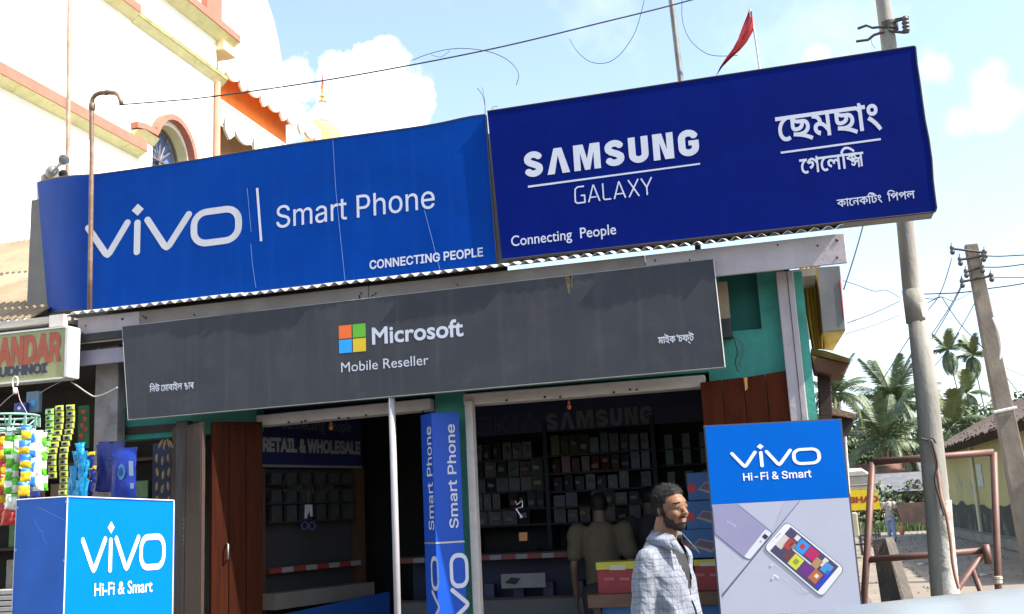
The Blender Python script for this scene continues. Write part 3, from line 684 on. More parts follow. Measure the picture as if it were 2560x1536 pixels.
# wall with a window opening: window between Yw0..Yw1
wa = wallpt(380, 415); wb = wallpt(470, 400); Yw0, Yw1 = wa.y, wb.y; zwb = wa.z-1.6; zspring = wallpt(382, 375).z; ztopw = wallpt(428, 318).z
mb.box(TX-.3, TX, y0w, Yw0, 0, 14); mb.box(TX-.3, TX, Yw1, yend, 0, 14); mb.box(TX-.3, TX, Yw0, Yw1, 0, zwb)
cy = (Yw0+Yw1)/2; rw = (Yw1-Yw0)/2; rh = ztopw-zspring
archp = [(cy-rw*math.cos(math.pi*i/16), zspring+rh*math.sin(math.pi*i/16)) for i in range(17)]
for i in range(16):
    (ya, za), (yb, zb) = archp[i], archp[i+1]
    mb.add([(TX, ya, za), (TX, yb, zb), (TX, yb, 14), (TX, ya, 14)], [(0, 1, 2, 3)])
    pass
mb.box(TX-.31, TX-.3, Yw0, Yw1, ztopw, 14)
mb.build('side_wall', M_tw, hs)
mb = MB(); mb.box(TX-7, TX-.3, yend-.3, yend-.01, 0, 14); mb.build('end_wall', M_tw, hs)
mb = MB()
for i in range(16):
    (ya, za), (yb, zb) = archp[i], archp[i+1]; mb.add([(TX, ya, za), (TX, yb, zb), (TX-.3, yb, zb), (TX-.3, ya, za)], [(3, 2, 1, 0)])
mb.add([(TX+.001, Yw1-.004, zwb), (TX+.001, Yw1-.004, zspring), (TX-.3, Yw1-.004, zspring), (TX-.3, Yw1-.004, zwb)], [(0, 1, 2, 3)]); mb.build('window_reveal', M_yel, hs)
# window: glass, frame, radial bars
wn = MB(); wn.add([(TX-.26, cy-rw, zwb), (TX-.26, cy+rw, zwb)]+[(TX-.26, y, z) for y, z in reversed(archp)], [tuple(range(19))])
win = wn.build('window', mat('blue_glass', (.12, .20, .42), .08, var=.15, spec=1.0), hs)
M_wf = mat('grey_window_bar', (.13, .10, .10), .6)
fb_ = MB(); fb_.tube([(TX-.2, y, z) for y, z in archp], .03, 6); fb_.tube([(TX-.2, cy-rw, zspring), (TX-.2, cy+rw, zspring)], .028, 6)
fb_.tube([(TX-.2, cy-rw+.03, zwb), (TX-.2, cy-rw+.03, zspring)], .028, 6); fb_.tube([(TX-.2, cy+rw-.03, zwb), (TX-.2, cy+rw-.03, zspring)], .028, 6); fb_.build('frame', M_wf, win).parent = win
for a in (36, 63, 90, 117, 144):
    b_ = MB(); b_.tube([(TX-.2, cy, zspring), (TX-.2, cy-rw*math.cos(R_(a)), zspring+rh*math.sin(R_(a)))], .014, 5); b_.build('glazing_bar', M_wf, win).parent = win
b_ = MB(); b_.tube([(TX-.2, cy, zwb), (TX-.2, cy, zspring)], .02, 5); b_.build('glazing_bar', M_wf, win).parent = win
# hood moulding (salmon) over the arch, stepping out left
def strip_profile(path, w, d, name, m, X=TX, under=None, uw=.1, lab=None):
    """path in (Y,Z) on the wall; band of height w and depth d; optional coloured band below"""
    n = len(path)
    def offs(k):
        out = []
        for i in range(n):
            a = Vector(path[max(i-1, 0)]); b = Vector(path[min(i+1, n-1)]); t = (b-a).normalized(); nn = Vector((-t.y, t.x)); out.append(Vector(path[i])+nn*k)
        return out
    lo = offs(0); hi = offs(w); mb = MB()
    for i in range(n-1):
        A = [(X+d, lo[i].x, lo[i].y), (X+d, lo[i+1].x, lo[i+1].y), (X+d, hi[i+1].x, hi[i+1].y), (X+d, hi[i].x, hi[i].y)]
        B = [(X+.001, *p[1:]) for p in A]; mb.hexa(A, B)
    o = mb.build(name, m, hs, label=lab)
    if under:
        lo2 = offs(-uw); mb = MB()
        for i in range(n-1):
            A = [(X+.012, lo2[i].x, lo2[i].y), (X+.012, lo2[i+1].x, lo2[i+1].y), (X+d*.9, lo[i+1].x, lo[i+1].y-.002), (X+d*.9, lo[i].x, lo[i].y-.002)]
            B = [(X+.001, *p[1:]) for p in A]; mb.hexa(A, B)
        mb.build(name+'_underside', under, hs)
    return o
def P2(x, y, X=TX): p = atX(x, y, X); return (p.y, p.z)
a = P2(0, 198); b = P2(346, 371); zc_ = (a[1]+b[1])/2
strip_profile([(y0w, zc_-.05), (b[0], zc_-.05)], .15, .16, 'cornice', M_sal, under=M_yel, uw=.08)
a = P2(330, 30); b = P2(550, 212); zg = (a[1]+b[1])/2
strip_profile([(a[0], zg), (b[0]+.05, zg)], .07, .12, 'gutter_ledge', mat('mossy_ledge', (.26, .24, .10), .9, var=.3, scale=6), under=M_yel, uw=.10)
c_ = P2(315, 22); zc2 = P2(300, 10)[1]
strip_profile([(y0w, zg+.03), (a[0], zg+.03)], .13, .16, 'cornice', M_sal, under=M_yel, uw=.10)
a = P2(560, 85); zc3 = a[1]-.12
strip_profile([(y0w, zc3), (yend+.45, zc3)], .13, .22, 'cornice', M_sal, under=M_yel, uw=.13)
mb = MB(); mb.box(TX-.6, TX+.15, yend-.02, yend+.42, zc3-.30, zc3-.14); mb.build('cornice_corner', mat('tan_corner', (.62, .50, .30), .8), hs)
mb = MB(); mb.box(TX+.0015, TX+.12, yend-.5, yend-.02, zc3+.17, 14); mb.build('salmon_pilaster', M_sal, hs)
hood = [P2(328, 322), P2(348, 326), P2(384, 350), P2(392, 345)]
arch_o = [(cy-(rw+.03)*math.cos(math.pi*i/14), zspring+.02+(rh+.06)*math.sin(math.pi*i/14)) for i in range(2, 15)]
strip_profile([hood[0], hood[1], (hood[2][0]-.06, hood[2][1]+.03)]+arch_o, .09, .12, 'window_hood', M_sal, under=None)
strip_profile([(hood[0][0], hood[0][1]-.02), hood[1], (hood[2][0], hood[2][1])], .0, .12, 'hood_soffit', M_sal, under=M_yel, uw=.11)
mb = MB(); p = P2(546, 214); mb.tube([(TX+.06, yend-.05, 0), (TX+.06, yend-.05, p[1])], .05, 8); mb.build('rain_pipe', mat('salmon_pipe', (.55, .28, .18), .7), hs)
# scalloped canopy at the far end
M_soff = mat('orange_soffit', (.80, .17, .035), .8, var=.08, scale=3)
Xf = -9.3; XB = -9.66
ztop_c = P2(575, 148, Xf)[1]; yb_c = atX(772, 283, Xf).y; ys_c = 15.06
M_wallor = mat('orange_yellow_wall', (.75, .215, .04), .85, var=.06)
zl = P2(570, 260, Xf)[1]
mb = MB(); mb.box(XB-.2, XB, ys_c, yb_c-.35, zl, ztop_c-.05); mb.build('rear_wall', M_wallor, hs)
def scallops(X, ya, yb, zt, h, name, pitch=.62):
    y = ya
    while y < yb-.1:
        wb_ = pitch*.64; r_ = wb_*.5
        lob = [(y+r_+r_*math.cos(t*math.pi/10), zt-h*.50-h*.36*math.sin(t*math.pi/10)) for t in range(11)]
        x1 = y+pitch; sm = [(x1, zt-h*.42), (x1-.005, zt-h*.80), (x1-pitch*.17, zt-h*1.0), (x1-pitch*.31, zt-h*.80), (x1-pitch*.33, zt-h*.30)]
        poly = [(y, zt), (x1, zt)]+sm+lob
        mb = MB(); mb.slab([(X, p[0], p[1]) for p in poly], (-.05, 0, 0)); mb.build(name, M_fr, hs)
        ln = MB(); ln.box(X+.001, X+.004, y, x1, zt-h*.10, zt-h*.07); ln.build('fringe_line', mat('fringe_line', (.20, .13, .10), .8), hs)
        y += pitch
scallops(Xf, ys_c, yb_c, ztop_c, .44, 'fringe_scallop', .80)
mb = MB(); mb.box(XB-.2, Xf-.055, ys_c, yb_c, ztop_c-.03, ztop_c+.03); mb.build('canopy_soffit', M_soff, hs)
for k_ in range(2):
    x_ = Xf+.02+.30*(1-k_); mb = MB(); mb.slab([(x_, 15.065, ztop_c+.16), (x_-.28, 15.065, ztop_c+.16), (x_-.28, 15.065, ztop_c-.06)]+[(x_-.14-.14*math.cos(t*math.pi/8), 15.065, ztop_c-.06-.16*math.sin(t*math.pi/8)) for t in range(9)]+[(x_, 15.065, ztop_c-.06)], (0, .05, 0)); mb.build('fringe_scallop', M_fr, hs)
scallops(Xf, ys_c+.1, 18.6, zl, .66, 'lower_fringe_scallop', 1.05)
mb = MB(); mb.box(XB-.2, Xf-.055, ys_c, 18.6, zl-.06, zl-.002); mb.build('lower_canopy', mat('pale_yellow', (.8, .68, .38), .8), hs)
mb = MB(); mb.box(XB-.25, XB-.21, ys_c, 18.5, 0, zl-.07); mb.build('porch_wall', mat('tan_porch', (.45, .30, .19), .8, var=.08), hs)
mb = MB(); mb.box(Xf-.3, Xf-.06, ys_c, ys_c+.2, 0, zl-.07); mb.build('white_pillar', M_tw, hs)
# big white dome and small gilded spire behind
dc = atX(455, 0, -15.5); 
dm = MB(); Rd = 3.15; prof = []
base = at(676, 180, 24.0)
cxd = base.x-Rd
for i in range(15): t = i/14; prof.append((Rd*math.cos(t*math.pi/2*.97)**.75, base.z+4.6*math.sin(t*math.pi/2)))
prof = [(Rd, 0), (Rd, base.z)]+prof[1:]
dm.lathe((cxd, 24, 0), prof, 40); one(dm, 'dome_tower', M_tw, 'big white round dome tower rising behind the temple building', 'dome', smooth=True, org=(cxd, 24, 0))
sp = at(790, 330, 26); fi = at(806, 258, 26); zt2 = at(806, 200, 26).z
spt = thing('shrine_spire', (sp.x, 26, 0), 'small orange and white shrine tower with gilded finial behind the blue board', 'shrine')
mb = MB(); mb.lathe((fi.x, 26, 0), [(.52, 0), (.52, sp.z-.1), (.505, sp.z+.1)], 20); mb.build('tower', mat('orange_cream', (.80, .42, .16), .8, var=.05), spt, smooth=True)
mb = MB(); mb.lathe((fi.x, 26, 0), [(.503, sp.z+.101), (.47, sp.z+.3), (.40, sp.z+.5), (.24, fi.z-.12), (.06, fi.z+.0)], 24); mb.build('tower_cap', M_tw, spt, smooth=True)
mb = MB(); mb.lathe((fi.x, 26, fi.z-.02), [(.02, 0), (.10, .03), (.11, .08), (.03, .13), (.03, .18), (.08, .22), (.03, .27), (.02, .33), (.05, .37), (.012, .42), (.010, .6)], 12); mb.build('finial', mat('brass', (.45, .28, .08), .4, .8), spt, smooth=True)
mb = MB(); mb.slab([(fi.x, 26, zt2+.12), (fi.x+.05, 26, zt2-.1), (fi.x+.02, 26, zt2-.42), (fi.x-.04, 26, zt2-.3)], (0, .01, 0)); mb.tube([(fi.x, 26.01, fi.z+.3), (fi.x+.02, 26.01, zt2+.2)], .012, 5); mb.build('pennant', mat('pink_red_cloth', (.45, .08, .10), .8), spt)
# loudspeakers on the thin tall mast
M_rust = mat('rusty_pole', (.30, .19, .13), .7, .2, var=.3, scale=9, patch=((.42, .36, .3), 6, .5, .75, .6))
a = at(170, 440, 8.6); b = at(169, 0, 8.6)
mb = MB(); mb.tube([(a.x, 8.6, 3.2), (a.x+.004, 8.6, 4.6), (a.x-.01, 8.6, 5.4), (b.x, 8.6, b.z+.8)], .022, 8); one(mb, 'mast', M_rust, 'thin tall grey pole rising behind the left end of the blue board', 'pole', smooth=True, org=(a.x, 8.6, 3.2))
def horn(tip, mouth, r, lab):
    t = Vector(tip); m_ = Vector(mouth); d = (m_-t); L_ = d.length
    th = thing('loudspeaker', t, lab, 'loudspeaker', 'horn loudspeakers on the thin mast')
    mb = MB(); mb.lathe(t, [(r*.12, 0), (r*.2, L_*.3), (r*.45, L_*.7), (r, L_), (r*1.05, L_+.005), (r*.93, L_*.93), (r*.3, L_*.6)], 20, d); mb.build('horn', mat('horn_grey', (.30, .30, .32), .35, .3), th, smooth=True)
    mb = MB(); mb.lathe(t-d.normalized()*.1, [(.05, 0), (.06, .02), (.06, .1), (.03, .12)], 12, d); mb.build('driver', mat('horn_driver', (.16, .16, .16), .5), th, smooth=True)
horn(at(134, 426, 8.6), at(160, 400, 8.45), .055, 'grey horn loudspeaker on the mast, upper one, tilted up')
horn(at(122, 446, 8.7), at(158, 436, 8.5), .045, 'grey horn loudspeaker on the mast, lower one, half hidden by the board')
# bent iron service pipe in front of the blue board
M_pipe = mat('rust_brown_pipe', (.17, .10, .065), .6, .3, var=.25, scale=7, patch=((.40, .34, .28), 8, .5, .75, .6), bump=.2)
YP = 7.03
mb = MB(); pts = [(224, 780), (226, 650), (228, 500), (229, 400), (229, 300), (229, 268), (231, 248), (238, 238), (250, 233), (270, 232), (288, 233), (297, 240), (302, 252), (304, 262)]
mb.tube([at(x, y, YP) for x, y in pts], .0185, 12)
o = one(mb, 'service_pipe', M_pipe, 'rusty bent iron pipe with a hooked top standing in front of the blue board', 'pipe', smooth=True, org=at(224, 780, YP))
mb = MB(); c = at(230, 268, YP); mb.lathe((c.x, c.y, c.z-.03), [(.0187, 0), (.026, .004), (.026, .06), (.0187, .064)], 12); c = at(266, 232, YP); mb.lathe((c.x-.02, c.y, c.z), [(.0187, 0), (.023, .004), (.023, .05), (.0187, .054)], 12, (1, 0, 0)); mb.build('coupling', M_pipe, o, smooth=True)
# long overhead cable
def sag(a, b, s, n=24):
    a = Vector(a); b = Vector(b); return [a.lerp(b, i/n)-Vector((0, 0, s*4*(i/n)*(1-i/n))) for i in range(n+1)]
pA_ = at(303, 262, YP); 
P = [at(303, 262, 7.03), at(430, 252, 7.08), at(545, 240, 7.1), at(850, 195, 7.25), at(1210, 127, 7.45), at(1500, 58, 7.6), at(1740, -3, 7.8), at(2100, -110, 8.1)]
cable(spline(P, 6), .0065, M_wire, 'long black electric cable rising from the bent pipe across the sky', 'overhead_cable', 6, group='electric cables crossing the sky')
cable(spline(pxs([(303, 262), (285, 266), (262, 275), (250, 273), (245, 269), (252, 265), (275, 262)], 7.02)), .003, M_wirew, 'thin wire loop hanging from the tip of the bent pipe', 'wire_loop')
def thinw(pts, Y, lab, r=.003, name='wire', m=M_wire): cable(spline(pxs(pts, Y), 6), r, m, lab, name)
thinw([(1028, 152), (1070, 136), (1120, 124), (1170, 122), (1230, 132), (1275, 155), (1296, 185), (1291, 213)], 7.5, 'thin loose wire curling over the long cable above the middle of the signs')
thinw([(1078, 138), (1100, 143), (1115, 135), (1125, 127)], 7.4, 'tiny wire loop beside the long cable in front of the cloud', .002)
thinw([(1424, 98), (1442, 128), (1470, 152), (1500, 159), (1530, 152), (1560, 125), (1590, 75), (1612, -5), (1618, -40)], 8.2, 'thin wire hanging in a deep loop in the sky left of the iron mast')
thinw([(1705, -10), (1706, 50), (1722, 95), (1755, 128), (1790, 140), (1845, 139)], 8.2, 'thin wire curving behind the red pennant right of the iron mast')
thinw([(1192, 220), (1206, 238), (1212, 262), (1213, 292)], 7.4, 'thin twig of wire standing up at the joint of the two boards')
thinw([(1205, 218), (1210, 240), (1213, 262)], 7.42, 'second thin twig of wire at the joint of the two boards', .002)
thinw([(1230, 275), (1233, 268), (1245, 266)], 7.4, 'tiny bent wire on top of the navy board near its left end', .002)
# iron mast behind the navy board
mb = MB(); a, b = at(1705, 230, 8.0), at(1676, -20, 8.0); mb.tube([(a.x+.02, 8.0, 3.4), a, b, b+(b-a)*.5], .024, 10); one(mb, 'mast', mat('grey_iron', (.16, .155, .15), .6, .4, var=.25, scale=8), 'grey iron mast rising behind the middle of the navy board', 'pole', smooth=True)
# red pennant
pn = thing('pennant_flag', at(1901, 180, 7.6), 'red pennant drooping from a thin white stick above the navy board', 'flag')
mb = MB(); mb.tube([at(1901, 185, 7.6), at(1886, 80, 7.6), at(1874, 22, 7.6)], .008, 8); mb.build('stick', mat('white_stick', (.5, .47, .46), .6), pn)
ol = [(1874, 20, 1880, 30), (1868, 38, 1884, 62), (1855, 70, 1884, 76), (1845, 98, 1868, 105), (1832, 122, 1850, 126), (1815, 145, 1828, 146), (1800, 168, 1806, 168), (1790, 190, 1791, 190)]
mb = MB(); vs = []
for i, (xa, ya, xb, yb) in enumerate(ol):
    for t in range(5):
        f = t/4; p = at(xa+(xb-xa)*f, ya+(yb-ya)*f, 7.6+.05*math.sin(f*5+i*.9)); vs.append(p)
mb.add(vs, [(i*5+t, i*5+t+1, (i+1)*5+t+1, (i+1)*5+t) for i in range(7) for t in range(4)]); mb.build('cloth', mat('red_cloth', (.42, .025, .03), .8, var=.15, scale=12), pn, smooth=True)

# ------------------------------------------------------------------ concrete poles
M_conc = mat('weathered_concrete', (.24, .22, .19), .88, var=.22, scale=5, bump=.5, bscale=35, streak=.55, streak_col=(.14, .125, .105), stretch=(1, 1, .4))
YQ = 8.3
cp = thing('concrete_pole', (at(2330, 1300, YQ).x, YQ, 0), 'near round concrete utility pole rising past the right end of the navy board', 'utility pole')
axp = [(2387, 1536), (2361, 1490), (2350, 1380), (2334, 1200), (2318, 1020), (2303, 880), (2293, 780)]
def c_at(x, y): return at(x, y, YQ)
p_up = [(2207, 0), (2222, 110), (2252, 470), (2264, 570), (2280, 740)]
lo = [c_at(*p) for p in [(2292, 760), (2318, 1000), (2345, 1280), (2361, 1480)]]; d = (lo[-1]-lo[0]); lo.append(Vector((lo[-1]+d*((0-lo[-1].z)/d.z))))
lo[-1].z = 0
mb = MB(); mb.tube(lo, [.077, .083, .090, .095, .1], 20); mb.build('lower_shaft', M_conc, cp, smooth=True)
hi = [c_at(*p) for p in reversed(p_up)]; d = hi[-1]-hi[-2]; hi.append(hi[-1]+d*1.2)
mb = MB(); mb.tube([c_at(2292, 800)]+hi, [.068, .066, .064, .062, .060, .056, .05], 20); mb.build('upper_shaft', M_conc, cp, smooth=True)
mb = MB(); mb.tube([c_at(2294, 806), c_at(2281, 725)], [.083, .076], 20); mb.build('sleeve', M_conc, cp, smooth=True)
# whitewash flakes: limewash patch band low on the pole
M_lime = mat('flaking_limewash', (.50, .48, .43), .9, var=.1, scale=9, patch=((.26, .24, .2), 9, .46, .52, 1.0), bump=.5)
mb = MB(); mb.tube([c_at(2343, 1250)+Vector((.012, -.006, 0)), c_at(2352, 1380)+Vector((.012, -.006, 0)), lo[-2]+Vector((.012, -.006, 0)), lo[-1]+Vector((.012, -.006, 0))], [.085, .088, .092, .097], 20, caps=False); mb.build('limewash', M_lime, cp, smooth=True)
# clamp with shackle insulator near the top
M_irn = mat('dark_iron', (.07, .06, .055), .6, .5, var=.2)
cl = MB()
cc = c_at(2222, 68)
cl.lathe((cc.x, cc.y, cc.z-.035), [(.0625, 0), (.072, .002), (.072, .068), (.0625, .07)], 20)
def flat(pts, w=.012, Y=YQ-.06):
    cl.tube([at(x, y, Y) for x, y in pts], w, 4)
flat([(2215, 66), (2182, 70), (2166, 64), (2144, 72)]); flat([(2210, 80), (2185, 88), (2170, 100), (2140, 104)])
flat([(2215, 62), (2245, 52), (2268, 44), (2272, 44)]); flat([(2222, 76), (2240, 80), (2262, 82), (2272, 80)])
flat([(2232, 60), (2240, 48), (2262, 44)], .009)
cl.build('clamp', M_irn, cp)
mb = MB(); i0 = at(2266, 82, YQ-.06); i1 = at(2262, 42, YQ-.06); Lh = (i1-i0).length
pr = []
for i in range(4): z = Lh*(.05+.23*i); pr += [(.020, z), (.029, z+Lh*.05), (.029, z+Lh*.13), (.020, z+Lh*.18)]
mb.lathe(i0, [(.02, 0)]+pr+[(.02, Lh)], 14, i1-i0); mb.build('insulator', mat('brown_glaze', (.07, .065, .065), .4), cp, smooth=True)
# rusty cable taped to the pole
def rail(name, pts, Y, r, m, parent, k=6):
    mb = MB(); mb.tube(spline([at(p[0], p[1], p[2] if len(p) > 2 else Y) for p in pts], 6), r, k); return mb.build(name, m, parent, smooth=True)
M_cab = mat('red_brown_cable', (.33, .17, .12), .7)
rail('pole_cable', [(2325, 1100), (2338, 1150), (2345, 1190), (2352, 1240), (2366, 1290), (2376, 1350), (2381, 1400), (2388, 1440), (2397, 1472)], YQ-.12, .012, M_cab, cp)
rail('pole_cable', [(2328, 1100), (2343, 1160), (2337, 1200), (2350, 1250), (2360, 1290)], YQ-.13, .008, M_irn, cp)
rail('tie_wire', [(2302, 1096), (2318, 1100), (2332, 1096), (2340, 1108)], YQ-.11, .007, M_irn, cp)
thinw([(2176, 90), (2180, 110), (2190, 122)], YQ, 'short frayed wire end hanging off the clamp of the near concrete pole', .002)
# far leaning pole with crossarms
YF = 21.0
fp = thing('concrete_pole', (at(2600, 1420, YF).x, YF, 0), 'far leaning grey concrete utility pole with crossarms and many wires', 'utility pole')
pt_top = at(2427, 612, YF); pt_b = at(2540, 1180, YF); d = pt_b-pt_top; pt_g = pt_top+d*(pt_top.z/-d.z)
mb = MB()
def sq(c, w): return [c+Vector((-w, -w*.8, 0)), c+Vector((w, -w*.8, 0)), c+Vector((w, w*.8, 0)), c+Vector((-w, w*.8, 0))]
A_ = sq(pt_top, .115); B_ = sq(pt_g, .20); mb.hexa(B_, A_); bevel(mb.build('shaft', mat('grey_brown_concrete', (.17, .145, .115), .9, var=.3, scale=3, bump=.5, bscale=20, stretch=(1, 1, .5)), fp), .02)
def fpt(t): return pt_top+d*t
for (xa, ya, xb, yb) in ((2380, 622, 2462, 632), (2400, 650, 2458, 640), (2415, 680, 2455, 668), (2405, 705, 2478, 690)):
    mb = MB(); a = at(xa, ya, YF-.18); b = at(xb, yb, YF-.18); mb.tube([a, b], .024, 4); arm = mb.build('crossarm', M_irn, fp)
    for e, s in ((a, 1), (b, 1)):
        mb = MB(); mb.lathe((e.x, e.y, e.z-.12), [(.02, 0), (.048, .03), (.048, .07), (.028, .09), (.045, .11), (.045, .15), (.015, .19), (.01, .24)], 10); mb.build('insulator', mat('brown_glaze', (.07, .065, .065), .4), arm, smooth=True).parent = arm
mb = MB(); c = fpt(.74); mb.tube([c+Vector((-.2, -.17, -.03)), c+Vector((.2, -.17, .03))], .03, 6); mb.build('metal_band', mat('white_band', (.6, .6, .58), .5), fp)
rail('pole_cable', [(2482, 795, YF-.2), (2496, 830, YF-.25), (2502, 870, YF-.2), (2500, 900, YF-.2)], YF, .02, mat('white_band', (.6, .6, .58), .5), fp)
def wr(pts, lab, r=.012, Y=YF): cable(spline(pxs(pts, Y), 6), r, M_wirew if r < .011 else mat('dark_grey_wire', (.04, .04, .045), .6), lab, 'overhead_wire', 4, group='electric wires strung to the far leaning pole')
wr([(2460, 640), (2500, 641), (2560, 638), (2700, 632)], 'wire leaving the far pole to the right, topmost')
wr([(2455, 668), (2500, 668), (2560, 661), (2700, 640)], 'wire leaving the far pole to the right, second from the top')
wr([(2478, 694), (2520, 694), (2560, 694), (2700, 692)], 'wire leaving the far pole to the right, third from the top', .010)
wr([(2298, 736), (2400, 732), (2470, 722), (2560, 709), (2700, 680)], 'wire passing behind the far pole from the near pole, lowest on the right')
wr([(2380, 645), (2350, 735), (2302, 800), (2200, 960)], 'wire slanting down left from the upper left insulator of the far pole', .009)
wr([(2402, 716), (2370, 775), (2318, 852), (2250, 950)], 'wire slanting down left from the lower left insulator of the far pole', .009)
wr([(2404, 718), (2378, 768), (2335, 840), (2270, 940)], 'second of the two close wires slanting down from the lower left insulator', .009)
wr([(2440, 752), (2405, 815), (2350, 900), (2290, 960)], 'wire slanting down left from below the arms of the far pole', .008)
wr([(2108, 702, 12), (2140, 712, 12.5), (2185, 728, 13), (2215, 726, 13.5), (2250, 745, 14)], 'wavy wire from the white fascia end towards the near concrete pole', .006)
wr([(2298, 742, 15), (2330, 748, 16), (2352, 742, 17), (2388, 752, 19), (2432, 728, 20.8)], 'wavy wire between the near pole and the far leaning pole', .009)
wr([(2354, 742), (2400, 810), (2470, 885), (2560, 1000)], 'wire crossing down right behind the far pole', .009)
wr([(2302, 765), (2330, 752), (2355, 742)], 'short wire rising right from the near pole to the wire junction', .009)
wr([(2118, 808, 13), (2180, 785, 13.5), (2250, 753, 14)], 'straight wire running from behind the metal box up to the near pole', .007)
wr([(2112, 836, 13), (2180, 815, 13.5), (2250, 788, 14)], 'lower straight wire running from behind the metal box up to the near pole', .005)
wr([(2160, 555, 10), (2148, 600, 10), (2130, 660, 10), (2109, 725, 10)], 'dark wire slanting down beside the white fascia under the navy board', .007)
wr([(2516, 920), (2560, 940), (2700, 990)], 'thin wire falling to the right from the middle of the far pole', .007)
# ------------------------------------------------------------------ NEIGHBOUR STALL, left
st = thing('stall_building', (-6.6, 7.3, 0), 'small grocery stall with rusty corrugated roof left of the shop', 'stall')
ze = at(60, 800, 6.95).z
xe1 = at(160, 790, 6.95).x
zk = at(40, 604, 10.2).z
nsh = 5
for i in range(nsh):
    x1 = at(92, 700, 7.6).x+.35-i*.82; x0 = x1-.84
    mb = MB(); corrugated(mb, x0, x1, 7.15, ze+.06, 10.2, zk, .082, .014); mb.build('roof_sheet', M_brownroof, st, smooth=True)
mb = MB(); mb.box(-11, xe1, 6.93, 7.35, ze-.055, ze); mb.build('eave_board', mat('pale_old_board', (.34, .31, .27), .8, var=.2, scale=5, stretch=(.6, 6, 6)), st)
mb = MB(); a, b = at(128, 790, 6.9), at(163, 815, 6.9); mb.box(a.x, b.x, 6.88, 6.93, b.z, a.z); mb.build('board_end', mat('pale_old_board2', (.55, .5, .45), .8), st)
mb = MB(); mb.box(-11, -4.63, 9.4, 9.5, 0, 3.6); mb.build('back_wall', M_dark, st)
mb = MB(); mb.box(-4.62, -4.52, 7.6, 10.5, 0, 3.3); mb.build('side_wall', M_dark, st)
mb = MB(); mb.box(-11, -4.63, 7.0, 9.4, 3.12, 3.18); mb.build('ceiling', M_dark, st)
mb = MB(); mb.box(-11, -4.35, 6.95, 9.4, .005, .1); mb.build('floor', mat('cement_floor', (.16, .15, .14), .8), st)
# shelves with dim goods inside the stall
mb = MB(); a = at(240, 880, 7.25); b = at(300, 880, 7.25); mb.box(a.x, b.x-.01, 7.25, 7.36, .1, 3.12); bevel(mb.build('post', mat('whitish_post', (.30, .27, .26), .8, var=.25, scale=6, patch=((.12, .1, .09), 4, .5, .7, .7), bump=.4), st), .008)
mb = MB(); a = at(310, 1082, 7.4); b = at(438, 1072, 7.4); mb.box(a.x-.05, b.x+.2, 7.38, 7.43, a.z-.02, a.z+.04); mb.build('rail', M_wood2, st)
mb = MB(); a = at(310, 1060, 7.45); mb.box(a.x-.1, a.x+1.0, 7.44, 7.5, a.z, 3.1); mb.build('inner_panel', M_wood2, st)
mb = MB(); mb.box(-11, -4.64, 8.2, 8.7, .1, 1.0); mb.build('counter', M_wood2, st)
for zz in (1.1, 1.5, 1.9, 2.3):
    mb = MB(); mb.box(-9.4, -4.64, 8.95, 9.35, zz, zz+.03); mb.build('shelf', M_wood2, st)
dimc = [(.25, .06, .05), (.05, .08, .2), (.25, .2, .06), (.06, .16, .07), (.3, .28, .25), (.12, .06, .04)]
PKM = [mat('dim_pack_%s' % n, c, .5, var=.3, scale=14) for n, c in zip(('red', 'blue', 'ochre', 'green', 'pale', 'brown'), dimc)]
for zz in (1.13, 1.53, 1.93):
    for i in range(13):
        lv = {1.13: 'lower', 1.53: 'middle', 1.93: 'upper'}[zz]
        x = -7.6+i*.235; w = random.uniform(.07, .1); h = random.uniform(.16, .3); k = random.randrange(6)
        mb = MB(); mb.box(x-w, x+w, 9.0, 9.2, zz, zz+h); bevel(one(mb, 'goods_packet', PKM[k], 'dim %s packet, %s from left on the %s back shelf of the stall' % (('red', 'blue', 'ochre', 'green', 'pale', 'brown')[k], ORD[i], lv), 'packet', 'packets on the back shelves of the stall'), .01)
# yellow shop sign
YY = 6.82
ys = thing('hanging_sign', at(60, 916, YY), 'grimy yellow lightbox sign with red and navy capitals hanging at the stall', 'sign')
M_ysign = mat('yellow_acrylic', (.27, .26, .115), .45, var=.12, scale=4, streak=.3, streak_col=(.22, .2, .08))
zt_y, zb_y = at(80, 829, YY).z, at(80, 950, YY).z; xr_y = at(164, 828, YY).x; xl_y = -7.4
mb = MB(); mb.box(xl_y, xr_y, YY, YY+.12, zb_y, zt_y); mb.build('face_panel', M_ysign, ys)
mb = MB(); mb.box(xr_y+.001, xr_y+.042, YY-.012, YY+.13, zb_y-.01, zt_y+.012); bevel(mb.build('end_cap', mat('white_plastic', (.55, .55, .53), .5), ys), .012)
mb = MB(); mb.box(xl_y, xr_y, YY-.008, YY+.125, zt_y+.001, zt_y+.014); mb.box(xl_y, xr_y, YY-.008, YY+.125, zb_y-.013, zb_y-.001); mb.build('edge_strip', mat('white_plastic', (.55, .55, .53), .5), ys)
PY = facade(YY)
M_redl = mat('red_letter', (.27, .05, .022), .5); M_nvl = mat('navy_letter', (.015, .018, .05), .5)
def yword(s, L, R, B, T, m, bold):
    word('lettering', PY, s, F_SANS, L, R, B, T, m, ys, bold=bold, h=.003)
yword('BHANDAR', (-62, 870), (155, 855), (105, 903), (105, 840), M_redl, .045)
yword('DUDHNOI', (-22, 925), (118, 920), (60, 936), (60, 915), M_nvl, .05)
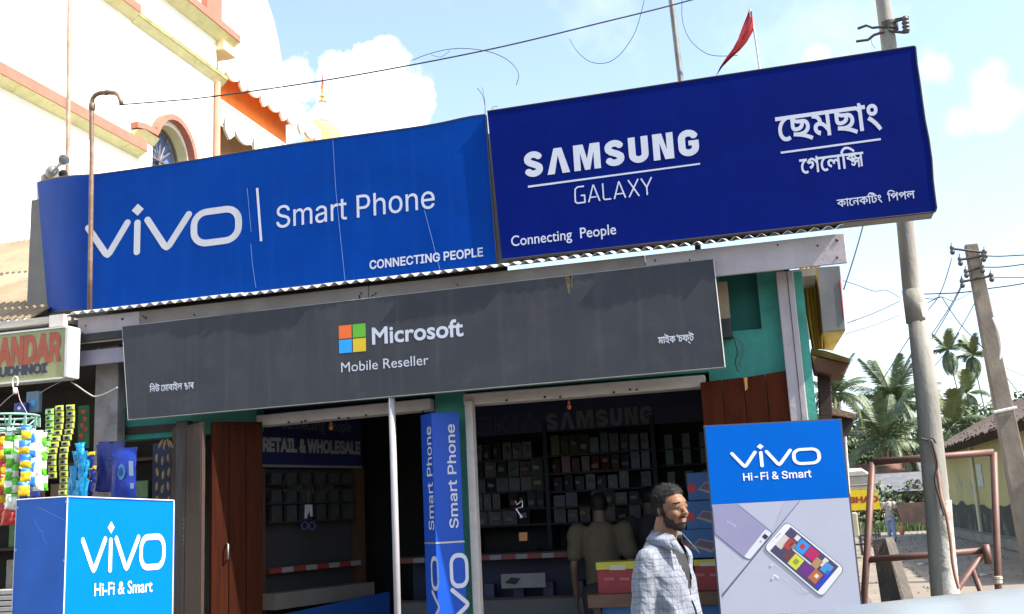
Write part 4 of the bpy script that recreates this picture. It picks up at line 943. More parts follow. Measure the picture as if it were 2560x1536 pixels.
# hook and packs by the sign, ring hanger
M_hook = mat('pale_hook', (.7, .66, .6), .4); M_str = mat('pinkish_string', (.5, .35, .33), .8)
def strg(pts, Y, lab, r=.003, m=None): cable(spline(pxs(pts, Y), 5), r, m or M_str, lab, 'string', 5, group='strings and hooks hanging in the stall')
YH = 6.75
mb = MB(); mb.tube(spline(pxs([(36, 975), (32, 962), (33, 948), (40, 942), (45, 950), (43, 965)], YH), 5), .006, 6); mb.tube(pxs([(38, 970), (38, 985)], YH), .016, 8); one(mb, 'hanging_hook', M_hook, 'pale plastic hook at the lower edge of the yellow sign', 'hook', smooth=True)
strg([(34, 985), (18, 998), (0, 1015), (-20, 1035)], YH, 'pinkish string going down left from the pale hook')
strg([(44, 975), (50, 1000), (62, 1022), (69, 1036)], YH, 'pinkish string going down right from the pale hook')
strg([(178, 955), (200, 970), (222, 985), (240, 992), (270, 982), (294, 969)], 6.95, 'dusty sagging rope from the yellow sign to the dark post', .006, mat('dusty_rope', (.36, .32, .28), .8))
strg([(155, 953), (125, 968), (98, 985)], 6.9, 'thin cord from under the yellow sign to the hanging packs', .0025)
def softpack(name, c, w, h, t, m, lab, cat, group, rz=0, parent=None, crimp=True, tilt=0, top_m=None, split=.3):
    """pillow shaped packet, top centre at c"""
    mb = MB(); NXp, NZp = 6, 10; c = Vector(c); vs = [];
    sd_ = random.uniform(0, 50)
    for s in (-1, 1):
        for j in range(NZp+1):
            v = j/NZp; pv = math.sin(math.pi*min(max(v, .0), 1))**.5 if 0 < v < 1 else 0
            for i in range(NXp+1):
                u = i/NXp; pu = math.sin(math.pi*u)**.6 if 0 < u < 1 else 0
                x = (u-.5)*w*(1-.10*pv); y = s*t*.5*pu*pv + .012*noise.noise(Vector((u*5+sd_, v*6, s))); z = -v*h
                a = rz; vs.append(Vector((x*math.cos(a)-y*math.sin(a)+tilt*z, x*math.sin(a)+y*math.cos(a), z))+c)
    K = (NXp+1)*(NZp+1); fs = []; mis = []
    for s in (0, 1):
        for j in range(NZp):
            for i in range(NXp):
                q = s*K+j*(NXp+1)+i; f = (q, q+1, q+NXp+2, q+NXp+1); fs.append(f if s else tuple(reversed(f))); mis.append(1 if (top_m and j/NZp < split) else 0)
    mb.add(vs, fs); mb.mi = mis
    ms_ = [m, top_m] if top_m else m
    if parent: return mb.build(name, ms_, parent, smooth=True)
    return one(mb, name, ms_, lab, cat, group, org=c, smooth=True)
FO = {n: mat('foil_'+n, c, .32, .15, var=.18, scale=30, bump=.5, bscale=30, spec=.6) for n, c in dict(green=(.12, .50, .03), white=(.72, .75, .66), yellow=(.70, .45, .02), blue=(.02, .16, .55), cyan=(.0, .22, .45), dkblue=(.012, .022, .17), red=(.4, .03, .02), black=(.02, .02, .03), silver=(.45, .48, .5)).items()}
YG = 6.6
# two packs above the ring
mb = MB(); a, b = at(35, 1008, 6.85), at(62, 1035, 6.85); mb.box(a.x, b.x, 6.85, 6.9, b.z, a.z); bevel(one(mb, 'goods_packet', FO['dkblue'], 'dark blue pack with a white emblem above the ring hanger', 'packet'), .006)
pk = COL.objects[-1]
stamp('emblem', facade(6.85), [[Vector(facade(6.85).px(48, 1021))+Vector((math.cos(t)*.018, math.sin(t)*.014)) for t in [i*.5236 for i in range(12)]]], M_letter, pk, .002)
mb = MB(); a, b = at(66, 980, 6.9), at(96, 1030, 6.9); mb.box(a.x, b.x, 6.9, 6.94, b.z, a.z); pk = bevel(one(mb, 'goods_packet', mat('slate_card', (.10, .16, .22), .5), 'grey blue card pack with light blue emblem beside the hook', 'packet'), .004)
stamp('emblem', facade(6.9), [[Vector(facade(6.9).px(83, 1008))+Vector((math.cos(t)*.022, math.sin(t)*.026)) for t in [i*.5236 for i in range(12)]]], mat('light_blue_print', (.05, .3, .6), .5), pk, .002)
# ring hanger
rg = thing('ring_hanger', at(28, 1040, YG), 'pale green double ring clip hanger with goods clipped on, at the left edge', 'hanger')
M_rg = mat('pale_green_plastic', (.22, .38, .30), .45)
cR = at(24, 1042, YG)
for (r, dz) in ((.205, 0), (.155, -.075), (.09, -.115)):
    mb = MB(); mb.tube([cR+Vector((r*math.cos(t*math.pi/12), r*math.sin(t*math.pi/12), dz)) for t in range(25)], .009, 6); mb.build('ring', M_rg, rg, smooth=True)
mb = MB()
for t in range(6): a_ = t*math.pi/3; mb.tube([cR+Vector((.205*math.cos(a_), .205*math.sin(a_), 0)), cR+Vector((.09*math.cos(a_), .09*math.sin(a_), -.115))], .006, 5)
mb.build('spoke', M_rg, rg, smooth=True)['kind'] = 'stuff'
for t in range(12):
    a_ = t*math.pi/6+.2; c = cR+Vector((.205*math.cos(a_), .205*math.sin(a_), -.01)); mb = MB(); mb.slab([c+Vector((-.008, -.004, 0)), c+Vector((.008, -.004, 0)), c+Vector((.012, -.004, -.07)), c+Vector((-.012, -.004, -.07))], (0, .008, 0)); mb.build('clip', M_rg, rg)
def strip(cols, lab_, grp):
    for (x, y0, n, w, h, Y, m, tm, nm, rz) in cols:
        p = at(x, y0, Y); z = p.z; xx = p.x
        for i in range(n):
            softpack('snack_packet', (xx+random.uniform(-.008, .008), Y+random.uniform(-.01, .01), z), w*1.25, h, .05, FO[m], '%s snack packet, %s from the top of its hanging strip' % (nm, ORD[i]), 'packet', grp, rz=.75+rz*.3+random.uniform(-.25, .25), tilt=random.uniform(-.06, .06), top_m=FO[tm] if tm else None, split=random.choice((.3, .5)))
            z -= h*.96; xx += .003
strip([(-14, 1092, 5, .062, .105, 6.62, 'white', 'yellow', 'white and yellow', .2), (8, 1080, 5, .058, .11, 6.66, 'yellow', 'red', 'yellow with red top', .2), (26, 1072, 5, .062, .10, 6.55, 'green', 'white', 'bright green', .3), (42, 1088, 5, .052, .11, 6.58, 'white', 'green', 'green topped white', .8),
       (66, 1066, 5, .068, .105, 6.50, 'yellow', 'blue', 'yellow with blue top', .1), (80, 1072, 4, .060, .11, 6.54, 'blue', 'white', 'blue with white top', .5), (94, 1076, 4, .062, .115, 6.58, 'white', None, 'plain white', -.3), (106, 1082, 4, .05, .11, 6.62, 'green', 'white', 'pale topped green', .6)], '', 'snack packets hanging in strips from the ring hanger')
# sachet strips, each sachet a part
def sachets(x, y0, n, w, h, Y, mA, mB_, lab, sag_=0):
    p = at(x, y0, Y); t = thing('sachet_strip', p, lab, 'sachet strip', 'strips of sachets hanging in the stall')
    ca, cb = mat('sachet_'+mA[0], mA[1], .4, var=.1), mat('sachet_'+mB_[0], mB_[1], .4, var=.25, scale=25)
    ck = mat('sachet_black', (.015, .015, .012), .5)
    for i in range(n):
        z0 = p.z-i*h; y_ = Y+.02*math.sin(i*.6)+sag_*i; xx = p.x-.004*i
        mb = MB()
        mb.add([(xx-w/2, y_, z0-h+.002), (xx+w/2, y_, z0-h+.002), (xx+w/2, y_, z0), (xx-w/2, y_, z0), (xx-w/2+.01, y_-.012, z0-h*.78), (xx+w/2-.01, y_-.012, z0-h*.78), (xx+w/2-.01, y_-.012, z0-h*.25), (xx-w/2+.01, y_-.012, z0-h*.25)],
               [(0, 1, 5, 4), (1, 2, 6, 5), (2, 3, 7, 6), (3, 0, 4, 7), (4, 5, 6, 7)]); mb.mi = [0, 0, 0, 0, 1]
        s = mb.build('sachet', [ca, cb], t)
        em = MB(); c = Vector((xx+random.uniform(-.01, .01), y_-.0135, z0-h*.5)); k = w*.24
        em.add([c+Vector((k*math.cos(a), 0, k*.62*math.sin(a))) for a in [j*math.pi/4+.2 for j in range(8)]], [tuple(range(8))]); em.build('print', ck, s).parent = s
    return t
sachets(124, 1022, 11, .078, .050, 6.9, ('green', (.20, .45, .05)), ('palegreen', (.55, .65, .5)), 'green and white sachet strip, leftmost of the three, partly in the sun')
sachets(148, 1014, 12, .080, .047, 6.93, ('lime', (.36, .40, .04)), ('grey', (.40, .42, .42)), 'lime and grey sachet strip, middle of the three, printed black')
sachets(176, 1012, 15, .080, .047, 7.0, ('lime', (.36, .40, .04)), ('grey', (.40, .42, .42)), 'lime and grey sachet strip, rightmost and longest of the three')
mb = MB(); mb.slab([at(196, 1016, 7.15), at(222, 1013, 7.15), at(222, 1120, 7.15), at(194, 1120, 7.15)], (0, .01, 0)); ps_ = one(mb, 'hanging_cloth', mat('green_print', (.015, .10, .03), .8), 'dark green hanging sheet with red spots beside the sachet strips', 'cloth')
for (x, y) in ((208, 1030), (212, 1048), (206, 1064), (214, 1075), (203, 1090)):
    c = Vector(facade(7.15).px(x, y)); stamp('red_spot', facade(7.15), [[(c.x+.02*math.cos(a)*(1+.3*math.sin(a*3)), c.y+.02*math.sin(a)) for a in [j*math.pi/5 for j in range(10)]]], FO['red'], ps_, .002)
# bundle of shiny blue packets
for i, (x, y, h, tl) in enumerate(((198, 1108, .16, -.25), (206, 1106, .19, .1), (190, 1128, .20, -.2), (212, 1128, .2, .15), (182, 1165, .2, -.15), (195, 1175, .22, -.05), (208, 1180, .2, .1), (216, 1150, .18, .2), (176, 1195, .2, -.05), (200, 1200, .2, .05), (190, 1210, .18, 0), (213, 1200, .2, .1))):
    softpack('snack_packet', at(x, y, 6.8+.03*(i % 3)), .065, h, .035, FO['cyan'], 'shiny metallic blue packet, %s of the bunch beside the post' % ('third', 'topmost', 'fourth', 'fifth', 'seventh', 'eighth', 'ninth', 'sixth', 'tenth', 'eleventh', 'lowest left', 'lowest right')[i], 'packet', 'shiny blue packets bunched beside the post', rz=random.uniform(-.6, .6), tilt=tl)
for i, (x, y) in enumerate(((228, 1130), (232, 1165), (226, 1195))):
    softpack('snack_packet', at(x, y, 6.95), .07, .13, .03, FO['dkblue'], 'small dark yellow-topped packet right of the shiny blue bunch, %s of three' % ('upper', 'middle', 'lower')[i], 'packet', 'small dark packets by the post', tilt=.05, top_m=FO['yellow'], split=.2)
# flat dark blue pouches on the post
for i, (x, y, w, h, rz) in enumerate(((268, 1112, .16, .36, .8), (262, 1108, .10, .38, 1.2), (280, 1104, .2, .38, .5))):
    softpack('blue_pouch', at(x, y, 7.12-.01*i), w, h, .03, FO['dkblue'], 'dark blue pouch behind the large one on the post, %s' % ('turned one', 'narrow edge-on one', 'highest one')[i], 'pouch', 'dark blue pouches hanging on the post', rz=rz)
bp_ = softpack('blue_pouch', at(311, 1120, 7.0), .235, .40, .06, mat('pouch_blue', (.008, .03, .28), .35, var=.2, bump=.6, bscale=12), 'large dark blue pouch with oval print hanging right of the whitish post', 'pouch', None)
PP = facade(6.965)
c = Vector(PP.px(303, 1180))
stamp('oval_print', PP, [[(c.x+.035*math.cos(a), c.y+.06*math.sin(a)) for a in [j*math.pi/10 for j in range(20)]]], mat('print_blue', (.05, .2, .42), .5), bp_, .0)
stamp('oval_print', PP, [[(c.x+.02*math.cos(a), c.y+.035*math.sin(a)) for a in [j*math.pi/8 for j in range(16)]]], mat('print_dark', (.02, .05, .15), .5), bp_, .003)
stamp('label_print', PP, pxpoly(PP, [(322, 1153), (333, 1153), (334, 1190), (323, 1190)]), mat('print_grey', (.25, .3, .38), .5), bp_, .002)
stamp('label_print', PP, pxpoly(PP, [(326, 1208), (335, 1208), (335, 1222), (326, 1222)]), mat('print_grey', (.25, .3, .38), .5), bp_, .002)
# netted strings of tan pods at the door post
nb_ = thing('pod_bunch', at(412, 1095, 7.25), 'dark bunch of tan almond shaped packets in rows beside the door post', 'packet bunch')
M_tan = mat('tan_pod', (.28, .18, .08), .6, var=.25); M_tan2 = mat('dark_wrap', (.02, .025, .06), .6)
mb = MB(); mb.slab([at(382, 1110, 7.31), at(445, 1100, 7.31), at(448, 1270, 7.31), at(380, 1270, 7.31)], (0, .05, 0)); mb.build('wrap_sheet', M_tan2, nb_)
for (x, y, a_) in ((402, 1110, .5), (412, 1112, .2), (422, 1108, -.3), (430, 1112, -.5)):
    mb = MB(); mb.ell(at(x, y, 7.22), (.011, .012, .042), 8, 6, Matrix.Rotation(a_, 3, 'Y')); mb.build('pod', M_tan, nb_, smooth=True)
for r in range(5):
    for c in range(4):
        x = 392+c*14.5+(r % 2)*1.5; y = 1146+r*35+(c % 2)*7
        mb = MB(); mb.ell(at(x, y, 7.24), (.0125, .014, .036), 8, 6, Matrix.Rotation(random.uniform(-.15, .15), 3, 'Y')); mb.build('pod', M_tan, nb_, smooth=True)
# goods low at the left edge
for i, (x, y, m, nm) in enumerate(((10, 1215, 'yellow', 'yellow'), (30, 1232, 'white', 'white'), (5, 1255, 'red', 'red'), (22, 1268, 'red', 'red'), (60, 1210, 'dkblue', 'dark blue'), (88, 1215, 'dkblue', 'dark blue'))):
    softpack('snack_packet', at(x, y, 7.0), .13, .14, .06, FO[m], '%s packet low in the stall above the blue box, %s from left' % (nm, ('second', 'fourth', 'leftmost', 'third', 'fifth', 'sixth')[i]), 'packet', 'packets piled low in the stall', rz=.2)
for r in range(5):
    mb = MB(); a = at(0, 1480+r*14, 6.2); mb.box(a.x-.1, a.x+.16, 6.2, 6.35, a.z-.02, a.z+.01); bevel(one(mb, 'card_box', mat('pale_card', (.30, .28, .25), .7), 'thin pale card box, %s from the top, stack left of blue box' % ORD[r], 'box', 'thin boxes stacked left of the blue box'), .003)
for (x, y, m, nm) in ((438, 1400, 'red', 'reddish'), (438, 1430, 'red', 'reddish'), (436, 1465, 'silver', 'silvery'), (440, 1500, 'green', 'greenish')):
    softpack('snack_packet', at(x, y, 7.15), .08, .10, .05, FO[m], '%s small packet between blue box and door post, %s' % (nm, 'at height of its logo' if y == 1400 else 'lower down' if y == 1430 else 'near the frame bottom' if y == 1465 else 'lowest one'), 'packet', 'small packets beside the door post')
# ------------------------------------------------------------------ BLUE DISPLAY BOX
K0, K1, K2 = at(169, 1242, 5.2), at(435, 1252, 5.6), at(42, 1250, 5.45)
bx_ = thing('display_box', (K0.x, K0.y, 0), 'tall blue display box with white "vivo Hi-Fi & Smart" print at lower left', 'display box')
ub = Vector((K1.x-K0.x, K1.y-K0.y, 0)); us = Vector((K2.x-K0.x, K2.y-K0.y, 0))
def vq(A, B, za, zb_, z0, nrm, t=.008):
    A = Vector((A.x, A.y, 0)); B = Vector((B.x, B.y, 0)); nn = nrm*t
    return [A+Vector((0, 0, z0)), B+Vector((0, 0, z0)), B+Vector((0, 0, zb_)), A+Vector((0, 0, za))], nn
nf = Vector((ub.y, -ub.x, 0)).normalized(); nf = nf if nf.dot(-Vector((K0.x, K0.y, 0))) > 0 else -nf
nl = Vector((us.y, -us.x, 0)).normalized(); nl = nl if nl.dot(-Vector((K0.x, K0.y, 0))) > 0 else -nl
M_cy = mat('cyan_print', (.0, .155, .75), .6, var=.03, spec=.05); M_bx = mat('shaded_side_print', (.0, .105, .46), .6, var=.14, scale=3, patch=((.01, .13, .50), 6, .55, .8, .5), spec=.1)  # side print is a darker copy of the front, shade put into it
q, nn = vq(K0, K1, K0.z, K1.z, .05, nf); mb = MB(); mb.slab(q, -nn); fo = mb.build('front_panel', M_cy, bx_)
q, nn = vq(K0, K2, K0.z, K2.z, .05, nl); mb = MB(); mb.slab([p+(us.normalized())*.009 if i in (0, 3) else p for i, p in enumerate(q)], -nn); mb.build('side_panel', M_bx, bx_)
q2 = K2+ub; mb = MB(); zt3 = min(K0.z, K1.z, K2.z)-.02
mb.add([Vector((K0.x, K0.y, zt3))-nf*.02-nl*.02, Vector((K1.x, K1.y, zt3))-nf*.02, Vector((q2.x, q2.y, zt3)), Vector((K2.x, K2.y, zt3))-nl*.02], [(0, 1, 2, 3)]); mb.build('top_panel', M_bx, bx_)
for A, B in ((K1, q2), (q2, K2)):
    mb = MB(); A = Vector((A.x, A.y, 0)); B = Vector((B.x, B.y, 0)); mb.slab([A+Vector((0, 0, .05)), B+Vector((0, 0, .05)), B+Vector((0, 0, zt3)), A+Vector((0, 0, zt3))], (.004, .004, 0)); mb.build('back_panel', M_bx, bx_)
M_al = mat('pale_edging', (.6, .62, .66), .5, .2)
mb = MB(); mb.tube([K0+nf*.002+nl*.002, K1+nf*.003], .004, 4); mb.tube([K0+nf*.002+nl*.002, K2+nl*.003], .004, 4)
mb.tube([Vector((K0.x, K0.y, .05)), K0], .0045, 4); mb.tube([Vector((K1.x, K1.y, .05)), K1], .004, 4); mb.tube([Vector((K2.x, K2.y, .05)), K2], .004, 4); mb.build('edging', M_al, bx_)
PBX = Plane(Vector((K0.x, K0.y, 0)), ub, (0, 0, 1)); M_white = mat('bright_white_print', (.82, .82, .82), .6, var=.02)
word('logo', PBX, '', None, (203, 1345), (414, 1345), (235, 1435), (208, 1344), M_white, bx_, cs=logo_shapes(.2), ymin=(-.1, 1.1))
word('lettering', PBX, 'Hi-Fi & Smart', None, (236, 1480), (381, 1460), (239, 1490), (239, 1459), M_white, bx_, bold=.01)
PSD = Plane(Vector((K0.x, K0.y, 0)), -us, (0, 0, 1))
for (x, y) in ((166, 1255), (46, 1270), (161, 1402), (41, 1376), (31, 1526)):
    a, b = PSD.px(x, y); p = PSD.pt(a, b, .0); mb = MB(); mb.lathe(p, [(.008, 0), (.008, .003), (.004, .005)], 8, PSD.n); mb.build('screw', M_steel, bx_)
for P in ([(84, 1297), (92, 1310), (98, 1325), (108, 1332)], [(105, 1335), (112, 1350), (118, 1362)], [(96, 1268), (130, 1285), (165, 1302)]):
    stamp('scratch', PSD, ribbon([Vector(PSD.px(*p)) for p in P], .0025, cap=False), M_scr, bx_, .001)
# ------------------------------------------------------------------ STANDEE, right
YT = 6.85
sdq = [at(1760, 1067, YT), at(2098, 1050, YT+.06), at(2152, 1497, YT+.06), at(1806, 1536, YT)]
sdt = thing('standee', ((sdq[0].x+sdq[1].x)/2, YT, 0), 'tall printed board with blue "vivo Hi-Fi & Smart" top and phones below, right of the man', 'advertising board')
xl, xr = (sdq[0].x+sdq[3].x)/2, (sdq[1].x+sdq[2].x)/2
ust = Vector((xr-xl, .06, 0)).normalized(); PST = Plane((xl, YT, 0), ust, (0, 0, 1))
aL = 0; aR = (xr-xl)/ust.x; bT0 = PST.px(1760, 1067)[1]; bT1 = PST.px(2098, 1050)[1]; bM0 = PST.px(1782, 1262)[1]; bM1 = PST.px(2123, 1244)[1]
def pslab(pl, pts, h0, h1, name, m, parent, lab=None):
    mb = MB(); P = [pl.pt(a, b, h1) for a, b in pts]; mb.slab(P, pl.n*(h0-h1)); return mb.build(name, m, parent, label=lab)
pslab(PST, [(aL-.01, .02), (aR+.01, .02), (aR+.01, bT1+.008), (aL-.01, bT0+.008)], -.03, -.002, 'backing_board', mat('dark_board', (.06, .06, .07), .7), sdt)
M_sblue = mat('standee_blue', (.0, .11, .49), .6, var=.05, spec=.06); M_swh = mat('standee_white', (.42, .43, .50), .6, var=.02, spec=.06)
pslab(PST, [(aL, bM0+.001), (aR, bM1+.001), (aR, bT1), (aL, bT0)], -.001, .001, 'blue_print', M_sblue, sdt)
pslab(PST, [(aL, .02), (aR, .02), (aR, bM1-.001), (aL, bM0-.001)], -.001, .001, 'pale_print', M_swh, sdt)
word('logo', PST, '', None, (1825, 1130), (2051, 1130), (1862, 1171), (1829, 1131), M_white, sdt, cs=logo_shapes(.2), ymin=(-.1, 1.1), h=.003)
word('lettering', PST, 'Hi-Fi & Smart', F_SANS, (1858, 1195), (2029, 1190), (1863, 1202), (1861, 1184), M_white, sdt, bold=.012, h=.003)
def zp(x, y): return PST.px(1760+x/4.85, 1230+y/4.85)
def pr(name, pts, col, h, nm=None, rgh=.5): return stamp(name, PST, [ccw([zp(*p) for p in pts])], mat(nm or 'print_%03d' % int(sum(col)*977), col, rgh, var=.04), sdt, h)
def rounded(pts, r):
    out = []; n = len(pts); P = [Vector(p) for p in pts]
    for i in range(n):
        a, b, c = P[i-1], P[i], P[(i+1) % n]; d1 = (a-b).normalized()*r; d2 = (c-b).normalized()*r
        for t in range(6): f = t/5; out.append(tuple((b+d1)*(1-f)**2+b*2*f*(1-f)+(b+d2)*f*f))
    return out
pr('print_shape', [(980, 115), (1150, 110), (870, 430), (830, 480)], (.38, .38, .47), .0020)
pr('print_shape', [(720, 690), (560, 830), (215, 1240), (240, 1110), (480, 830)], (.42, .43, .50), .0020)
pr('print_line', [(1160, 108), (1178, 108), (235, 1268), (222, 1275), (215, 1245)], (.12, .12, .16), .0023)
pr('print_line', [(1172, 108), (1182, 108), (236, 1280), (228, 1275)], (.5, .52, .62), .0026)
# purple phone back
pr('phone_print', [(100, 165), (410, 150), (820, 480), (828, 510), (560, 825), (530, 830), (480, 800), (135, 515)], (.13, .13, .18), .0028)
pr('phone_print', [(104, 168), (400, 155), (812, 483), (818, 510), (556, 815), (530, 820), (484, 790), (138, 508)], (.27, .25, .38), .0032)
pr('phone_print', rounded([(745, 452), (822, 500), (556, 818), (484, 785)], 22), (.62, .62, .68), .0036)
pr('print_lens', rounded([(735, 505), (783, 542), (745, 582), (700, 545)], 12), (.02, .02, .02), .0040)
pr('print_lens', [(680, 592), (700, 600), (690, 618), (672, 608)], (.25, .25, .25), .0040)
lg = logo_shapes(.16); o_ = Vector(zp(285, 345)); e_ = Vector(zp(392, 410)); dv = (e_-o_)/4.9; pv = Vector((-dv.y, dv.x))*.95
stamp('logo', PST, [ccw([tuple(o_-pv*.3+dv*p[0]+pv*(p[1]-.6)) for p in l]) for l in lg], mat('print_pale', (.6, .6, .7), .5), sdt, .0038)
# white phone
wp = [(1000, 355), (1710, 930), (1430, 1278), (722, 680)]
pr('phone_print', rounded([(1000, 352), (1712, 932), (1430, 1284), (716, 680)], 75), (.16, .16, .18), .0044)
pr('phone_print', rounded([(1002, 364), (1700, 932), (1428, 1272), (728, 680)], 70), (.68, .67, .68), .0048)
pr('screen_print', [(1050, 425), (1632, 905), (1378, 1205), (800, 715)], (.055, .045, .10), .0052)
def sp_(u, v):  # screen coordinates: u along the long side, v across
    A, B, D = Vector((1050, 425)), Vector((1632, 905)), Vector((800, 715)); return tuple(A+(B-A)*u+(D-A)*v)
def tile(u0, u1, v0, v1, col, h=.0056): pr('screen_tile', [sp_(u0, v0), sp_(u1, v0), sp_(u1, v1), sp_(u0, v1)], col, h)
tile(.0, .12, .30, .75, (.55, .48, .42)); tile(.10, .22, .28, .62, (.45, .03, .03)); tile(.16, .24, .05, .22, (.6, .58, .55)); tile(.2, .34, .6, .9, (.12, .04, .05)); tile(.17, .27, .32, .5, (.25, .18, .18))
tile(.26, .44, .06, .45, (.02, .25, .65)); tile(.45, .64, .06, .40, (.42, .01, .10)); tile(.34, .52, .55, .95, (.55, .55, .05)); tile(.55, .74, .55, .92, (.12, .02, .18))
tile(.64, .76, .20, .52, (.40, .22, .10)); tile(.74, .82, .05, .35, (.6, .6, .52)); tile(.80, .95, .12, .45, (.05, .25, .55)); tile(.74, .92, .52, .9, (.42, .12, .03)); tile(.9, 1, .3, .95, (.02, .04, .4)); tile(.26, .66, .48, .525, (.6, .58, .5)); 
tile(.31, .39, .16, .32, (.01, .12, .38), .006); tile(.39, .47, .66, .82, (.25, .28, .03), .006); tile(.80, .86, .62, .74, (.6, .6, .6), .006)
stamp('print_line', PST, ribbon([Vector(zp(868, 562)), Vector(zp(925, 500))], .0028), mat('print_black', (.03, .03, .03), .5), sdt, .0056)
c = Vector(zp(838, 600)); stamp('print_lens', PST, [[(c.x+.002*math.cos(a), c.y+.002*math.sin(a)) for a in [j*math.pi/4 for j in range(8)]]], mat('print_black', (.03, .03, .03), .5), sdt, .0056)
# earphones
M_ear = mat('print_grey2', (.30, .30, .33), .5); M_earw = mat('print_white2', (.70, .70, .72), .5)
stamp('cord_print', PST, ribbon([Vector(zp(*p)) for p in [(840, 890), (900, 940), (1000, 1020), (1150, 1150), (1210, 1225), (1260, 1235), (1310, 1195)]], .0016), M_ear, sdt, .0030)
stamp('cord_print', PST, ribbon([Vector(zp(*p)) for p in [(880, 1035), (960, 1075), (1060, 1160), (1130, 1215), (1190, 1240), (1250, 1238)]], .0016), M_ear, sdt, .0033)
for (x, y, r) in ((820, 885, .0085), (835, 1045, .0085)):
    c = Vector(zp(x, y))
    stamp('earbud_print', PST, [[(c.x+r*math.cos(a), c.y+r*math.sin(a)) for a in [j*math.pi/8 for j in range(16)]]], M_ear, sdt, .0038)
    stamp('earbud_print', PST, [[(c.x+r*.85*math.cos(a), c.y+r*.85*math.sin(a)) for a in [j*math.pi/8 for j in range(16)]]], M_earw, sdt, .0042)
    stamp('earbud_print', PST, [[(c.x+r*.35*math.cos(a), c.y+r*.35*math.sin(a)) for a in [j*math.pi/6 for j in range(12)]]], M_ear, sdt, .0046)
stamp('earbud_print', PST, ribbon([Vector(zp(845, 1010)), Vector(zp(870, 1015)), Vector(zp(905, 1045))], .008), M_earw, sdt, .0036)
mb = MB(); mb.tube([Vector((xl+.1, YT+.05, bT0-.1)), Vector((xl+.1, YT+.45, .02))], .012, 6); mb.tube([Vector((xr-.1, YT+.1, bT0-.1)), Vector((xr-.1, YT+.5, .02))], .012, 6); mb.build('rear_leg', M_steel, sdt)
# ------------------------------------------------------------------ SHOP INTERIOR
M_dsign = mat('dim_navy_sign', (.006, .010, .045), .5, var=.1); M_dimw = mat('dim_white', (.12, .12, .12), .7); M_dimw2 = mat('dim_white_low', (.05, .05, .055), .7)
YI = 9.7
PI_ = facade(YI)
isg = thing('indoor_sign', (-1.5, YI, 2.5), 'dim navy sign band inside the right opening reading "NOKIA SAMSUNG"', 'sign')
a, b = at(1172, 1100, YI), at(1760, 990, YI)
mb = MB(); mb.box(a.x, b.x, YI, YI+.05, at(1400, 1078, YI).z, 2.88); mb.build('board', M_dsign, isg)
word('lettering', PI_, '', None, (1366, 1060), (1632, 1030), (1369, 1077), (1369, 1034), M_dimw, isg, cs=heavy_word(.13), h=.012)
def outline_word():
    w = .03; out = []; x = 0
    L_ = [(arc(.4, .5, .38, .48, 0, 360, 18), .8), ([(0.05, 0), (.05, 1)], .12), ([(.2, 0), (.2, 1)], .1)]
    def dbl(P, g=.13): 
        o = []
        for s in (-1, 1):
            q = []
            for i, p in enumerate(P):
                a = Vector(P[max(i-1, 0)]); b = Vector(P[min(i+1, len(P)-1)]); t = (b-a).normalized(); q.append((p[0]-t.y*s*g/2, p[1]+t.x*s*g/2))
            o += ribbon(q, w, cap=False)
        return o
    for P, wd in (([[(0, 0), (0, 1)], [(0, 1), (.7, 0)], [(.7, 0), (.7, 1)]], .7), ([[(.05, .05), (.75, .05), (.75, .95), (.05, .95), (.05, .05)]], .8), ([[(0, 0), (0, 1)], [(.55, 1), (.06, .5), (.6, 0)]], .6), ([[(0, 0), (0, 1)]], .0), ([[(0, 0), (.42, 1), (.84, 0)]], .84)):
        for q in P: out += [[(p[0]+x, p[1]) for p in l] for l in dbl(q)]
        x += wd+.28
    return out
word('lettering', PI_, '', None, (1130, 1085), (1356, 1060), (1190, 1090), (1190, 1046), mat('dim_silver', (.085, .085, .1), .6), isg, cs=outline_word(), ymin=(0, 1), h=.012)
M_shelf = mat('black_shelf', (.012, .011, .010), .7)
rack = thing('wall_rack', (-1.6, YI+.2, 0), 'dark wall rack with product shelves at the back of the right opening', 'shelf rack')
xr0, xr1, xr2 = at(1172, 1200, YI).x, at(1368, 1200, YI).x, at(1640, 1200, YI).x
for x in (xr0, xr1, xr2, -.55):
    mb = MB(); mb.box(x-.02, x+.02, YI-.02, YI+.35, .12, 2.45); mb.build('upright', M_shelf, rack)
mb = MB(); mb.box(xr0, -.5, YI+.36, YI+.4, .12, 2.9); mb.build('back_panel', mat('rack_back', (.018, .016, .015), .8), rack)
def pxz(x, y): return at(x, y, YI).z
rowsL = [(1148, .16), (1190, .16), (1228, .15), (1272, .16), (1312, .15)]
rowsR = [(1130, .17), (1176, .15), (1222, .15), (1262, .13), (1302, .14)]
cL = [[(.05, .05, .05)]*7, [(.045, .045, .045)]*6, [(.03, .035, .035)]*6, [(.04, .015, .015), (.03, .03, .03)]*4, [(.03, .03, .035)]*5]
cR = [[(.075, .085, .02)]*4+[(.04, .08, .075)]*3+[(.09, .1, .1)]*3, [(.11, .035, .03)]*7+[(.03, .04, .09)]*3, [(.07, .07, .075)]*9, [(.04, .035, .035)]*8, [(.05, .02, .02)]*8]
cn = {(.05, .05, .05): 'grey', (.045, .045, .045): 'grey', (.03, .035, .035): 'dark grey', (.04, .015, .015): 'dark red', (.03, .03, .03): 'black', (.03, .03, .035): 'black', (.075, .085, .02): 'yellow green', (.04, .08, .075): 'blue green', (.09, .1, .1): 'pale grey', (.11, .035, .03): 'pinkish red', (.03, .04, .09): 'bluish', (.07, .07, .075): 'pale', (.04, .035, .035): 'brownish', (.05, .02, .02): 'dark red'}
ordn = ('topmost', 'second', 'third', 'fourth', 'lowest')
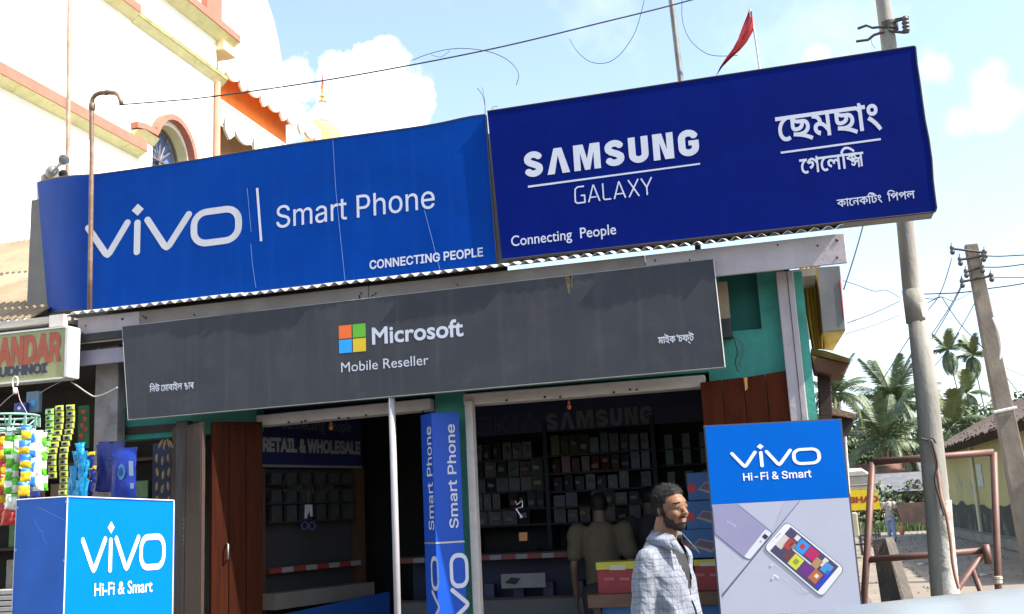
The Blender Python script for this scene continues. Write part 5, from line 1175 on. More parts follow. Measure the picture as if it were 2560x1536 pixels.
for rows, cols, xa, xb, side in ((rowsL, cL, xr0, xr1, 'left'), (rowsR, cR, xr1, xr2, 'right')):
    for r, (yp, h) in enumerate(rows):
        z = pxz((1270 if side == 'left' else 1500), yp)
        mb = MB(); mb.box(xa+.02, xb-.02, YI+.0, YI+.33, z-.02, z); mb.build('shelf', M_shelf, rack)
        cc = cols[r]; n = len(cc); w = (xb-xa-.08)/n
        for i, c in enumerate(cc):
            x0 = xa+.04+w*i
            if random.random() < .07: continue
            g_ = random.uniform(.003, .016); hb_ = h*random.uniform(.78, 1.08); tw = random.uniform(-.03, .03)
            mb = MB(); mb.hexa([(x0+g_, YI+.02+tw, z), (x0+w-.006, YI+.02-tw, z), (x0+w-.006, YI+.02-tw, z+hb_), (x0+g_, YI+.02+tw, z+hb_)], [(x0+g_, YI+.11, z), (x0+w-.006, YI+.11, z), (x0+w-.006, YI+.11, z+hb_), (x0+g_, YI+.11, z+hb_)])
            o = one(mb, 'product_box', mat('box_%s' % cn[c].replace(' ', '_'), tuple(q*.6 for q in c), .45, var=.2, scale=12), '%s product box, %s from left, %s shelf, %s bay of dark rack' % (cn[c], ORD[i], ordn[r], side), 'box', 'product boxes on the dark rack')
            pm_ = MB(); ya_ = YI+.02-abs(tw)-.003; u0_, u1_ = x0+w*random.uniform(.15, .3), x0+w*random.uniform(.55, .85); v0_ = z+hb_*random.uniform(.12, .55); pm_.add([(u0_, ya_, v0_), (u1_, ya_, v0_), (u1_, ya_, v0_+hb_*random.uniform(.12, .38)), (u0_, ya_, v0_+hb_*.25)], [(0, 1, 2, 3)]); kk = random.randrange(6); pm_.build('print', mat('dim_print_%d' % kk, ((.10, .10, .10), (.12, .02, .02), (.02, .04, .12), (.11, .09, .02), (.03, .08, .04), (.015, .015, .015))[kk], .5), o)
            if side == 'left' and r < 2:
                p = MB(); p.add([(x0+w*.25, YI+.018, z+h*.25), (x0+w*.8, YI+.018, z+h*.45), (x0+w*.6, YI+.018, z+h*.8), (x0+w*.2, YI+.018, z+h*.6)], [(0, 1, 2, 3)]); p.build('print', M_shelf, o)
# rack bay further right, green-dark goods with white hanging packs
for r, yp in enumerate((1120, 1160, 1215)):
    z = at(1690, yp, YI).z
    mb = MB(); mb.box(xr2+.02, -.56, YI+.1, YI+.33, z-.02, z); mb.build('shelf', M_shelf, rack)
    for i in range(3):
        x = xr2+.1+i*.16; mb = MB(); mb.box(x, x+.07, YI+.05, YI+.08, z, z+.13); one(mb, 'blister_pack', mat('box_dim_green', (.03, .06, .045), .5), 'dim greenish blister pack, %s from left, %s shelf of the far right bay' % (ORD[i], ordn[r]), 'pack', 'blister packs on the right bay')
# counter with striped price strip, glass front
YC = 8.75
ct = thing('glass_counter', (-2, YC, 0), 'dark glass sales counter with a red and white strip along its top', 'counter')
zc1 = at(1300, 1392, YC).z
mb = MB(); mb.box(-3.4, -.9, YC, YC+.45, .12, zc1-.35); mb.build('base', mat('grey_laminate', (.085, .085, .08), .6), ct)
mb = MB(); mb.box(-3.4, -.9, YC-.01, YC+.5, zc1+.02, zc1+.035); mb.build('top', M_shelf, ct)
mb = MB(); mb.box(-3.4, -.9, YC+.3, YC+.32, zc1-.35, zc1+.02); mb.build('inner_back', mat('dark_navy', (.012, .014, .04), .6), ct)
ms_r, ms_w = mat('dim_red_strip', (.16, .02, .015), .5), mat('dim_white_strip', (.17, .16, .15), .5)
x = -3.4; k = 0
while x < -.95:
    w = .105 if k % 2 else .125; mb = MB(); mb.box(x, x+w-.002, YC-.016, YC-.012, zc1-.018, zc1+.022); mb.build('price_strip', ms_w if k % 2 else ms_r, ct); x += w; k += 1
mb = MB(); mb.box(-3.4, -.9, YC-.004, YC+.002, zc1-.35, zc1-.33); mb.build('edge_rail', M_wood2, ct)
for i in range(8):
    x = -3.2+i*.26; mb = MB(); mb.box(x, x+.09, YC+.1, YC+.2, zc1-.34, zc1-.22); bevel(one(mb, 'phone_box', mat('box_dim_violet', (.03, .025, .07), .5), 'small dim violet box inside the glass counter, %s from the left' % ORD[i], 'box', 'small boxes inside the glass counter'), .003)
mb = MB(); a, b = at(1253, 1436, YC-.03), at(1365, 1468, YC-.03); mb.box(a.x, b.x, YC-.04, YC-.03, b.z, a.z); o = mb.build('notice', ms_w, ct)
stamp('print', facade(YC-.04), pxpoly(facade(YC-.04), [(1262, 1458), (1278, 1444), (1302, 1446), (1290, 1462)]), M_shelf, ct, .002)
# seated figures / hanging bits: small things seen in the dark
mb = MB(); a, b = at(1297, 1332, 8.6), at(1318, 1352, 8.6); mb.box(a.x, b.x, 8.6, 8.63, b.z, a.z); one(mb, 'orange_card', mat('orange_card', (.55, .24, .08), .6), 'small orange card standing on the glass counter', 'card')
t_ = thing('hanging_ornament', at(1297, 1250, 8.2), 'small bright silvery ornament hanging in the right opening', 'ornament')
mb = MB(); mb.tube(pxs([(1289, 1253), (1292, 1262), (1306, 1252), (1306, 1268), (1290, 1272), (1302, 1290)], 8.2), .006, 5); mb.build('wire_frame', mat('silver_tinsel', (.7, .7, .72), .3, .5), t_)
mb = MB(); mb.ell(at(1303, 1292, 8.2), (.012,)*3, 8, 6); mb.build('bead', M_white, t_); mb = MB(); mb.ell(at(1291, 1274, 8.2), (.008,)*3, 8, 6); mb.build('bead', M_white, t_)
t_ = thing('hanging_toy', at(771, 1262, 8.0), 'white hanging toy with two blue discs in the left opening', 'ornament')
mb = MB(); mb.slab(pxs([(762, 1262), (780, 1262), (781, 1292), (776, 1292), (773, 1275), (766, 1297), (761, 1297)], 8.0), (0, .01, 0)); mb.build('body', mat('grey_white', (.28, .28, .28), .5), t_)
for x in (762, 780):
    mb = MB(); c = at(x, 1315, 8.0); mb.tube([c+Vector((.028*math.cos(t*math.pi/6), 0, .03*math.sin(t*math.pi/6))) for t in range(13)], .007, 6); mb.build('disc', mat('dim_blue', (.03, .04, .14), .5), t_, smooth=True)
mb = MB(); mb.tube([at(771, 1262, 8.0), at(770, 1225, 8.0)], .003, 4); mb.build('string', M_dimw2, t_)
for (x, y, nm) in ((1423, 1018, 'right'), (828, 1070, 'left')):
    c = at(x, y, 7.36); mb = MB(); mb.ell(c, (.016, .016, .02), 8, 6); mb.ell(c+Vector((0, 0, .03)), (.01, .01, .012), 8, 6); mb.tube([c+Vector((0, 0, .04)), c+Vector((0, 0, .08))], .003, 4); one(mb, 'lemon_charm', mat('dim_orange', (.35, .08, .02), .6), 'small orange charm hanging below the lintel of the %s opening' % nm, 'charm', 'charms below the lintels')
# left opening: rear sign boards set on a slanted side panel
def slant(x0, Y0, x1, Y1, yref=1160):
    A = at(x0, yref, Y0); B = at(x1, yref, Y1); return Plane((A.x, A.y, 0), (B.x-A.x, B.y-A.y, 0), (0, 0, 1)), (Vector((B.x, B.y, 0))-Vector((A.x, A.y, 0))).length
PR, LR = slant(642, 7.56, 905, 8.75)
rs = thing('indoor_sign', (PR.O.x, PR.O.y, 2.1), 'navy board reading "RETAIL & WHOLESALE" inside the left opening, half under the lintel', 'sign')
bz = PR.px(642, 1158)[1]; bz2 = PR.px(905, 1168)[1]; bz = (bz+bz2)/2
def pslab2(pl, pts, h0, h1, name, m, parent):
    mb = MB(); mb.slab([pl.pt(a, b, h1) for a, b in pts], pl.n*(h0-h1)); return mb.build(name, m, parent)
pslab2(PR, [(0, bz), (LR, bz), (LR, 2.88), (0, 2.88)], -.03, -.0, 'board', mat('sign_navy_dim', (.008, .012, .055), .5), rs)
pslab2(PR, [(0, bz-.022), (LR, bz-.022), (LR, bz-.001), (0, bz-.001)], -.03, .006, 'frame', M_dimw, rs)
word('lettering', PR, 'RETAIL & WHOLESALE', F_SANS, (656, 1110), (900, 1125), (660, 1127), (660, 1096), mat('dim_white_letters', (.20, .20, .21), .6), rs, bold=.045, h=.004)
word('lettering', PR, 'Connecting People', None, (700, 1070), (878, 1075), (790, 1076), (790, 1046), M_dimw, rs, bold=0, h=.004)
word('lettering', PR, 'Connecting People', None, (706, 1215), (833, 1215), (712, 1229), (712, 1203), M_dimw2, rs, bold=.01, h=.004)
rk = thing('side_rack', (PR.O.x, PR.O.y, 0), 'dark side rack with grey frames below the "RETAIL & WHOLESALE" board', 'shelf rack')
pslab2(PR, [(-.02, .12), (LR, .12), (LR, bz-.03), (-.02, bz-.03)], -.10, -.06, 'back_panel', mat('rack_back', (.018, .016, .015), .8), rk)
pslab2(PR, [(LR-.10, .12), (LR, .12), (LR, bz-.03), (LR-.10, bz-.03)], -.05, .02, 'upright', mat('brown_upright', (.055, .022, .010), .6), rk)
pslab2(PR, [(0, .12), (.07, .12), (.07, bz-.03), (0, bz-.03)], -.05, .02, 'upright', mat('brown_upright', (.055, .022, .010), .6), rk)
zst = PR.px(760, 1420)[1]
k = 0; a = .1
while a < LR-.16:
    w = .14 if k % 2 == 0 else .13; pslab2(PR, [(a, zst-.02), (a+w-.003, zst-.02), (a+w-.003, zst+.02), (a, zst+.02)], -.04, .03, 'price_strip', ms_r if k % 2 == 0 else ms_w, rk); a += w; k += 1
for r, (yy, hh) in enumerate(((1210, .09), (1255, .1), (1300, .13))):
    zz = PR.px(800, yy)[1]
    pslab2(PR, [(.08, zz-.012), (LR-.12, zz-.012), (LR-.12, zz), (.08, zz)], -.055, .04, 'shelf', M_shelf, rk)
    for i in range(7):
        a0 = .14+i*.17
        if a0+.11 > LR-.14: break
        mb = MB(); mb.slab([PR.pt(a0, zz, .02), PR.pt(a0+.11, zz, .02), PR.pt(a0+.11, zz+hh, .02), PR.pt(a0, zz+hh, .02)], PR.n*-.04)
        one(mb, 'product_box', mat('box_dim_grey', (.028, .028, .026), .5, var=.4, scale=15), 'dim grey pack, %s from the left on the %s shelf in the left opening' % (ORD[i], ('upper', 'middle', 'lower')[r]), 'box', 'packs on the side rack')
# low counter fronts at the bottom of the left opening
zcl = PR.px(660, 1490)[1]
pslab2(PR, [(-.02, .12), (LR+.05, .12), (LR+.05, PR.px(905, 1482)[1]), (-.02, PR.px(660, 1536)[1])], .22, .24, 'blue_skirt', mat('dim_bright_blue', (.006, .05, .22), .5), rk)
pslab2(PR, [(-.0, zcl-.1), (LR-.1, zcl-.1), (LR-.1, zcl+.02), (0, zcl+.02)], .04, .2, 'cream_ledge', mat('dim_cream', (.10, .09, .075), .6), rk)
# stacks of boxes by the standee: three blue phone cartons, red boxes with yellow caps
YR = 7.9
M_cart = mat('carton_blue', (.012, .085, .24), .45, var=.15); M_redc = mat('red_carton', (.26, .014, .02), .45, var=.12)
for i, (y0, y1, x0, x1) in enumerate(((1183, 1248, 1716, 1800), (1254, 1320, 1712, 1806), (1325, 1393, 1702, 1812))):
    a, b = at(x0, y0, YR), at(x1, y1, YR)
    mb = MB(); mb.box(a.x, b.x, YR, YR+.25, b.z, a.z); o = bevel(one(mb, 'phone_carton', M_cart, 'blue phone carton with a red dot, %s of the three left of the standee' % ('topmost', 'middle one', 'lowest')[i], 'carton', 'blue phone cartons stacked'), .004)
    pl = facade(YR); c = Vector(pl.px(x0+13, y0+38)); stamp('red_dot', pl, [[(c.x+.034*math.cos(t), c.y+.034*math.sin(t)) for t in [j*math.pi/8 for j in range(16)]]], mat('carton_red', (.45, .02, .03), .5), o, .002)
    stamp('phone_print', pl, pxpoly(pl, [(x0+28, y0+42), (x0+46, y0+22), (x0+88, y0+30), (x0+80, y0+58)]), mat('carton_phone', (.26, .20, .2), .4), o, .002)
    stamp('phone_print', pl, pxpoly(pl, [(x0+34, y0+38), (x0+48, y0+25), (x0+86, y0+33), (x0+78, y0+50)]), mat('carton_phone2', (.10, .06, .10), .4), o, .004)
def redbox(x0, x1, yc0, yc1, y1, lab):
    a, b = at(x0, yc0, YR), at(x1, y1, YR); c = at(x0, yc1, YR)
    mb = MB(); mb.box(a.x, b.x, YR, YR+.25, b.z, c.z); o = bevel(one(mb, 'red_box', M_redc, lab, 'box', 'red boxes with yellow bands'), .004)
    mb = MB(); mb.box(a.x-.004, b.x+.004, YR-.006, YR+.256, c.z+.002, a.z); mb.build('yellow_band', mat('yellow_band', (.50, .42, .03), .5), o)
    pl = facade(YR-.006); mx = (x0+x1)/2; stamp('band_label', pl, pxpoly(pl, [(mx-18, yc0+6), (mx+22, yc0+5), (mx+22, yc1-1), (mx-18, yc1)]), mat('pale_label', (.50, .47, .3), .5), o, .002)
    pl = facade(YR); 
    for dx in (-30, 8): word('lettering', pl, 'NOKIA', F_SANS, (mx+dx, yc1+22), (mx+dx+24, yc1+21), (mx+dx, yc1+25), (mx+dx, yc1+19), mat('pink_print', (.5, .18, .2), .5), o, bold=.02, h=.002)
redbox(1491, 1592, 1407, 1426, 1483, 'red box with yellow band and pale label behind the man, left of him')
redbox(1735, 1800, 1400, 1416, 1480, 'red box with yellow band behind the man, between him and the standee')
tb = thing('wooden_table', (at(1600, 1490, YR).x, YR, 0), 'brown wooden table carrying the red boxes and blue cartons', 'table')
a = at(1482, 1486, YR); mb = MB(); mb.box(a.x-.02, -.45, YR-.12, YR+.4, a.z-.09, at(1491, 1484, YR).z-.001); bevel(mb.build('top', mat('table_wood', (.11, .05, .025), .6, var=.2, stretch=(1, 8, 8)), tb), .005)
mb = MB(); mb.box(a.x+.05, -.47, YR-.05, YR-.02, .12, a.z-.091); mb.build('blue_apron', mat('dim_bright_blue2', (.008, .10, .33), .5), tb)
for x in (a.x+.02, -.52): mb = MB(); mb.box(x, x+.05, YR-.1, YR+.35, .12, a.z-.092); mb.build('leg', M_wood2, tb)

# ------------------------------------------------------------------ PEOPLE
def bake(o, mods, smooth=True):
    for t, kw in mods:
        m_ = o.modifiers.new(t.lower(), t)
        for k_, v_ in kw.items(): setattr(m_, k_, v_)
    dg = bpy.context.evaluated_depsgraph_get(); me = bpy.data.meshes.new_from_object(o.evaluated_get(dg)); 
    vs = [v.co.copy() for v in me.vertices]; fs = [tuple(p.vertices) for p in me.polygons]
    old = o.data; bpy.data.objects.remove(o); bpy.data.meshes.remove(old); bpy.data.meshes.remove(me)
    return vs, fs
def remesh(mb, voxel, smooth_it=4, fac=.5):
    me = bpy.data.meshes.new('tmp'); me.from_pydata(mb.v, [], mb.f); o = bpy.data.objects.new('tmp', me); COL.objects.link(o)
    return bake(o, [('REMESH', dict(mode='VOXEL', voxel_size=voxel)), ('SMOOTH', dict(factor=fac, iterations=smooth_it))])
M_skin = mat('brown_skin', (.205, .098, .052), .5, var=.14, scale=14, bump=.2, bscale=90, spec=.25)
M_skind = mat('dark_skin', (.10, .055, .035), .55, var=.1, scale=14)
M_hair = mat('black_hair', (.010, .008, .0075), .6, var=.5, scale=60, spec=.2)
def hand(mb, w, d, side, curl=.35, L_=.185):
    """palm and five fingers from wrist w pointing along d; side = thumb direction"""
    d = Vector(d).normalized(); s = Vector(side).normalized(); n_ = d.cross(s)
    pc = w+d*.05; rot = Matrix((d, s, n_)).transposed(); mb.ell(pc, (.055, .042, .017), 12, 8, rot)
    for i, (off, ln, r) in enumerate(((.030, .072, .0085), (.011, .080, .009), (-.009, .074, .0085), (-.028, .058, .0075))):
        b0 = w+d*.088+s*off; d1 = (d*math.cos(curl*.5)+n_*math.sin(curl*.5)); d2 = (d*math.cos(curl*1.5)+n_*math.sin(curl*1.5)); d3 = (d*math.cos(curl*2.4)+n_*math.sin(curl*2.4))
        p1 = b0+d1*ln*.42; p2 = p1+d2*ln*.33; p3 = p2+d3*ln*.25
        mb.capsule(b0-d*.03, p1, r*1.1, r, 8); mb.capsule(p1, p2, r, r*.92, 8); mb.capsule(p2, p3, r*.92, r*.78, 8)
    b0 = w+d*.025+s*.03; p1 = b0+(d*.6+s*.75).normalized()*.045; p2 = p1+(d*.9+s*.25).normalized()*.033
    mb.capsule(b0, p1, .014, .011, 8); mb.capsule(p1, p2, .011, .009, 8)
def head(mb, c, S=1.0, HR=Matrix.Identity(3)):
    c = Vector(c)  # c = centre of the skull
    def e(p, r, rot=None): mb.ell(c+HR @ Vector(p)*S, [q*S for q in r], 20, 12, HR @ rot if rot else HR)
    e((-.012, 0, .015), (.096, .076, .098)); e((.028, 0, -.045), (.062, .060, .075)); e((.052, 0, -.092), (.032, .034, .026)); e((.045, 0, .01), (.052, .062, .06))
    e((.070, 0, .020), (.020, .044, .012)); e((.052, .037, -.035), (.034, .026, .028)); e((.052, -.037, -.035), (.034, .026, .028))
    mb.capsule(c+HR @ Vector((.082, 0, .008))*S, c+HR @ Vector((.108, 0, -.032))*S, .0075*S, .0125*S, 10); e((.098, .012, -.038), (.012, .008, .008)); e((.098, -.012, -.038), (.012, .008, .008))
    e((.080, 0, -.066), (.016, .025, .008)); e((.079, 0, -.078), (.014, .022, .008)); e((.062, 0, -.072), (.025, .036, .022))
    for s in (-1, 1):
        e((-.012, s*.076, -.012), (.018, .008, .030), Matrix.Rotation(s*.35, 3, 'Z')); e((-.006, s*.077, -.034), (.009, .007, .012))
    return c
def person(name, loc, yaw, H, label, shirt_m, trouser_m, skin_m, voxel=.008, arms=None, lean=0, sleeve=1.0, belly=.0, beard=False, hairlen=1.0, stride=.12, shoes_m=None, collar=False, inner_m=None, sit=False, group=None, turn=0.0):
    """a standing or walking adult facing +x in local space"""
    S = H/1.70; root = thing(name, loc, label, 'person', group); root.rotation_euler = (0, 0, yaw); loc = Vector(loc)
    def w(p): return Vector(p)*S+loc           # MB works in world space before the root's rotation
    body = MB()
    skull = (.048, 0, 1.562); HS = .88; HR = Matrix.Rotation(turn, 3, 'Z'); HI = HR.inverted(); head(body, w(skull), S*HS, HR)
    body.capsule(w((-.005, 0, 1.40)), w((.022, 0, 1.50)), .060*S, .055*S)
    # trunk
    body.loft([(w((x, 0, z)), rx*S, ry*S) for z, rx, ry, x in ((.80, .10, .13, 0), (.86, .104, .135, 0), (.95, .098+belly*.8, .126, .012), (1.06, .092+belly*.4, .122, .010), (1.18, .096, .126, .006), (1.28, .092, .128, .0), (1.36, .072, .112, -.008), (1.405, .055, .10, -.01), (1.43, .045, .06, -.008))])
    hips = .86; st = stride
    legs = [((.0, .085, hips), (st*.55, .09, .47), (st, .09, .08)), ((.0, -.085, hips), (-st*.2, -.09, .47), (-st, -.09, .09))]
    for a_, k_, f_ in legs:
        body.capsule(w(a_), w(k_), .082*S, .055*S); body.capsule(w(k_), w(f_), .055*S, .036*S); body.capsule(w(f_), w((f_[0]+.14, f_[1], .035)), .036*S, .028*S); body.capsule(w((f_[0]-.03, f_[1], .035)), w((f_[0]+.1, f_[1], .03)), .03*S, .03*S)
    if arms is None: arms = [((-.01, .19, 1.36), (-.05, .235, 1.08), (.04, .23, .84)), ((-.01, -.19, 1.36), (-.05, -.235, 1.08), (.03, -.225, .84))]
    for i, (s_, e_, h_) in enumerate(arms):
        body.capsule(w(s_), w(e_), .042*S, .034*S); body.capsule(w(e_), w(h_), .034*S, .025*S); body.ell(w((s_[0], s_[1]*.85, s_[2]-.005)), (.048*S, .055*S, .045*S), 12, 8)
        hd = (Vector(h_)-Vector(e_)).normalized(); hand(body, w(h_), hd, (1, 0, 0) if abs(hd.z) > .5 else (0, 0, 1))
    vs, fs = remesh(body, voxel, 3)
    mb = MB(); mb.v = vs; mb.f = fs; mb.mi = [0]*len(fs); bo = mb.build('body', skin_m, root, smooth=True)
    # hair: faces of the cranium pushed out, then small tufts
    sc = w(skull)
    def sel(pred, push, nm, m_, nse=.004, fr=60):
        idx = {}; nv_ = []; nf_ = []
        nrm = [v.normal.copy() for v in bo.data.vertices]
        for f in fs:
            c = sum((vs[i] for i in f), Vector())/len(f); l = HI @ (c-sc)/(S*HS)
            if pred(l):
                g_ = []
                for i in f:
                    if i not in idx:
                        idx[i] = len(nv_); l_ = HI @ (vs[i]-sc)/(S*HS); q = push(l_) if callable(push) else push
                        nv_.append(vs[i]+nrm[i]*(q+nse*noise.noise(l_*fr))*(S*HS))
                    g_.append(idx[i])
                nf_.append(tuple(g_))
        m2 = MB(); m2.v = nv_; m2.f = nf_; m2.mi = [0]*len(nf_); return m2.build(nm, m_, root, smooth=True), nv_
    def hairp(l):
        if l.z > .058+.35*max(0, l.x-.03) and l.x < .066+.01*noise.noise(l*40): return True
        if l.x < .030 and l.z > .022: return True
        if l.x < -.028 and l.z > -.045 and not (abs(l.y) > .070 and l.z < -.01): return True
        if l.x < .012 and abs(l.y) > .05 and l.z > .0: return True
        return False
    ho, hv = sel(hairp, lambda l: (.002+.008*hairlen*max(0, min(1, (l.z-.02)/.07))) if l.z > -.03 else .002, 'hair', M_hair, .004)
    if voxel < .012:
        tf = MB()
        for q in range(4200):
            p = random.choice(hv); l = HI @ (p-sc)/(S*HS)
            if l.z < .0 and random.random() < .7: continue
            n_ = (p-sc).normalized(); t_ = Vector((-.5-.4*random.random(), random.uniform(-.7, .7), random.uniform(-.1, .5))).normalized(); t_ = (t_-n_*t_.dot(n_)*.5).normalized()
            L_ = random.uniform(.008, .022)*(S*HS)*(1.1 if l.z > .05 else .35); b_ = n_.cross(t_)*.0011; e_ = p+t_*L_+n_*random.uniform(.001, .018)
            tf.add([p-b_-n_*.003, p+b_-n_*.003, e_], [(0, 1, 2)])
        h2 = tf.build('hair_strand', M_hair, root); h2['kind'] = 'stuff'
    if beard:
        M_brd = mat('beard_hair', (.030, .018, .012), .85, var=.5, scale=120)
        def bp_(l):
            nz_ = .006*noise.noise(l*90)
            if l.x > .060 and -.058+nz_ < l.z < -.051 and abs(l.y) < .03: return True              # moustache
            if l.z < -.128 or (l.x < .03 and l.z < -.105): return False
            if l.z < -.086+nz_ and l.x > .01: return True
            if l.z < -.045+nz_-.5*max(0, l.x-.02) and .005 < l.x < .062 and abs(l.y) > .028: return True
            if -.002 < l.x < .016 and l.z < .03 and abs(l.y) > .045 and l.z > -.08: return True
            return False
        bo_, bv = sel(bp_, .0014, 'beard', M_brd, .002, 150)
        tf = MB()
        for q in range(1500):
            p = random.choice(bv); n_ = (p-sc).normalized(); t_ = (Vector((.2, 0, -1))+Vector([random.uniform(-.5, .5) for _ in range(3)])).normalized(); b_ = n_.cross(t_)*.0008
            tf.add([p-b_, p+b_, p+t_*random.uniform(.004, .010)+n_*.003], [(0, 1, 2)])
        tf.build('beard_strand', M_brd, root)['kind'] = 'stuff'
        for s in (-1, 1):
            eb = MB(); 
            for q in range(60):
                u_ = random.random(); p = sc+HR @ Vector((.093-.022*u_*u_, s*(.014+.036*u_), .0235-.006*u_+random.uniform(-.002, .002)))*(S*HS); eb.add([p+Vector((0, 0, -.0018)), p+Vector((0, 0, .0018)), p+HR @ Vector((.001-.002*u_, s*.013, .0015))], [(0, 1, 2)])
            eb.build('eyebrow', M_hair, root)['kind'] = 'stuff'
            ey = MB(); c = sc+HR @ Vector((.078, s*.030, .001))*(S*HS); ey.ell(c, (.0125*S*HS, .0155*S*HS, .0078*S*HS), 14, 8, HR); e1 = ey.build('eye', mat('eye_white', (.20, .17, .15), .4), root, smooth=True)
            ey = MB(); ey.ell(c+HR @ Vector((.0092, s*.001, -.0005))*(S*HS), (.005*S*HS, .0062*S*HS, .0062*S*HS), 10, 6, HR); ey.build('iris', mat('iris', (.02, .012, .008), .2), e1, smooth=True).parent = e1
            ld = MB(); ld.tube([c+HR @ Vector((.010-.004*abs(t)*abs(t), s*0+.014*t, 0.0078-.003*t*t))*(S*HS) for t in (-1, -.5, 0, .5, 1)], .0022*S*HS, 6); ld.build('eyelid', M_skin, root, smooth=True)
        lp = MB(); lp.ell(sc+HR @ Vector((.0915, 0, -.0665))*(S*HS), (.007*S*HS, .021*S*HS, .0045*S*HS), 12, 6, HR); lp.ell(sc+HR @ Vector((.0895, 0, -.0765))*(S*HS), (.0075*S*HS, .019*S*HS, .0055*S*HS), 12, 6, HR); lp.build('lips', mat('lips', (.30, .13, .10), .5), root, smooth=True)
    # trousers
    tr = MB()
    tr.ell(w((0, 0, .90)), (.128*S, .168*S, .09*S), 16, 8)
    for a_, k_, f_ in legs: tr.capsule(w(a_), w(k_), .100*S, .078*S); tr.tube([w(k_), w((f_[0], f_[1], .09))], [.078*S, .072*S], 16)
    v2, f2 = remesh(tr, max(voxel*1.5, .014), 2); m2 = MB(); m2.v = [p+Vector((.008*noise.noise(p*12), .008*noise.noise(p*12+Vector((5, 5, 5))), 0)) for p in v2]; m2.f = f2; m2.mi = [0]*len(f2); m2.build('trousers', trouser_m, root, smooth=True)
    # shirt
    sh = MB()
    sh.loft([(w((x, 0, z)), rx*S*.97, ry*S*.93) for z, rx, ry, x in ((.74, .132+belly*.5, .158, .005), (.80, .134+belly*.7, .158, .01), (.88, .132+belly*.9, .156, .018), (.96, .128+belly, .152, .022), (1.04, .122+belly*.6, .148, .018), (1.14, .120, .150, .012), (1.24, .117, .155, .004), (1.32, .104, .152, -.004), (1.375, .084, .130, -.01), (1.41, .070, .090, -.008), (1.43, .062, .070, -.004))])
    for s_, e_, h_ in arms:
        a_, b_, c_ = Vector(s_), Vector(e_), Vector(h_)
        sh.ell(w((s_[0], s_[1]*.88, s_[2]+.002)), (.064*S, .07*S, .060*S), 14, 8)
        if sleeve >= 1: sh.capsule(w(a_), w(b_), .062*S, .055*S); sh.capsule(w(b_), w(b_.lerp(c_, .86)), .055*S, .045*S)
        else: sh.capsule(w(a_), w(a_.lerp(b_, sleeve)), .072*S, .068*S)
    v3, f3 = remesh(sh, max(voxel*1.1, .010), 4)
    m3 = MB()
    for p in v3:
        l = (p-loc)/S
        n_ = noise.noise(Vector((l.x*6, l.y*6, l.z*14)))*.009+(1-abs(noise.noise(Vector((l.x*9+3, l.y*9, l.z*7+l.x*10+l.y*6))))*2)*.007
        d = Vector((l.x, l.y, 0)); d = d.normalized() if d.length > 1e-4 else d
        m3.v.append(p+d*n_*S)
    m3.f = f3; m3.mi = [0]*len(f3)
    # open neckline: drop the faces around the neck and at the front opening
    if collar:
        kf = []
        for f in f3:
            c = sum((v3[i] for i in f), Vector())/len(f); l = (c-loc)/S
            if l.z > 1.395 and math.hypot(l.x-.01, l.y) < .075: continue
            if l.x > .03 and l.z > 1.16 and abs(l.y) < .006+.055*max(0, (l.z-1.17)/.22): continue
            kf.append(f)
        m3.f = kf; m3.mi = [0]*len(kf)
    so_ = m3.build('shirt', shirt_m, root, smooth=True)
    if collar:
        so_.modifiers.new('cloth', 'SOLIDIFY').thickness = .003
        ins = MB()
        ins.loft([(w((x, 0, z)), rx*S, ry*S) for z, rx, ry, x in ((1.08, .10, .10, .010), (1.18, .108, .115, .010), (1.28, .106, .12, .004), (1.35, .090, .11, -.003), (1.39, .072, .085, -.004))])
        vi, fi_ = remesh(ins, .012, 3); m4 = MB(); m4.v = vi; m4.f = fi_; m4.mi = [0]*len(fi_); m4.build('undershirt', inner_m, root, smooth=True)
        # collar stand and two flaps
        cm_ = MB(); N_ = 28; ring = []
        for i in range(N_+1):
            t = -2.55+5.1*i/N_; a_ = t+math.pi   # opening at +x
            rx_, ry_ = .072, .078; zz = 1.425+.030*(1-math.cos(t*1.0))*.0+.022*(math.cos(t)*.5+.5)
            base_ = w((.012+rx_*math.cos(a_), ry_*math.sin(a_), zz-.035)); top_ = w((.016+(rx_-.004)*math.cos(a_), (ry_-.004)*math.sin(a_), zz+.012)); fl = abs(t)/2.55
            out_ = w((.012+(rx_+.020+.03*fl**3)*math.cos(a_)+.035*fl**4, (ry_+.022+.012*fl)*math.sin(a_), zz-.030-.055*fl**3))
            ring += [base_, top_, out_]
        fsr = []
        for i in range(N_): q = i*3; fsr += [(q, q+3, q+4, q+1), (q+1, q+4, q+5, q+2)]
        cm_.add(ring, fsr); co_ = cm_.build('collar', shirt_m, root, smooth=True); co_.modifiers.new('thick', 'SOLIDIFY').thickness = .004
        pk_ = MB(); 
        for k_ in range(12):
            z0 = 1.14-.04*k_; z1 = z0-.04
            def fx(z): 
                best = max(((p-loc)/S for p in m3.v if abs((p-loc).z/S-z) < .012 and abs((p-loc).y/S) < .02), key=lambda l: l.x, default=Vector((.14, 0, z))); return best.x
            x0_, x1_ = fx(z0)+.004, fx(z1)+.004; pk_.add([w((x0_, -.018, z0)), w((x0_, .014, z0)), w((x1_, .014, z1)), w((x1_, -.018, z1))], [(0, 1, 2, 3)])
        po_ = pk_.build('button_placket', shirt_m, root); po_.modifiers.new('thick', 'SOLIDIFY').thickness = .003
        for k_ in range(5): z0 = 1.10-.09*k_; b2 = MB(); b2.lathe(w((fx(z0)+.006, -.003, z0)), [(.005, 0), (.005, .003)], 10, (1, 0, 0)); b2.build('button', mat('button_white', (.7, .7, .68), .3), root)
    return root
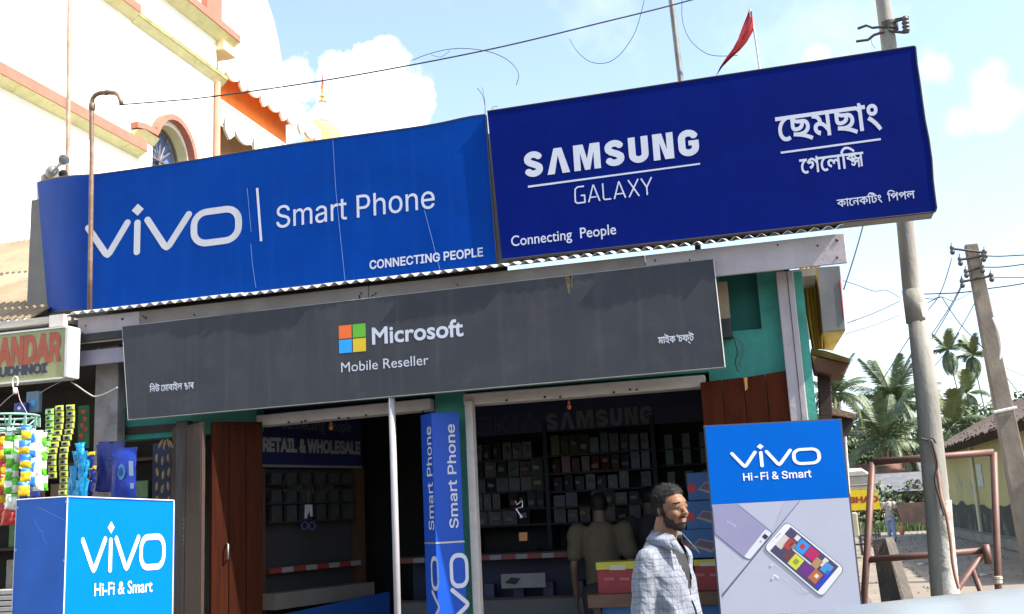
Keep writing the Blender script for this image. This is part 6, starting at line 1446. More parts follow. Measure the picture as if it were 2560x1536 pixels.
def plaid(name, base, line, s1=.034):
    m = bpy.data.materials.new(name); m.use_nodes = True; nt = m.node_tree; N = nt.nodes; L = nt.links; b = N['Principled BSDF']; b.inputs['Roughness'].default_value = .85; b.inputs['Specular IOR Level'].default_value = .2
    tc = N.new('ShaderNodeTexCoord'); sx = N.new('ShaderNodeSeparateXYZ')
    nz = N.new('ShaderNodeTexNoise'); nz.inputs['Scale'].default_value = 7; mxv = N.new('ShaderNodeMix'); mxv.data_type = 'VECTOR'; mxv.inputs[0].default_value = .015
    L.new(tc.outputs['Object'], nz.inputs['Vector']); L.new(tc.outputs['Object'], mxv.inputs[4]); L.new(nz.outputs['Color'], mxv.inputs[5]); L.new(mxv.outputs[1], sx.inputs[0])
    def m_(op, a, b_=None):
        n = N.new('ShaderNodeMath'); n.operation = op
        for i, v in enumerate((a, b_)):
            if v is None: continue
            if isinstance(v, (int, float)): n.inputs[i].default_value = v
            else: L.new(v, n.inputs[i])
        return n.outputs[0]
    nb = N.new('ShaderNodeTexNoise'); nb.inputs['Scale'].default_value = 11; nb.inputs['Detail'].default_value = 4; nb.inputs['Distortion'].default_value = 1.2; L.new(tc.outputs['Object'], nb.inputs['Vector']); bp = N.new('ShaderNodeBump'); bp.inputs['Strength'].default_value = .8; bp.inputs['Distance'].default_value = .03; L.new(nb.outputs['Fac'], bp.inputs['Height']); L.new(bp.outputs[0], b.inputs['Normal'])
    ang = m_('ARCTAN2', sx.outputs[1], sx.outputs[0]); u = m_('MULTIPLY', ang, .17)
    tot = None
    for src, s, wd, am in ((u, s1, .16, .42), (sx.outputs[2], s1, .16, .42), (u, s1, .05, .35), (sx.outputs[2], s1*3, .10, .3)):
        fr = m_('FRACT', m_('DIVIDE', src, s)); ln = m_('MULTIPLY', m_('LESS_THAN', fr, wd), am); tot = ln if tot is None else m_('ADD', tot, ln)
    mx = N.new('ShaderNodeMix'); mx.data_type = 'RGBA'; L.new(tot, mx.inputs[0]); mx.clamp_factor = True; mx.inputs[6].default_value = (*base, 1); mx.inputs[7].default_value = (*line, 1); L.new(mx.outputs[2], b.inputs['Base Color'])
    return m
M_plaid = plaid('checked_shirt', (.21, .22, .245), (.10, .115, .16), .028)
pm = at(1672, 1300, 5.22)
arms_m = [((-.01, .132, 1.325), (-.03, .170, 1.09), (.02, .17, .85)), ((-.015, -.132, 1.32), (-.045, -.166, 1.09), (-.02, -.145, .86))]
person('person', (pm.x-.028, 5.22, 0), R_(-26), 1.74, 'bearded man in a pale checked shirt walking right in front of the shop', M_plaid, mat('dark_trousers', (.03, .03, .035), .8), M_skin, voxel=.0045, arms=arms_m, belly=.035, beard=True, collar=True, inner_m=mat('black_undershirt', (.012, .012, .014), .8), stride=.16, turn=R_(-12))
# customers inside
pi1 = at(1500, 1300, 8.35)
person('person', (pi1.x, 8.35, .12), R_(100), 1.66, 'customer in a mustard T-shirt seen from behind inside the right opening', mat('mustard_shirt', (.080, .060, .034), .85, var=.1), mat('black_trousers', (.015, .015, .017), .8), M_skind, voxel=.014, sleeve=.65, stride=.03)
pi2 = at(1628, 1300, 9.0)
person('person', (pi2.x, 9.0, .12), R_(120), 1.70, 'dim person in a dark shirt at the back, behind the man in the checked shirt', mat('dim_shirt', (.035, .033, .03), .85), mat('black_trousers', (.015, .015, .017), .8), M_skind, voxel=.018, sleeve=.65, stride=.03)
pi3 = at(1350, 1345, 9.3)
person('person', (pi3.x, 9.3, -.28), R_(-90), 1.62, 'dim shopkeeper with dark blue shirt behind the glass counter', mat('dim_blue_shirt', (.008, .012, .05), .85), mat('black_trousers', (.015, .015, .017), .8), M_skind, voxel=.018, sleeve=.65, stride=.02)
# far walker with a bag
wf = atZ(2229, 1330, 0); sc_f = 1.0
fw_ = person('person', (wf.x*.78, wf.y*.78, 0), R_(80), 1.68, 'distant man walking away down the lane carrying an orange bag', mat('beige_shirt', (.42, .36, .30), .85), mat('blue_lungi', (.24, .30, .42), .85), M_skind, voxel=.02, sleeve=.6, stride=.10, arms=[((-.01, .17, 1.36), (-.03, .23, 1.1), (.08, .22, .9)), ((-.01, -.17, 1.36), (-.05, -.26, 1.08), (-.02, -.33, .84))])
hb = Vector((wf.x*.78, wf.y*.78, 0))+Matrix.Rotation(R_(80), 3, 'Z') @ Vector((-.01, -.345, .74*.88))
mb = MB(); mb.ell(hb-Vector((0, 0, .26)), (.10, .08, .17), 12, 8); mb.tube([hb+Vector((0, 0, .02)), hb-Vector((0, 0, .15))], [.012, .05], 8); one(mb, 'carrier_bag', mat('orange_bag', (.55, .25, .10), .6), 'orange plastic bag in the hand of the distant walking man', 'bag', smooth=True)
# ------------------------------------------------------------------ RIGHT SIDE: metal box sign and gilded cloth behind the pillar
YD = 8.6
gb = thing('side_structure', (at(2050, 900, YD).x, YD, 0), 'stacked gold cloth, dented zinc box and brown eave beyond the shop pillar', 'outbuilding')
M_gold = mat('gold_cloth', (.42, .29, .035), .7, var=.15, scale=3, bump=.5, bscale=6, stretch=(6, 6, .5), patch=((.22, .15, .03), 2, .5, .75, .6))
M_dzinc = mat('dented_zinc', (.20, .205, .21), .5, .35, var=.25, scale=3, bump=.3, bscale=5, patch=((.2, .18, .14), 3, .55, .8, .6))
def gslab(name, pts, Y0, dy, m, lab=None):
    mb = MB(); mb.slab([at(x, y, Y0) for x, y in pts], (0, dy, 0)); return bevel(mb.build(name, m, gb, label=lab), .006)
# folded cloth
mb = MB(); vs = []; NXc, NZc = 26, 6
for j in range(NZc+1):
    for i in range(NXc+1):
        u, v = i/NXc, j/NZc; xl_, xr_ = 1990+35*v+8, 2048+12*v; yt, yb_ = 668, 872
        p = at(xl_+(xr_-xl_)*u, yt+(yb_-yt)*v, YD+.12); p.y += .025*math.sin(u*26+v*2)*(1-.4*v)+.01*math.sin(u*60); vs.append(p)
mb.add(vs, [(j*(NXc+1)+i, j*(NXc+1)+i+1, (j+1)*(NXc+1)+i+1, (j+1)*(NXc+1)+i) for j in range(NZc) for i in range(NXc)]); mb.build('gold_cloth', M_gold, gb, smooth=True)
gslab('cloth_backing', [(1996, 660), (2050, 660), (2062, 872), (2030, 872)], YD+.18, .05, M_wood2)
A = [(2041, 668), (2100, 664), (2107, 740), (2114, 826), (2056, 832), (2048, 745)]
gslab('zinc_face', A, YD, .02, M_dzinc)
mb = MB(); a = [at(x, y, YD) for x, y in ((2056, 833), (2114, 826))]; b = [at(2082, 878, YD+.35), at(2040, 872, YD+.35)]; mb.add(a+b, [(0, 1, 2, 3)]); mb.build('zinc_underside', mat('rusty_zinc', (.40, .33, .18), .7, .2, var=.3, scale=4, patch=((.16, .11, .06), 4, .5, .7, .8)), gb)
mb = MB(); a = [at(2041, 668, YD), at(2048, 745, YD), at(2056, 833, YD), at(2040, 872, YD+.35), at(2036, 760, YD+.3), at(2030, 668, YD+.3)]; mb.add(a, [tuple(range(6))]); mb.build('gold_side', M_gold, gb)
mb = MB(); mb.tube(pxs([(2100, 700), (2106, 760), (2110, 800)], YD-.004), .004, 4); mb.build('red_trim', mat('red_trim', (.45, .05, .05), .5), gb)
mb = MB(); mb.slab([at(2027, 872, YD+.1), at(2060, 876, YD), at(2124, 896, YD-.1), at(2126, 903, YD-.1), at(2095, 902, YD), at(2028, 889, YD+.1)], (0, .5, 0)); mb.build('yellow_eave', mat('yellow_eave', (.42, .34, .10), .8, var=.25, scale=5, patch=((.2, .16, .06), 5, .5, .7, .7)), gb)
gslab('brown_eave', [(2028, 890), (2095, 904), (2125, 904), (2110, 940), (2080, 938), (2036, 926)], YD+.02, .4, mat('red_brown_eave', (.14, .065, .035), .7, var=.3, scale=4))
gslab('dark_post', [(2044, 935), (2075, 938), (2082, 1040), (2050, 1040)], YD+.2, .25, M_wood2)
mb = MB(); p0, p1 = at(2050, 1040, YD+.2), at(2080, 1040, YD+.2); mb.box(p0.x, p1.x, YD+.2, YD+.45, 0, p0.z); mb.build('dark_post', M_wood2, gb)
mb = MB(); mb.slab([at(2060, 1020, 9.6), at(2078, 1018, 9.6), at(2130, 1032, 9.6), at(2141, 1036, 9.6), at(2136, 1046, 9.6), at(2060, 1034, 9.6)], (0, 1.2, 0)); mb.build('tiled_awning', mat('old_tiles', (.24, .17, .11), .85, var=.3, scale=9, bump=.5), gb)
mb = MB(); a_, b_ = at(2060, 1040, 9.7), at(2134, 1046, 9.7); mb.slab([at(2060, 1034, 9.7), at(2134, 1046, 9.7), at(2128, 1075, 9.7), at(2112, 1092, 9.7), at(2060, 1085, 9.7)], (0, .8, 0)); mb.build('awning_shade', M_dark, gb)  # solid dark slab standing in for the shade under the awning
mb = MB(); mb.tube([at(2113, 1092, 9.6), at(2122, 1235, 9.6)], .012, 6); mb.build('white_strip', mat('white_band', (.6, .6, .58), .5), gb)

# ------------------------------------------------------------------ pipe frame
M_pf = mat('red_oxide_pipe', (.13, .062, .048), .55, .2, var=.2, scale=6, patch=((.13, .10, .08), 5, .5, .75, .6))
YE = 8.9
pf = thing('pipe_frame', (at(2300, 1400, YE).x, YE, 0), 'reddish brown welded pipe barrier frame behind the near concrete pole', 'barrier')
def dn(a, b):  # extend the line to the ground
    A, B = at(*a, YE), at(*b, YE); d = B-A; q = A+d*((A.z)/-d.z); q.z = 0; return q
TLp, TRp = at(2181, 1156, YE), at(2484, 1131, YE)
bl_ = dn((2181, 1156), (2160, 1500)); br_ = dn((2484, 1131), (2496, 1475))
R1 = .027
for nm, P in (('top_rail', [TLp, TRp]), ('upright', [TLp, bl_]), ('upright', [TRp, br_]), ('middle_rail', [at(2173, 1400, YE), at(2460, 1377, YE)])):
    mb = MB(); mb.tube(P, R1 if nm != 'middle_rail' else .026, 12); mb.build(nm, M_pf, pf, smooth=True)
for P in (((2463, 1362), (2472, 1410)), ((2455, 1388), (2395, 1472)), ((2432, 1424), (2452, 1480))):
    a, b = at(*P[0], YE-.04), at(*P[1], YE-.04); mb = MB(); d = b-a; e = b if P[0] == (2463, 1362) else b+d*(b.z/-d.z); mb.tube([a, e], .030 if P[0][0] == 2463 else .022, 12); mb.build('brace', M_pf, pf, smooth=True)
for y in (1455, 1445):
    mb = MB(); c = at(2494, y, YE); mb.lathe(c, [(R1+.002, -.015), (R1+.008, -.01), (R1+.008, .01), (R1+.002, .015)], 12); mb.build('rag_tie', mat('rag', (.4, .36, .28), .9), pf)
# old log leaning
mb = MB(); mb.slab([at(2180, 1350, 10.5), at(2213, 1346, 10.4), at(2262, 1500, 9.6), at(2290, 1640, 9.0), at(2225, 1640, 9.3), at(2202, 1500, 10.0)], (.1, .35, 0)); lgo = one(mb, 'old_log', mat('weathered_log', (.06, .05, .042), .9, var=.35, scale=4, bump=.8, bscale=9, stretch=(6, 6, .8), patch=((.2, .13, .08), 3, .5, .7, .7)), 'dark weathered timber slab leaning behind the left post of the pipe frame', 'log')
# ------------------------------------------------------------------ yellow walled house on the lane
M_yw = mat('mossy_yellow_wall', (.40, .35, .145), .9, var=.12, scale=.6, streak=.5, streak_col=(.24, .22, .10), bump=.3, bscale=10)
M_base = mat('damp_black_base', (.05, .05, .035), .95, var=.3, scale=1.5, patch=((.22, .20, .1), 1.5, .55, .7, .8))
hw = thing('house', (5.9, 34, 0), 'low yellow plastered house with mossy wall and old tiled roof along the lane, right', 'house')
pw = [atX(2375, 1130, 6.05), atX(2560, 1100, 6.05)]
HX = 5.95; Ya, Yb = 20.0, 46.0; HZ = 3.25
mb = MB(); mb.box(HX, HX+6, Ya, Yb, 0, HZ); mb.build('wall', M_yw, hw)
mb = MB(); vs = []
for i in range(53):
    y = Ya+(Yb-Ya)*i/52; vs += [(HX-.012, y, .25), (HX-.012, y, 1.15+.25*noise.noise(Vector((y*.5, 0, 0)))+.12*noise.noise(Vector((y*2, 3, 0))))]
mb.add(vs, [(2*i, 2*i+2, 2*i+3, 2*i+1) for i in range(52)]); mb.build('damp_stain', M_base, hw)
mb = MB(); mb.box(HX-.45, HX-.001, Ya, Yb+.2, 0, .26); mb.build('plinth', mat('plinth_cement', (.20, .18, .14), .9, var=.25, scale=2), hw)
for y in (24.5, 31.8, 39): mb = MB(); mb.box(HX-.08, HX-.013, y, y+.45, .26, HZ); mb.build('pilaster', mat('pale_pilaster', (.46, .43, .26), .9, var=.1), hw)
for (y, z, w_, h_) in ((37.6, 1.75, .55, .75), (39.2, 2.35, .3, .3)): mb = MB(); mb.box(HX-.02, HX-.013, y, y+w_*2, z, z+h_); mb.build('pasted_poster', mat('faded_poster', (.42, .44, .38), .8, var=.3, scale=6), hw)
for i in range(5): y = 43.3+.5*(i % 3)-i*.9; mb = MB(); mb.box(HX-.016, HX-.012, y, y+.12, 1.9-.1*i, 2.3-.1*i); mb.build('white_dab', mat('white_dab', (.5, .5, .44), .9), hw)
# tiled roof: courses of pan tiles, each tile a part near the eave edge
M_tile = mat('dark_clay_tile', (.11, .075, .055), .9, var=.35, scale=5, bump=.5, bscale=30)
sl = .50
mb = MB(); mb.slab([(HX-.75, Ya-.3, HZ-.12), (HX+3.2, Ya-.3, HZ-.12+3.95*sl), (HX+7, Ya-.3, HZ-.12)], (0, Yb-Ya+.8, 0)); mb.build('roof_deck', mat('roof_batten', (.06, .045, .035), .9, var=.3), hw)
tile0 = None; cnt = 0
for r in range(3):
    for k_ in range(44):
        y = Ya-.2+k_*.6; x = HX-.95+r*.42; z = HZ-.06+(x-HX+.75)*sl+.02
        if tile0 is None:
            t_ = MB(); nn_ = 5; vs = []
            for q in range(nn_+1):
                a = math.pi*q/nn_; vs += [(0, .29*math.cos(a), .08*math.sin(a)), (.5, .26*math.cos(a), .5*sl+.07*math.sin(a)-.02)]
            vs2 = [(a, b, c-.03) for a, b, c in vs]; t_.add(vs+vs2, [(2*q, 2*q+1, 2*q+3, 2*q+2) for q in range(nn_)]+[(2*q, 2*q+2, 12+2*q+2, 12+2*q) for q in range(nn_)])
            me_t = t_.build('roof_tile', M_tile, None, org=(0, 0, 0)); tile0 = me_t.data; bpy.data.objects.remove(me_t)
        o = bpy.data.objects.new('roof_tile', tile0); COL.objects.link(o); o.parent = hw; o.location = Vector((x+random.uniform(-.04, .04), y+random.uniform(-.03, .03), z+random.uniform(-.01, .02)))-ORG[hw]; o.rotation_euler = (0, random.uniform(-.04, .04), random.uniform(-.06, .06))
# rest of the roof, too far to tell tiles apart
mb = MB(); 
for k_ in range(44):
    for r in range(3, 9):
        y = Ya-.2+k_*.6; x = HX-.95+r*.42; z = HZ-.06+(x-HX+.75)*sl+.02
        mb.add([(x, y-.28, z), (x, y, z+.09), (x, y+.28, z), (x+.5, y-.26, z+.5*sl), (x+.5, y, z+.5*sl+.07), (x+.5, y+.26, z+.5*sl)], [(0, 3, 4, 1), (1, 4, 5, 2)])
mb.build('roof_tile', M_tile, hw)['kind'] = 'stuff'

# ------------------------------------------------------------------ far huts, low wall, rickshaw
def hut(x, y, w, d, h, rh, mw, mr, lab, rz=0):
    t = thing('hut', (x, y, 0), lab, 'hut'); t.rotation_euler = (0, 0, rz)
    mb = MB(); mb.box(x-w/2, x+w/2, y-d/2, y+d/2, 0, h); wl = mb.build('wall', mw, t)
    mb = MB(); e = .4; mb.slab([(x-w/2-e, y-d/2-e, h-.1), (x+w/2+e, y-d/2-e, h-.1), (x+w/2+e, y, h+rh), (x-w/2-e, y, h+rh)], (0, .03, .06)); mb.slab([(x-w/2-e, y+d/2+e, h-.1), (x+w/2+e, y+d/2+e, h-.1), (x+w/2+e, y, h+rh), (x-w/2-e, y, h+rh)], (0, -.03, .06)); mb.build('roof', mr, t)
    mb = MB(); mb.box(x-.4, x+.4, y-d/2-.02, y-d/2, 0, h*.8); mb.build('door', M_wood2, t)
    mb = MB(); mb.box(x+w*.25-.3, x+w*.25+.3, y-d/2-.02, y-d/2, h*.4, h*.75); mb.build('window', M_dark, t)
c = atZ(2270, 1262, 0)
p1_ = ray(2262, 1200); p1_ = CAM+p1_*(62/p1_.y); p2_ = CAM+ray(2160, 1200)*(66/ray(2160, 1200).y); p3_ = CAM+ray(2330, 1200)*(75/ray(2330, 1200).y)
hut(p1_.x, 62, 3.6, 4, 1.9, .9, mat('hut_tan', (.30, .24, .17), .9, var=.2), mat('white_tin', (.15, .15, .155), .6, .2, var=.3, scale=2), 'small far hut with pale tin roof behind the distant walking man')
hut(p2_.x, 66, 4.5, 4, 2.3, 1.2, mat('hut_brown', (.16, .10, .07), .9, var=.2), mat('red_tin', (.25, .13, .10), .6, .1, var=.2), 'small far dark brown hut under the coconut palm')
hut(p3_.x+3, 80, 6, 5, 2.4, 1.4, mat('hut_tan', (.30, .24, .17), .9), mat('white_tin', (.55, .56, .58), .5), 'far hut half hidden behind the near concrete pole')
q0 = atZ(2255, 1318, 0); mb = MB(); x0_ = (CAM+ray(2245, 1290)*(52/ray(2245, 1290).y)).x; mb.box(x0_, x0_+7, 52, 52.3, 0, 1.25); one(mb, 'low_wall', mat('dark_laterite', (.12, .075, .06), .9, var=.3, scale=3, bump=.5), 'low dark reddish wall across the end of the lane', 'wall')
mb = MB(); x1_ = at(2145, 1300, 31).x
YR2 = 30.0
rk2 = thing('cycle_rickshaw', (at(2150, 1340, YR2).x, YR2, 0), 'cycle rickshaw with yellow back panel and cream hood parked in the lane', 'rickshaw')
rx0_, rx1_ = at(2100, 1275, YR2).x, at(2203, 1275, YR2).x; rz0_, rz1_ = at(2150, 1276, YR2).z, at(2150, 1225, YR2).z
M_rky = mat('rickshaw_yellow', (.70, .50, .01), .5, var=.1, scale=3); M_rkh = mat('rickshaw_hood', (.42, .40, .33), .8, var=.2, scale=3, bump=.3)
mb = MB(); mb.slab([(rx0_, YR2, rz0_), (rx1_, YR2, rz0_), (rx1_-.05, YR2, rz0_+.45), (rx1_-.35, YR2, rz1_), (rx0_, YR2, rz1_)], (0, .05, 0)); mb.build('back_panel', M_rky, rk2)
mb = MB(); hz1 = at(2150, 1178, YR2).z; prof = [(rx0_, rz1_+.01), (rx0_, hz1-.08), (rx0_+.12, hz1), (rx1_-.35, hz1-.0), (rx1_-.15, hz1-.15), (rx1_-.03, rz1_-.1), (rx1_-.08, rz0_+.5), (rx1_-.36, rz1_+.01)]
mb.slab([(a, YR2+.04, b) for a, b in prof], (0, .75, .1)); mb.build('hood', M_rkh, rk2)
mb = MB(); a_, b_ = (rx0_+.28, rz1_+.12), (rx0_+.95, hz1-.12); mb.tube([(a_[0], YR2+.03, a_[1]), (b_[0], YR2+.03, a_[1]), (b_[0], YR2+.03, b_[1]), (a_[0], YR2+.03, b_[1]), (a_[0], YR2+.03, a_[1])], .018, 4); mb.build('window_flap', mat('grey_flap_frame', (.12, .12, .1), .7), rk2)
PRK = facade(YR2)
word('lettering', PRK, 'BHAO', F_SANS, (2122, 1250), (2196, 1248), (2147, 1256), (2147, 1243), mat('rickshaw_red', (.30, .03, .02), .5), rk2, bold=.05, h=.005)
wy = .36
for dx in (rx0_+.12, rx1_-.1):
    mb = MB(); c = Vector((dx, YR2+.2, wy)); mb.tube([c+Vector((0, wy*math.cos(t*math.pi/12), wy*math.sin(t*math.pi/12))) for t in range(25)], .022, 6); wh = mb.build('wheel', mat('tyre', (.03, .03, .03), .8), rk2, smooth=True)
    mb = MB()
    for t in range(12): mb.tube([c, c+Vector((0, wy*.95*math.cos(t*math.pi/6), wy*.95*math.sin(t*math.pi/6)))], .004, 3)
    s_ = mb.build('spoke', M_steel, wh); s_.parent = wh; s_['kind'] = 'stuff'
mb = MB(); mb.tube([(rx0_+.1, YR2+.2, wy), (rx1_-.08, YR2+.2, wy)], .02, 6); mb.box(rx0_+.15, rx1_-.12, YR2-.05, YR2+.6, wy+.22, wy+.27); mb.tube([(rx0_+.2, YR2+.2, wy), (rx0_+.2, YR2, rz0_)], .015, 5); mb.tube([(rx1_-.2, YR2+.2, wy), (rx1_-.2, YR2, rz0_)], .015, 5); mb.tube([((rx0_+rx1_)/2, YR2+.2, wy), ((rx0_+rx1_)/2, YR2+1.6, wy)], .02, 5); mb.build('undercarriage', M_irn, rk2)
mb = MB(); c = Vector(((rx0_+rx1_)/2, YR2+1.7, wy)); mb.tube([c+Vector((0, wy*math.cos(t*math.pi/12), wy*math.sin(t*math.pi/12))) for t in range(25)], .022, 6); mb.build('wheel', mat('tyre', (.03, .03, .03), .8), rk2, smooth=True)
mb = MB(); mb.tube([c, c+Vector((0, -.1, .65)), c+Vector((-.3, -.2, .72))], .015, 5); mb.tube([c+Vector((0, -.1, .65)), c+Vector((.3, -.2, .72))], .015, 5); mb.tube([c+Vector((0, -.08, .5)), c+Vector((0, -.6, .55)), c+Vector((0, -1.1, .1))], .015, 5); mb.ell(c+Vector((0, -.75, .68)), (.09, .14, .04), 10, 6); mb.build('bicycle_front', M_irn, rk2)
a_, b_ = at(2128, 1282, 27), at(2152, 1342, 27); mb = MB(); mb.box(a_.x-.12, b_.x-.02, 27, 27.25, b_.z, a_.z); bevel(one(mb, 'stone_slab', mat('cream_slab', (.40, .37, .26), .85, var=.15, scale=5), 'upright cream slab standing beside the rickshaw at the standee edge', 'slab'), .03)

# ------------------------------------------------------------------ PALMS, TREES
M_palm = mat('palm_green', (.10, .135, .06), .55, var=.45, scale=2.5, spec=.5); M_palm2 = mat('palm_yellow', (.12, .14, .045), .55, var=.3, scale=2.5)  # palm green lightened, with distance haze put into the colour
M_trunk = mat('palm_trunk', (.20, .17, .13), .9, var=.3, scale=4, bump=.5); M_areca = mat('areca_trunk', (.30, .29, .25), .9, var=.2, scale=4)
def frond_mesh(L_, droop, lw, nl, m, ll, hang, seed):
    rnd = random.Random(seed); mb = MB(); P = []
    for i in range(13):
        t = i/12; P.append(Vector((L_*t*(1-.18*t*t*droop), 0, L_*(.34*t-droop*.62*t*t))))
    mb.tube(P, [.035*(1-t/13)*L_/3+.006 for t in range(13)], 4)
    for i in range(nl):
        t = .10+.90*i/nl; f = t*12; k = min(int(f), 11); p = P[k].lerp(P[k+1], f-k); tg = (P[k+1]-P[k]).normalized()
        for s in (-1, 1):
            l = ll*math.sin(math.pi*min(.97, t*.80+.17))**.6*rnd.uniform(.75, 1.1)
            d = (Vector((0, s, 0))*.8+tg*.62+Vector((0, 0, -hang*rnd.uniform(.6, 1.2)))).normalized(); m1 = p+d*l*.5; e = m1+(d+Vector((0, 0, -hang*.8))).normalized()*l*.5
            w_ = tg*lw*rnd.uniform(.8, 1.2)
            mb.add([p-w_*.5, p+w_*.5, m1+w_*.5, m1-w_*.5, e], [(0, 1, 2, 3), (3, 2, 4)])
    o = mb.build('frond', m, None, org=(0, 0, 0)); me = o.data; bpy.data.objects.remove(o); return me
FC = [frond_mesh(4.0, d, .065, 52, mm, 1.0, h, i) for i, (d, h, mm) in enumerate(((.7, .5, M_palm), (1.15, .9, M_palm), (1.6, 1.3, M_palm2), (.35, .3, M_palm)))]
FA = [frond_mesh(2.0, d, .065, 34, mm, .80, h, i+9) for i, (d, h, mm) in enumerate(((.9, .5, M_palm), (1.5, 1.0, M_palm), (.3, .3, M_palm2)))]
def palm(x, y, h, kind, lab, lean=(0, 0), nf=22, sc=1.0, seed=1, group=None):
    rnd = random.Random(seed); t = thing('coconut_palm' if kind == 'c' else 'areca_palm', (x, y, 0), lab, 'palm tree', group)
    top_ = Vector((x+lean[0], y+lean[1], h)); mb = MB(); P = [Vector((x, y, 0)).lerp(top_, i/8)+Vector((lean[0]*-.15*math.sin(math.pi*i/8), 0, 0)) for i in range(9)]
    r = (.20, .13) if kind == 'c' else (.085, .06); mb.tube(P, [r[0]+(r[1]-r[0])*i/8 for i in range(9)], 10); mb.build('trunk', M_trunk if kind == 'c' else M_areca, t, smooth=True)
    if kind == 'a': mb = MB(); mb.lathe(top_-Vector((0, 0, .1)), [(.06, -.9), (.10, -.5), (.085, .1), (.03, .35)], 10); mb.build('crown_shaft', M_palm2, t, smooth=True)
    for i in range(nf):
        v = i/nf
        if kind == 'c': me = FC[3] if v < .2 else FC[0] if v < .5 else FC[1] if v < .8 else FC[2]; pit = (-.95 if v < .2 else -.45 if v < .5 else .05 if v < .8 else .45)+rnd.uniform(-.15, .15)
        else: me = FA[2] if v < .25 else FA[0] if v < .6 else FA[1]; pit = (-1.0 if v < .25 else -.3 if v < .6 else .75)+rnd.uniform(-.2, .2)
        o = bpy.data.objects.new('frond', me); COL.objects.link(o); o.parent = t; o.location = top_-Vector((x, y, 0)); o.rotation_euler = (rnd.uniform(-.2, .2), pit, i*2.4+rnd.uniform(-.3, .3)); o.scale = (sc*rnd.uniform(.85, 1.1),)*3
    if kind == 'c':
        for i in range(6): a = i*1.05; mb = MB(); mb.ell(top_+Vector((.28*math.cos(a), .28*math.sin(a), -.30)), (.13, .13, .17), 10, 6); mb.build('coconut', mat('green_nut', (.14, .16, .04), .5), t, smooth=True)
    return t
def pal(px, py, D, *a, **k): 
    p = at(px, py, D); palm(p.x-(k.get('lean', (0, 0))[0]), D, p.z, *a, **k)
pal(2236, 1012, 76, 'c', 'big coconut palm with bushy crown behind the near concrete pole', nf=34, sc=1.0, seed=3, lean=(.5, 0))
pal(2085, 985, 60, 'c', 'coconut palm partly hidden behind the brown eave and standee', nf=24, sc=.62, seed=5, lean=(-.3, 0))
pal(2215, 1105, 66, 'c', 'lower coconut palm with long drooping yellow fronds left of the near pole', nf=22, sc=.95, seed=11, lean=(.2, 0))
pal(2370, 878, 90, 'a', 'tall slender areca palm, left one of the two tallest', nf=17, sc=1.0, seed=2, lean=(-.9, 0), group='areca palms right of the near pole')
pal(2432, 892, 92, 'a', 'tall slender areca palm, right one of the two tallest', nf=17, sc=1.0, seed=4, lean=(-.7, 0), group='areca palms right of the near pole')
pal(2418, 985, 88, 'a', 'shorter areca palm below and between the two tallest ones', nf=16, sc=1.0, seed=6, lean=(-.3, 0), group='areca palms right of the near pole')
pal(2382, 1068, 64, 'a', 'short young palm with upright fronds above the tiled roof left end', nf=14, sc=1.25, seed=8, group='areca palms right of the near pole')
M_leaf = [mat('leaf_a', (.075, .105, .040), .6, var=.4, scale=.8), mat('leaf_b', (.105, .140, .050), .6, var=.4, scale=.8), mat('leaf_c', (.050, .075, .032), .6, var=.3, scale=.8)]
def tree(x, y, h, r, lab, seed, n=4200, leaf=.16, mi=0, base=.35):
    rnd = random.Random(seed); t = thing('broadleaf_tree', (x, y, 0), lab, 'tree', 'leafy trees beyond the lane')
    mb = MB(); tp = Vector((x+rnd.uniform(-.4, .4), y, h*.5)); mb.tube([(x, y, 0), ((x+tp.x)/2+.1, y, h*.25), tp], [.22, .17, .12], 8)
    cl_ = []
    for i in range(16):
        a = rnd.uniform(0, 6.28); rr = r*rnd.uniform(.1, .8); z = h*(base+.62*rnd.random()); c = Vector((x+rr*math.cos(a), y+rr*math.sin(a), z)); cl_.append((c, r*rnd.uniform(.28, .5)))
        if i < 8: mb.tube([tp, tp.lerp(c, .5)+Vector((0, 0, .2)), c], [.08, .05, .02], 5)
    mb.build('trunk', M_trunk, t, smooth=True)
    lm = MB()
    for i in range(n):
        c, q = cl_[rnd.randrange(16)]; d = Vector((rnd.gauss(0, 1), rnd.gauss(0, 1), rnd.gauss(0, .8))).normalized()*q*rnd.uniform(.55, 1.05); p = c+d
        nn_ = (d.normalized()+Vector((rnd.uniform(-.9, .9), rnd.uniform(-.9, .9), rnd.uniform(-.3, .9)))).normalized(); a = nn_.orthogonal().normalized(); a = (Matrix.Rotation(rnd.uniform(0, 6.28), 3, nn_) @ a); b = nn_.cross(a); s = leaf*rnd.uniform(.6, 1.3)
        lm.m = (0 if rnd.random() < .6 else 1)
        lm.add([p-a*s, p-b*s*.45, p+a*s, p+b*s*.45], [(0, 1, 2, 3)])
    o = lm.build('crown', [M_leaf[mi], M_leaf[(mi+1) % 3]], t); o['kind'] = 'stuff'
    return t
k = 0
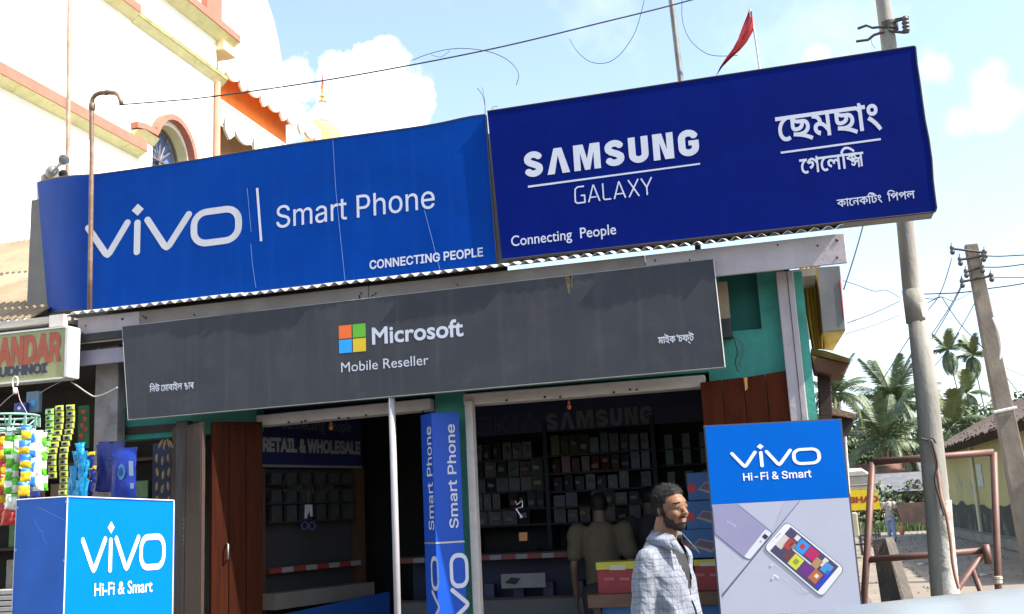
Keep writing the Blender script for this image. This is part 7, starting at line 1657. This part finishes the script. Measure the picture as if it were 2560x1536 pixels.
for (px_, Y_, h, r, mi, desc) in ((2100, 84, 6.4, 3.6, 0, 'bushy green tree behind the rickshaw hood'), (2150, 88, 7.0, 4.0, 2, 'dark tree behind the coconut palms left of the pole'), (2210, 90, 6.6, 4.2, 0, 'tree filling the gap under the big coconut palm'), (2262, 86, 6.0, 3.6, 1, 'lighter tree directly left of the near pole'), (2330, 84, 4.4, 3.0, 2, 'dark low tree just right of the near pole'), (2395, 86, 4.8, 3.2, 0, 'tree behind the young palm above the tiled roof'),
        (2480, 74, 6.6, 3.0, 1, 'pale green feathery tree left of the far leaning pole'), (2575, 66, 7.0, 3.2, 1, 'pale green tree at the right edge behind the far pole'), (2700, 60, 6.5, 3, 0, 'tree just outside the right side of the lane'), (1900, 80, 9, 5, 0, 'tree far behind the shop pillar'), (2040, 85, 8, 4.5, 2, 'far tree behind the standee top')):
    p = at(px_, 1200, Y_); tree(p.x, Y_, h, r, desc, 20+k, mi=mi, n=4600, leaf=.2); k += 1
# shrubs under the palms
for i, (px_, Y_) in enumerate(((2110, 55), (2150, 57), (2195, 58), (2290, 60))):
    p = at(px_, 1250, Y_); rnd = random.Random(i); lm = MB()
    for q in range(1300):
        d = Vector((rnd.gauss(0, 1), rnd.gauss(0, 1), abs(rnd.gauss(0, 1)))).normalized()*rnd.uniform(.3, 1); c = Vector((p.x+d.x*1.6, Y_+d.y*1.0, .1+d.z*2.3)); nn_ = Vector((rnd.uniform(-1, 1), rnd.uniform(-1, 1), rnd.uniform(-.2, 1))).normalized(); a = nn_.orthogonal().normalized(); b = nn_.cross(a); s = rnd.uniform(.08, .2); lm.add([c-a*s, c-b*s*.5, c+a*s, c+b*s*.5], [(0, 1, 2, 3)])
    one(lm, 'shrub', M_leaf[i % 3], ('leafy shrub beyond the rickshaw, leftmost', 'leafy shrub behind the rickshaw hood, second from left', 'leafy shrub above the distant walker', 'leafy shrub in front of the far pale hut')[i], 'shrub', 'shrubs at the end of the lane', org=(p.x, Y_, 0))
# distant tree mass closing the horizon everywhere
lm = MB(); rnd = random.Random(99)
for q in range(26000):
    a = rnd.uniform(0, 2*math.pi); D = rnd.uniform(150, 190); hh = 7+5*noise.noise(Vector((math.cos(a)*6, math.sin(a)*6, 0)))+3*noise.noise(Vector((math.cos(a)*30, math.sin(a)*30, 5))); c = Vector((D*math.sin(a), D*math.cos(a)+20, rnd.random()**.6*max(3, hh)))
    nn_ = Vector((rnd.uniform(-1, 1), rnd.uniform(-1, 1), rnd.uniform(-.2, 1))).normalized(); x_ = nn_.orthogonal().normalized(); b = nn_.cross(x_); s = rnd.uniform(.8, 1.8); lm.add([c-x_*s, c-b*s*.6, c+x_*s, c+b*s*.6], [(0, 1, 2, 3)])
o = one(lm, 'far_wood', M_leaf[2], 'hazy band of distant trees along the horizon', 'trees', org=(0, 0, 0)); o['kind'] = 'stuff'
# stones and scraps scattered on the lane
lm = MB(); rnd = random.Random(5)
for q in range(1300):
    y = rnd.uniform(9, 60); x = rnd.uniform(1.0, 5.6); s = rnd.uniform(.012, .05); c = Vector((x, y, s*.4)); r_ = Matrix.Rotation(rnd.uniform(0, 6.28), 3, 'Z')
    lm.add([c+r_ @ Vector(p)*s for p in ((1, 0, -.4), (-.6, .8, -.4), (-.6, -.8, -.4), (.1, .1, .7))], [(0, 1, 3), (1, 2, 3), (2, 0, 3)])
o = one(lm, 'gravel', mat('gravel_grey', (.19, .165, .13), .9, var=.5, scale=.7), 'small stones and scraps scattered over the dusty lane', 'gravel', org=(1, 9, 0)); o['kind'] = 'stuff'
for (x_, y_, a) in ((3.3, 22, .3), (2.6, 26, 1.2), (4.1, 30, .7)):
    mb = MB(); c = Vector((x_, y_, .03)); mb.add([c+Vector((-.12, -.03, 0)), c+Vector((.1, -.05, .03)), c+Vector((.12, .05, 0)), c+Vector((-.1, .06, .04))], [(0, 1, 2, 3)]); one(mb, 'litter', mat('litter_white', (.4, .4, .38), .7), 'crumpled pale scrap of litter on the lane, %s' % ('nearest' if y_ == 22 else 'middle one' if y_ == 26 else 'farthest'), 'litter')
# ------------------------------------------------------------------ WHITE CAR in the foreground
M_car = mat('white_car_paint', (.24, .25, .245), .25, var=.08, scale=3, spec=.6, patch=((.15, .155, .14), 3, .5, .7, .7))  # patch puts dirt blotches and soft reflections into the paint colour
M_glass = mat('car_glass', (.02, .025, .03), .06, spec=.8)
car = thing('parked_car', (1.2, 2.2, 0), 'white car roof close to the camera along the bottom right edge', 'car')
a0, b0 = atZ(1745, 1528, 1.37), atZ(2560, 1474, 1.37)
ty = (b0.y-a0.y)/(b0.x-a0.x); ang = math.atan2(b0.y-a0.y, b0.x-a0.x)
dirc = Vector((math.cos(ang), math.sin(ang), 0)); nrc = Vector((-dirc.y, dirc.x, 0)); Oc = Vector((a0.x, a0.y, 0))
def cpt(u, v, z): return Oc+dirc*u+nrc*v+Vector((0, 0, z))
# cross-sections along the length u (0 = rear end of the roof at the left), v from 0 (far edge) to -1.5 (near)
secs = [(-.55, .92, .98, .78), (-.35, 1.12, 1.20, .66), (-.12, 1.27, 1.33, .60), (.15, 1.335, 1.385, .57), (.7, 1.36, 1.405, .56), (1.4, 1.355, 1.40, .56), (1.9, 1.29, 1.33, .58), (2.3, 1.08, 1.12, .66), (2.7, .92, .95, .74), (3.3, .84, .88, .74), (3.55, .62, .66, .70)]
mb = MB(); N_ = 15; vs = []
for (u, ze_, zc__, hw_) in secs:
    ze_ += .014; zc__ += .014
    for j in range(N_):
        s = -1+2*j/(N_-1); v = -.62+s*hw_*1.08*(1-.0*s*s); z = ze_+(zc__-ze_)*(1-s*s) - .10*max(0, abs(s)-.86)/.14
        vs.append(cpt(u, v, z))
mb.add(vs, [(i*N_+j, (i+1)*N_+j, (i+1)*N_+j+1, i*N_+j+1) for i in range(len(secs)-1) for j in range(N_-1)])
ro = mb.build('roof', M_car, car, smooth=True)
for s, nm in ((1, 'far'), (-1, 'near')):
    mb = MB()
    U = [q[0] for q in secs]
    top_ = [cpt(q[0], -.62+s*q[3]*1.07, q[1]-.09) for q in secs]; bot_ = [cpt(q[0]-(.3 if i == 0 else 0), -.62+s*.82, .88 if 0 < i < len(secs)-1 else .6) for i, q in enumerate(secs)]
    n_ = len(secs); mb.add(top_+bot_, [(i, i+1, n_+i+1, n_+i) for i in range(n_-1)]); mb.build('side_window', M_glass, car, smooth=True)
    mb = MB(); low = [cpt(q[0]-(.3 if i == 0 else 0), -.62+s*.84, .28) for i, q in enumerate(secs)]; mb.add([p+Vector((0, 0, .0))+nrc*s*.005 for p in bot_]+low, [(i, i+1, n_+i+1, n_+i) for i in range(n_-1)]); mb.build('side_body', M_car, car, smooth=True)
    for u in (.25, 2.85):
        mb = MB(); c = cpt(u, -.62+s*.76, .30); mb.lathe(c, [(.18, -.09), (.29, -.09), (.31, -.04), (.31, .04), (.29, .09), (.18, .09)], 24, nrc); wh = mb.build('wheel', mat('tyre', (.03, .03, .03), .8), car, smooth=True)
        mb = MB(); mb.lathe(c, [(.02, .10*s), (.17, .092*s), (.18, .06*s)], 16, nrc); mb.build('rim', M_steel, wh).parent = wh
mb = MB(); mb.add([cpt(-.85, -1.44, .3), cpt(-.85, .2, .3), cpt(-.85, .2, .6), cpt(-.56, .15, .9), cpt(-.56, -1.39, .9), cpt(-.85, -1.44, .6)], [(0, 1, 2, 5), (5, 2, 3, 4)]); mb.build('rear_body', M_car, car)
mb = MB(); mb.add([cpt(3.55, -1.44, .3), cpt(3.55, .2, .3), cpt(3.55, .16, .6), cpt(3.55, -1.4, .6)], [(0, 1, 2, 3)]); mb.build('front_body', M_car, car)
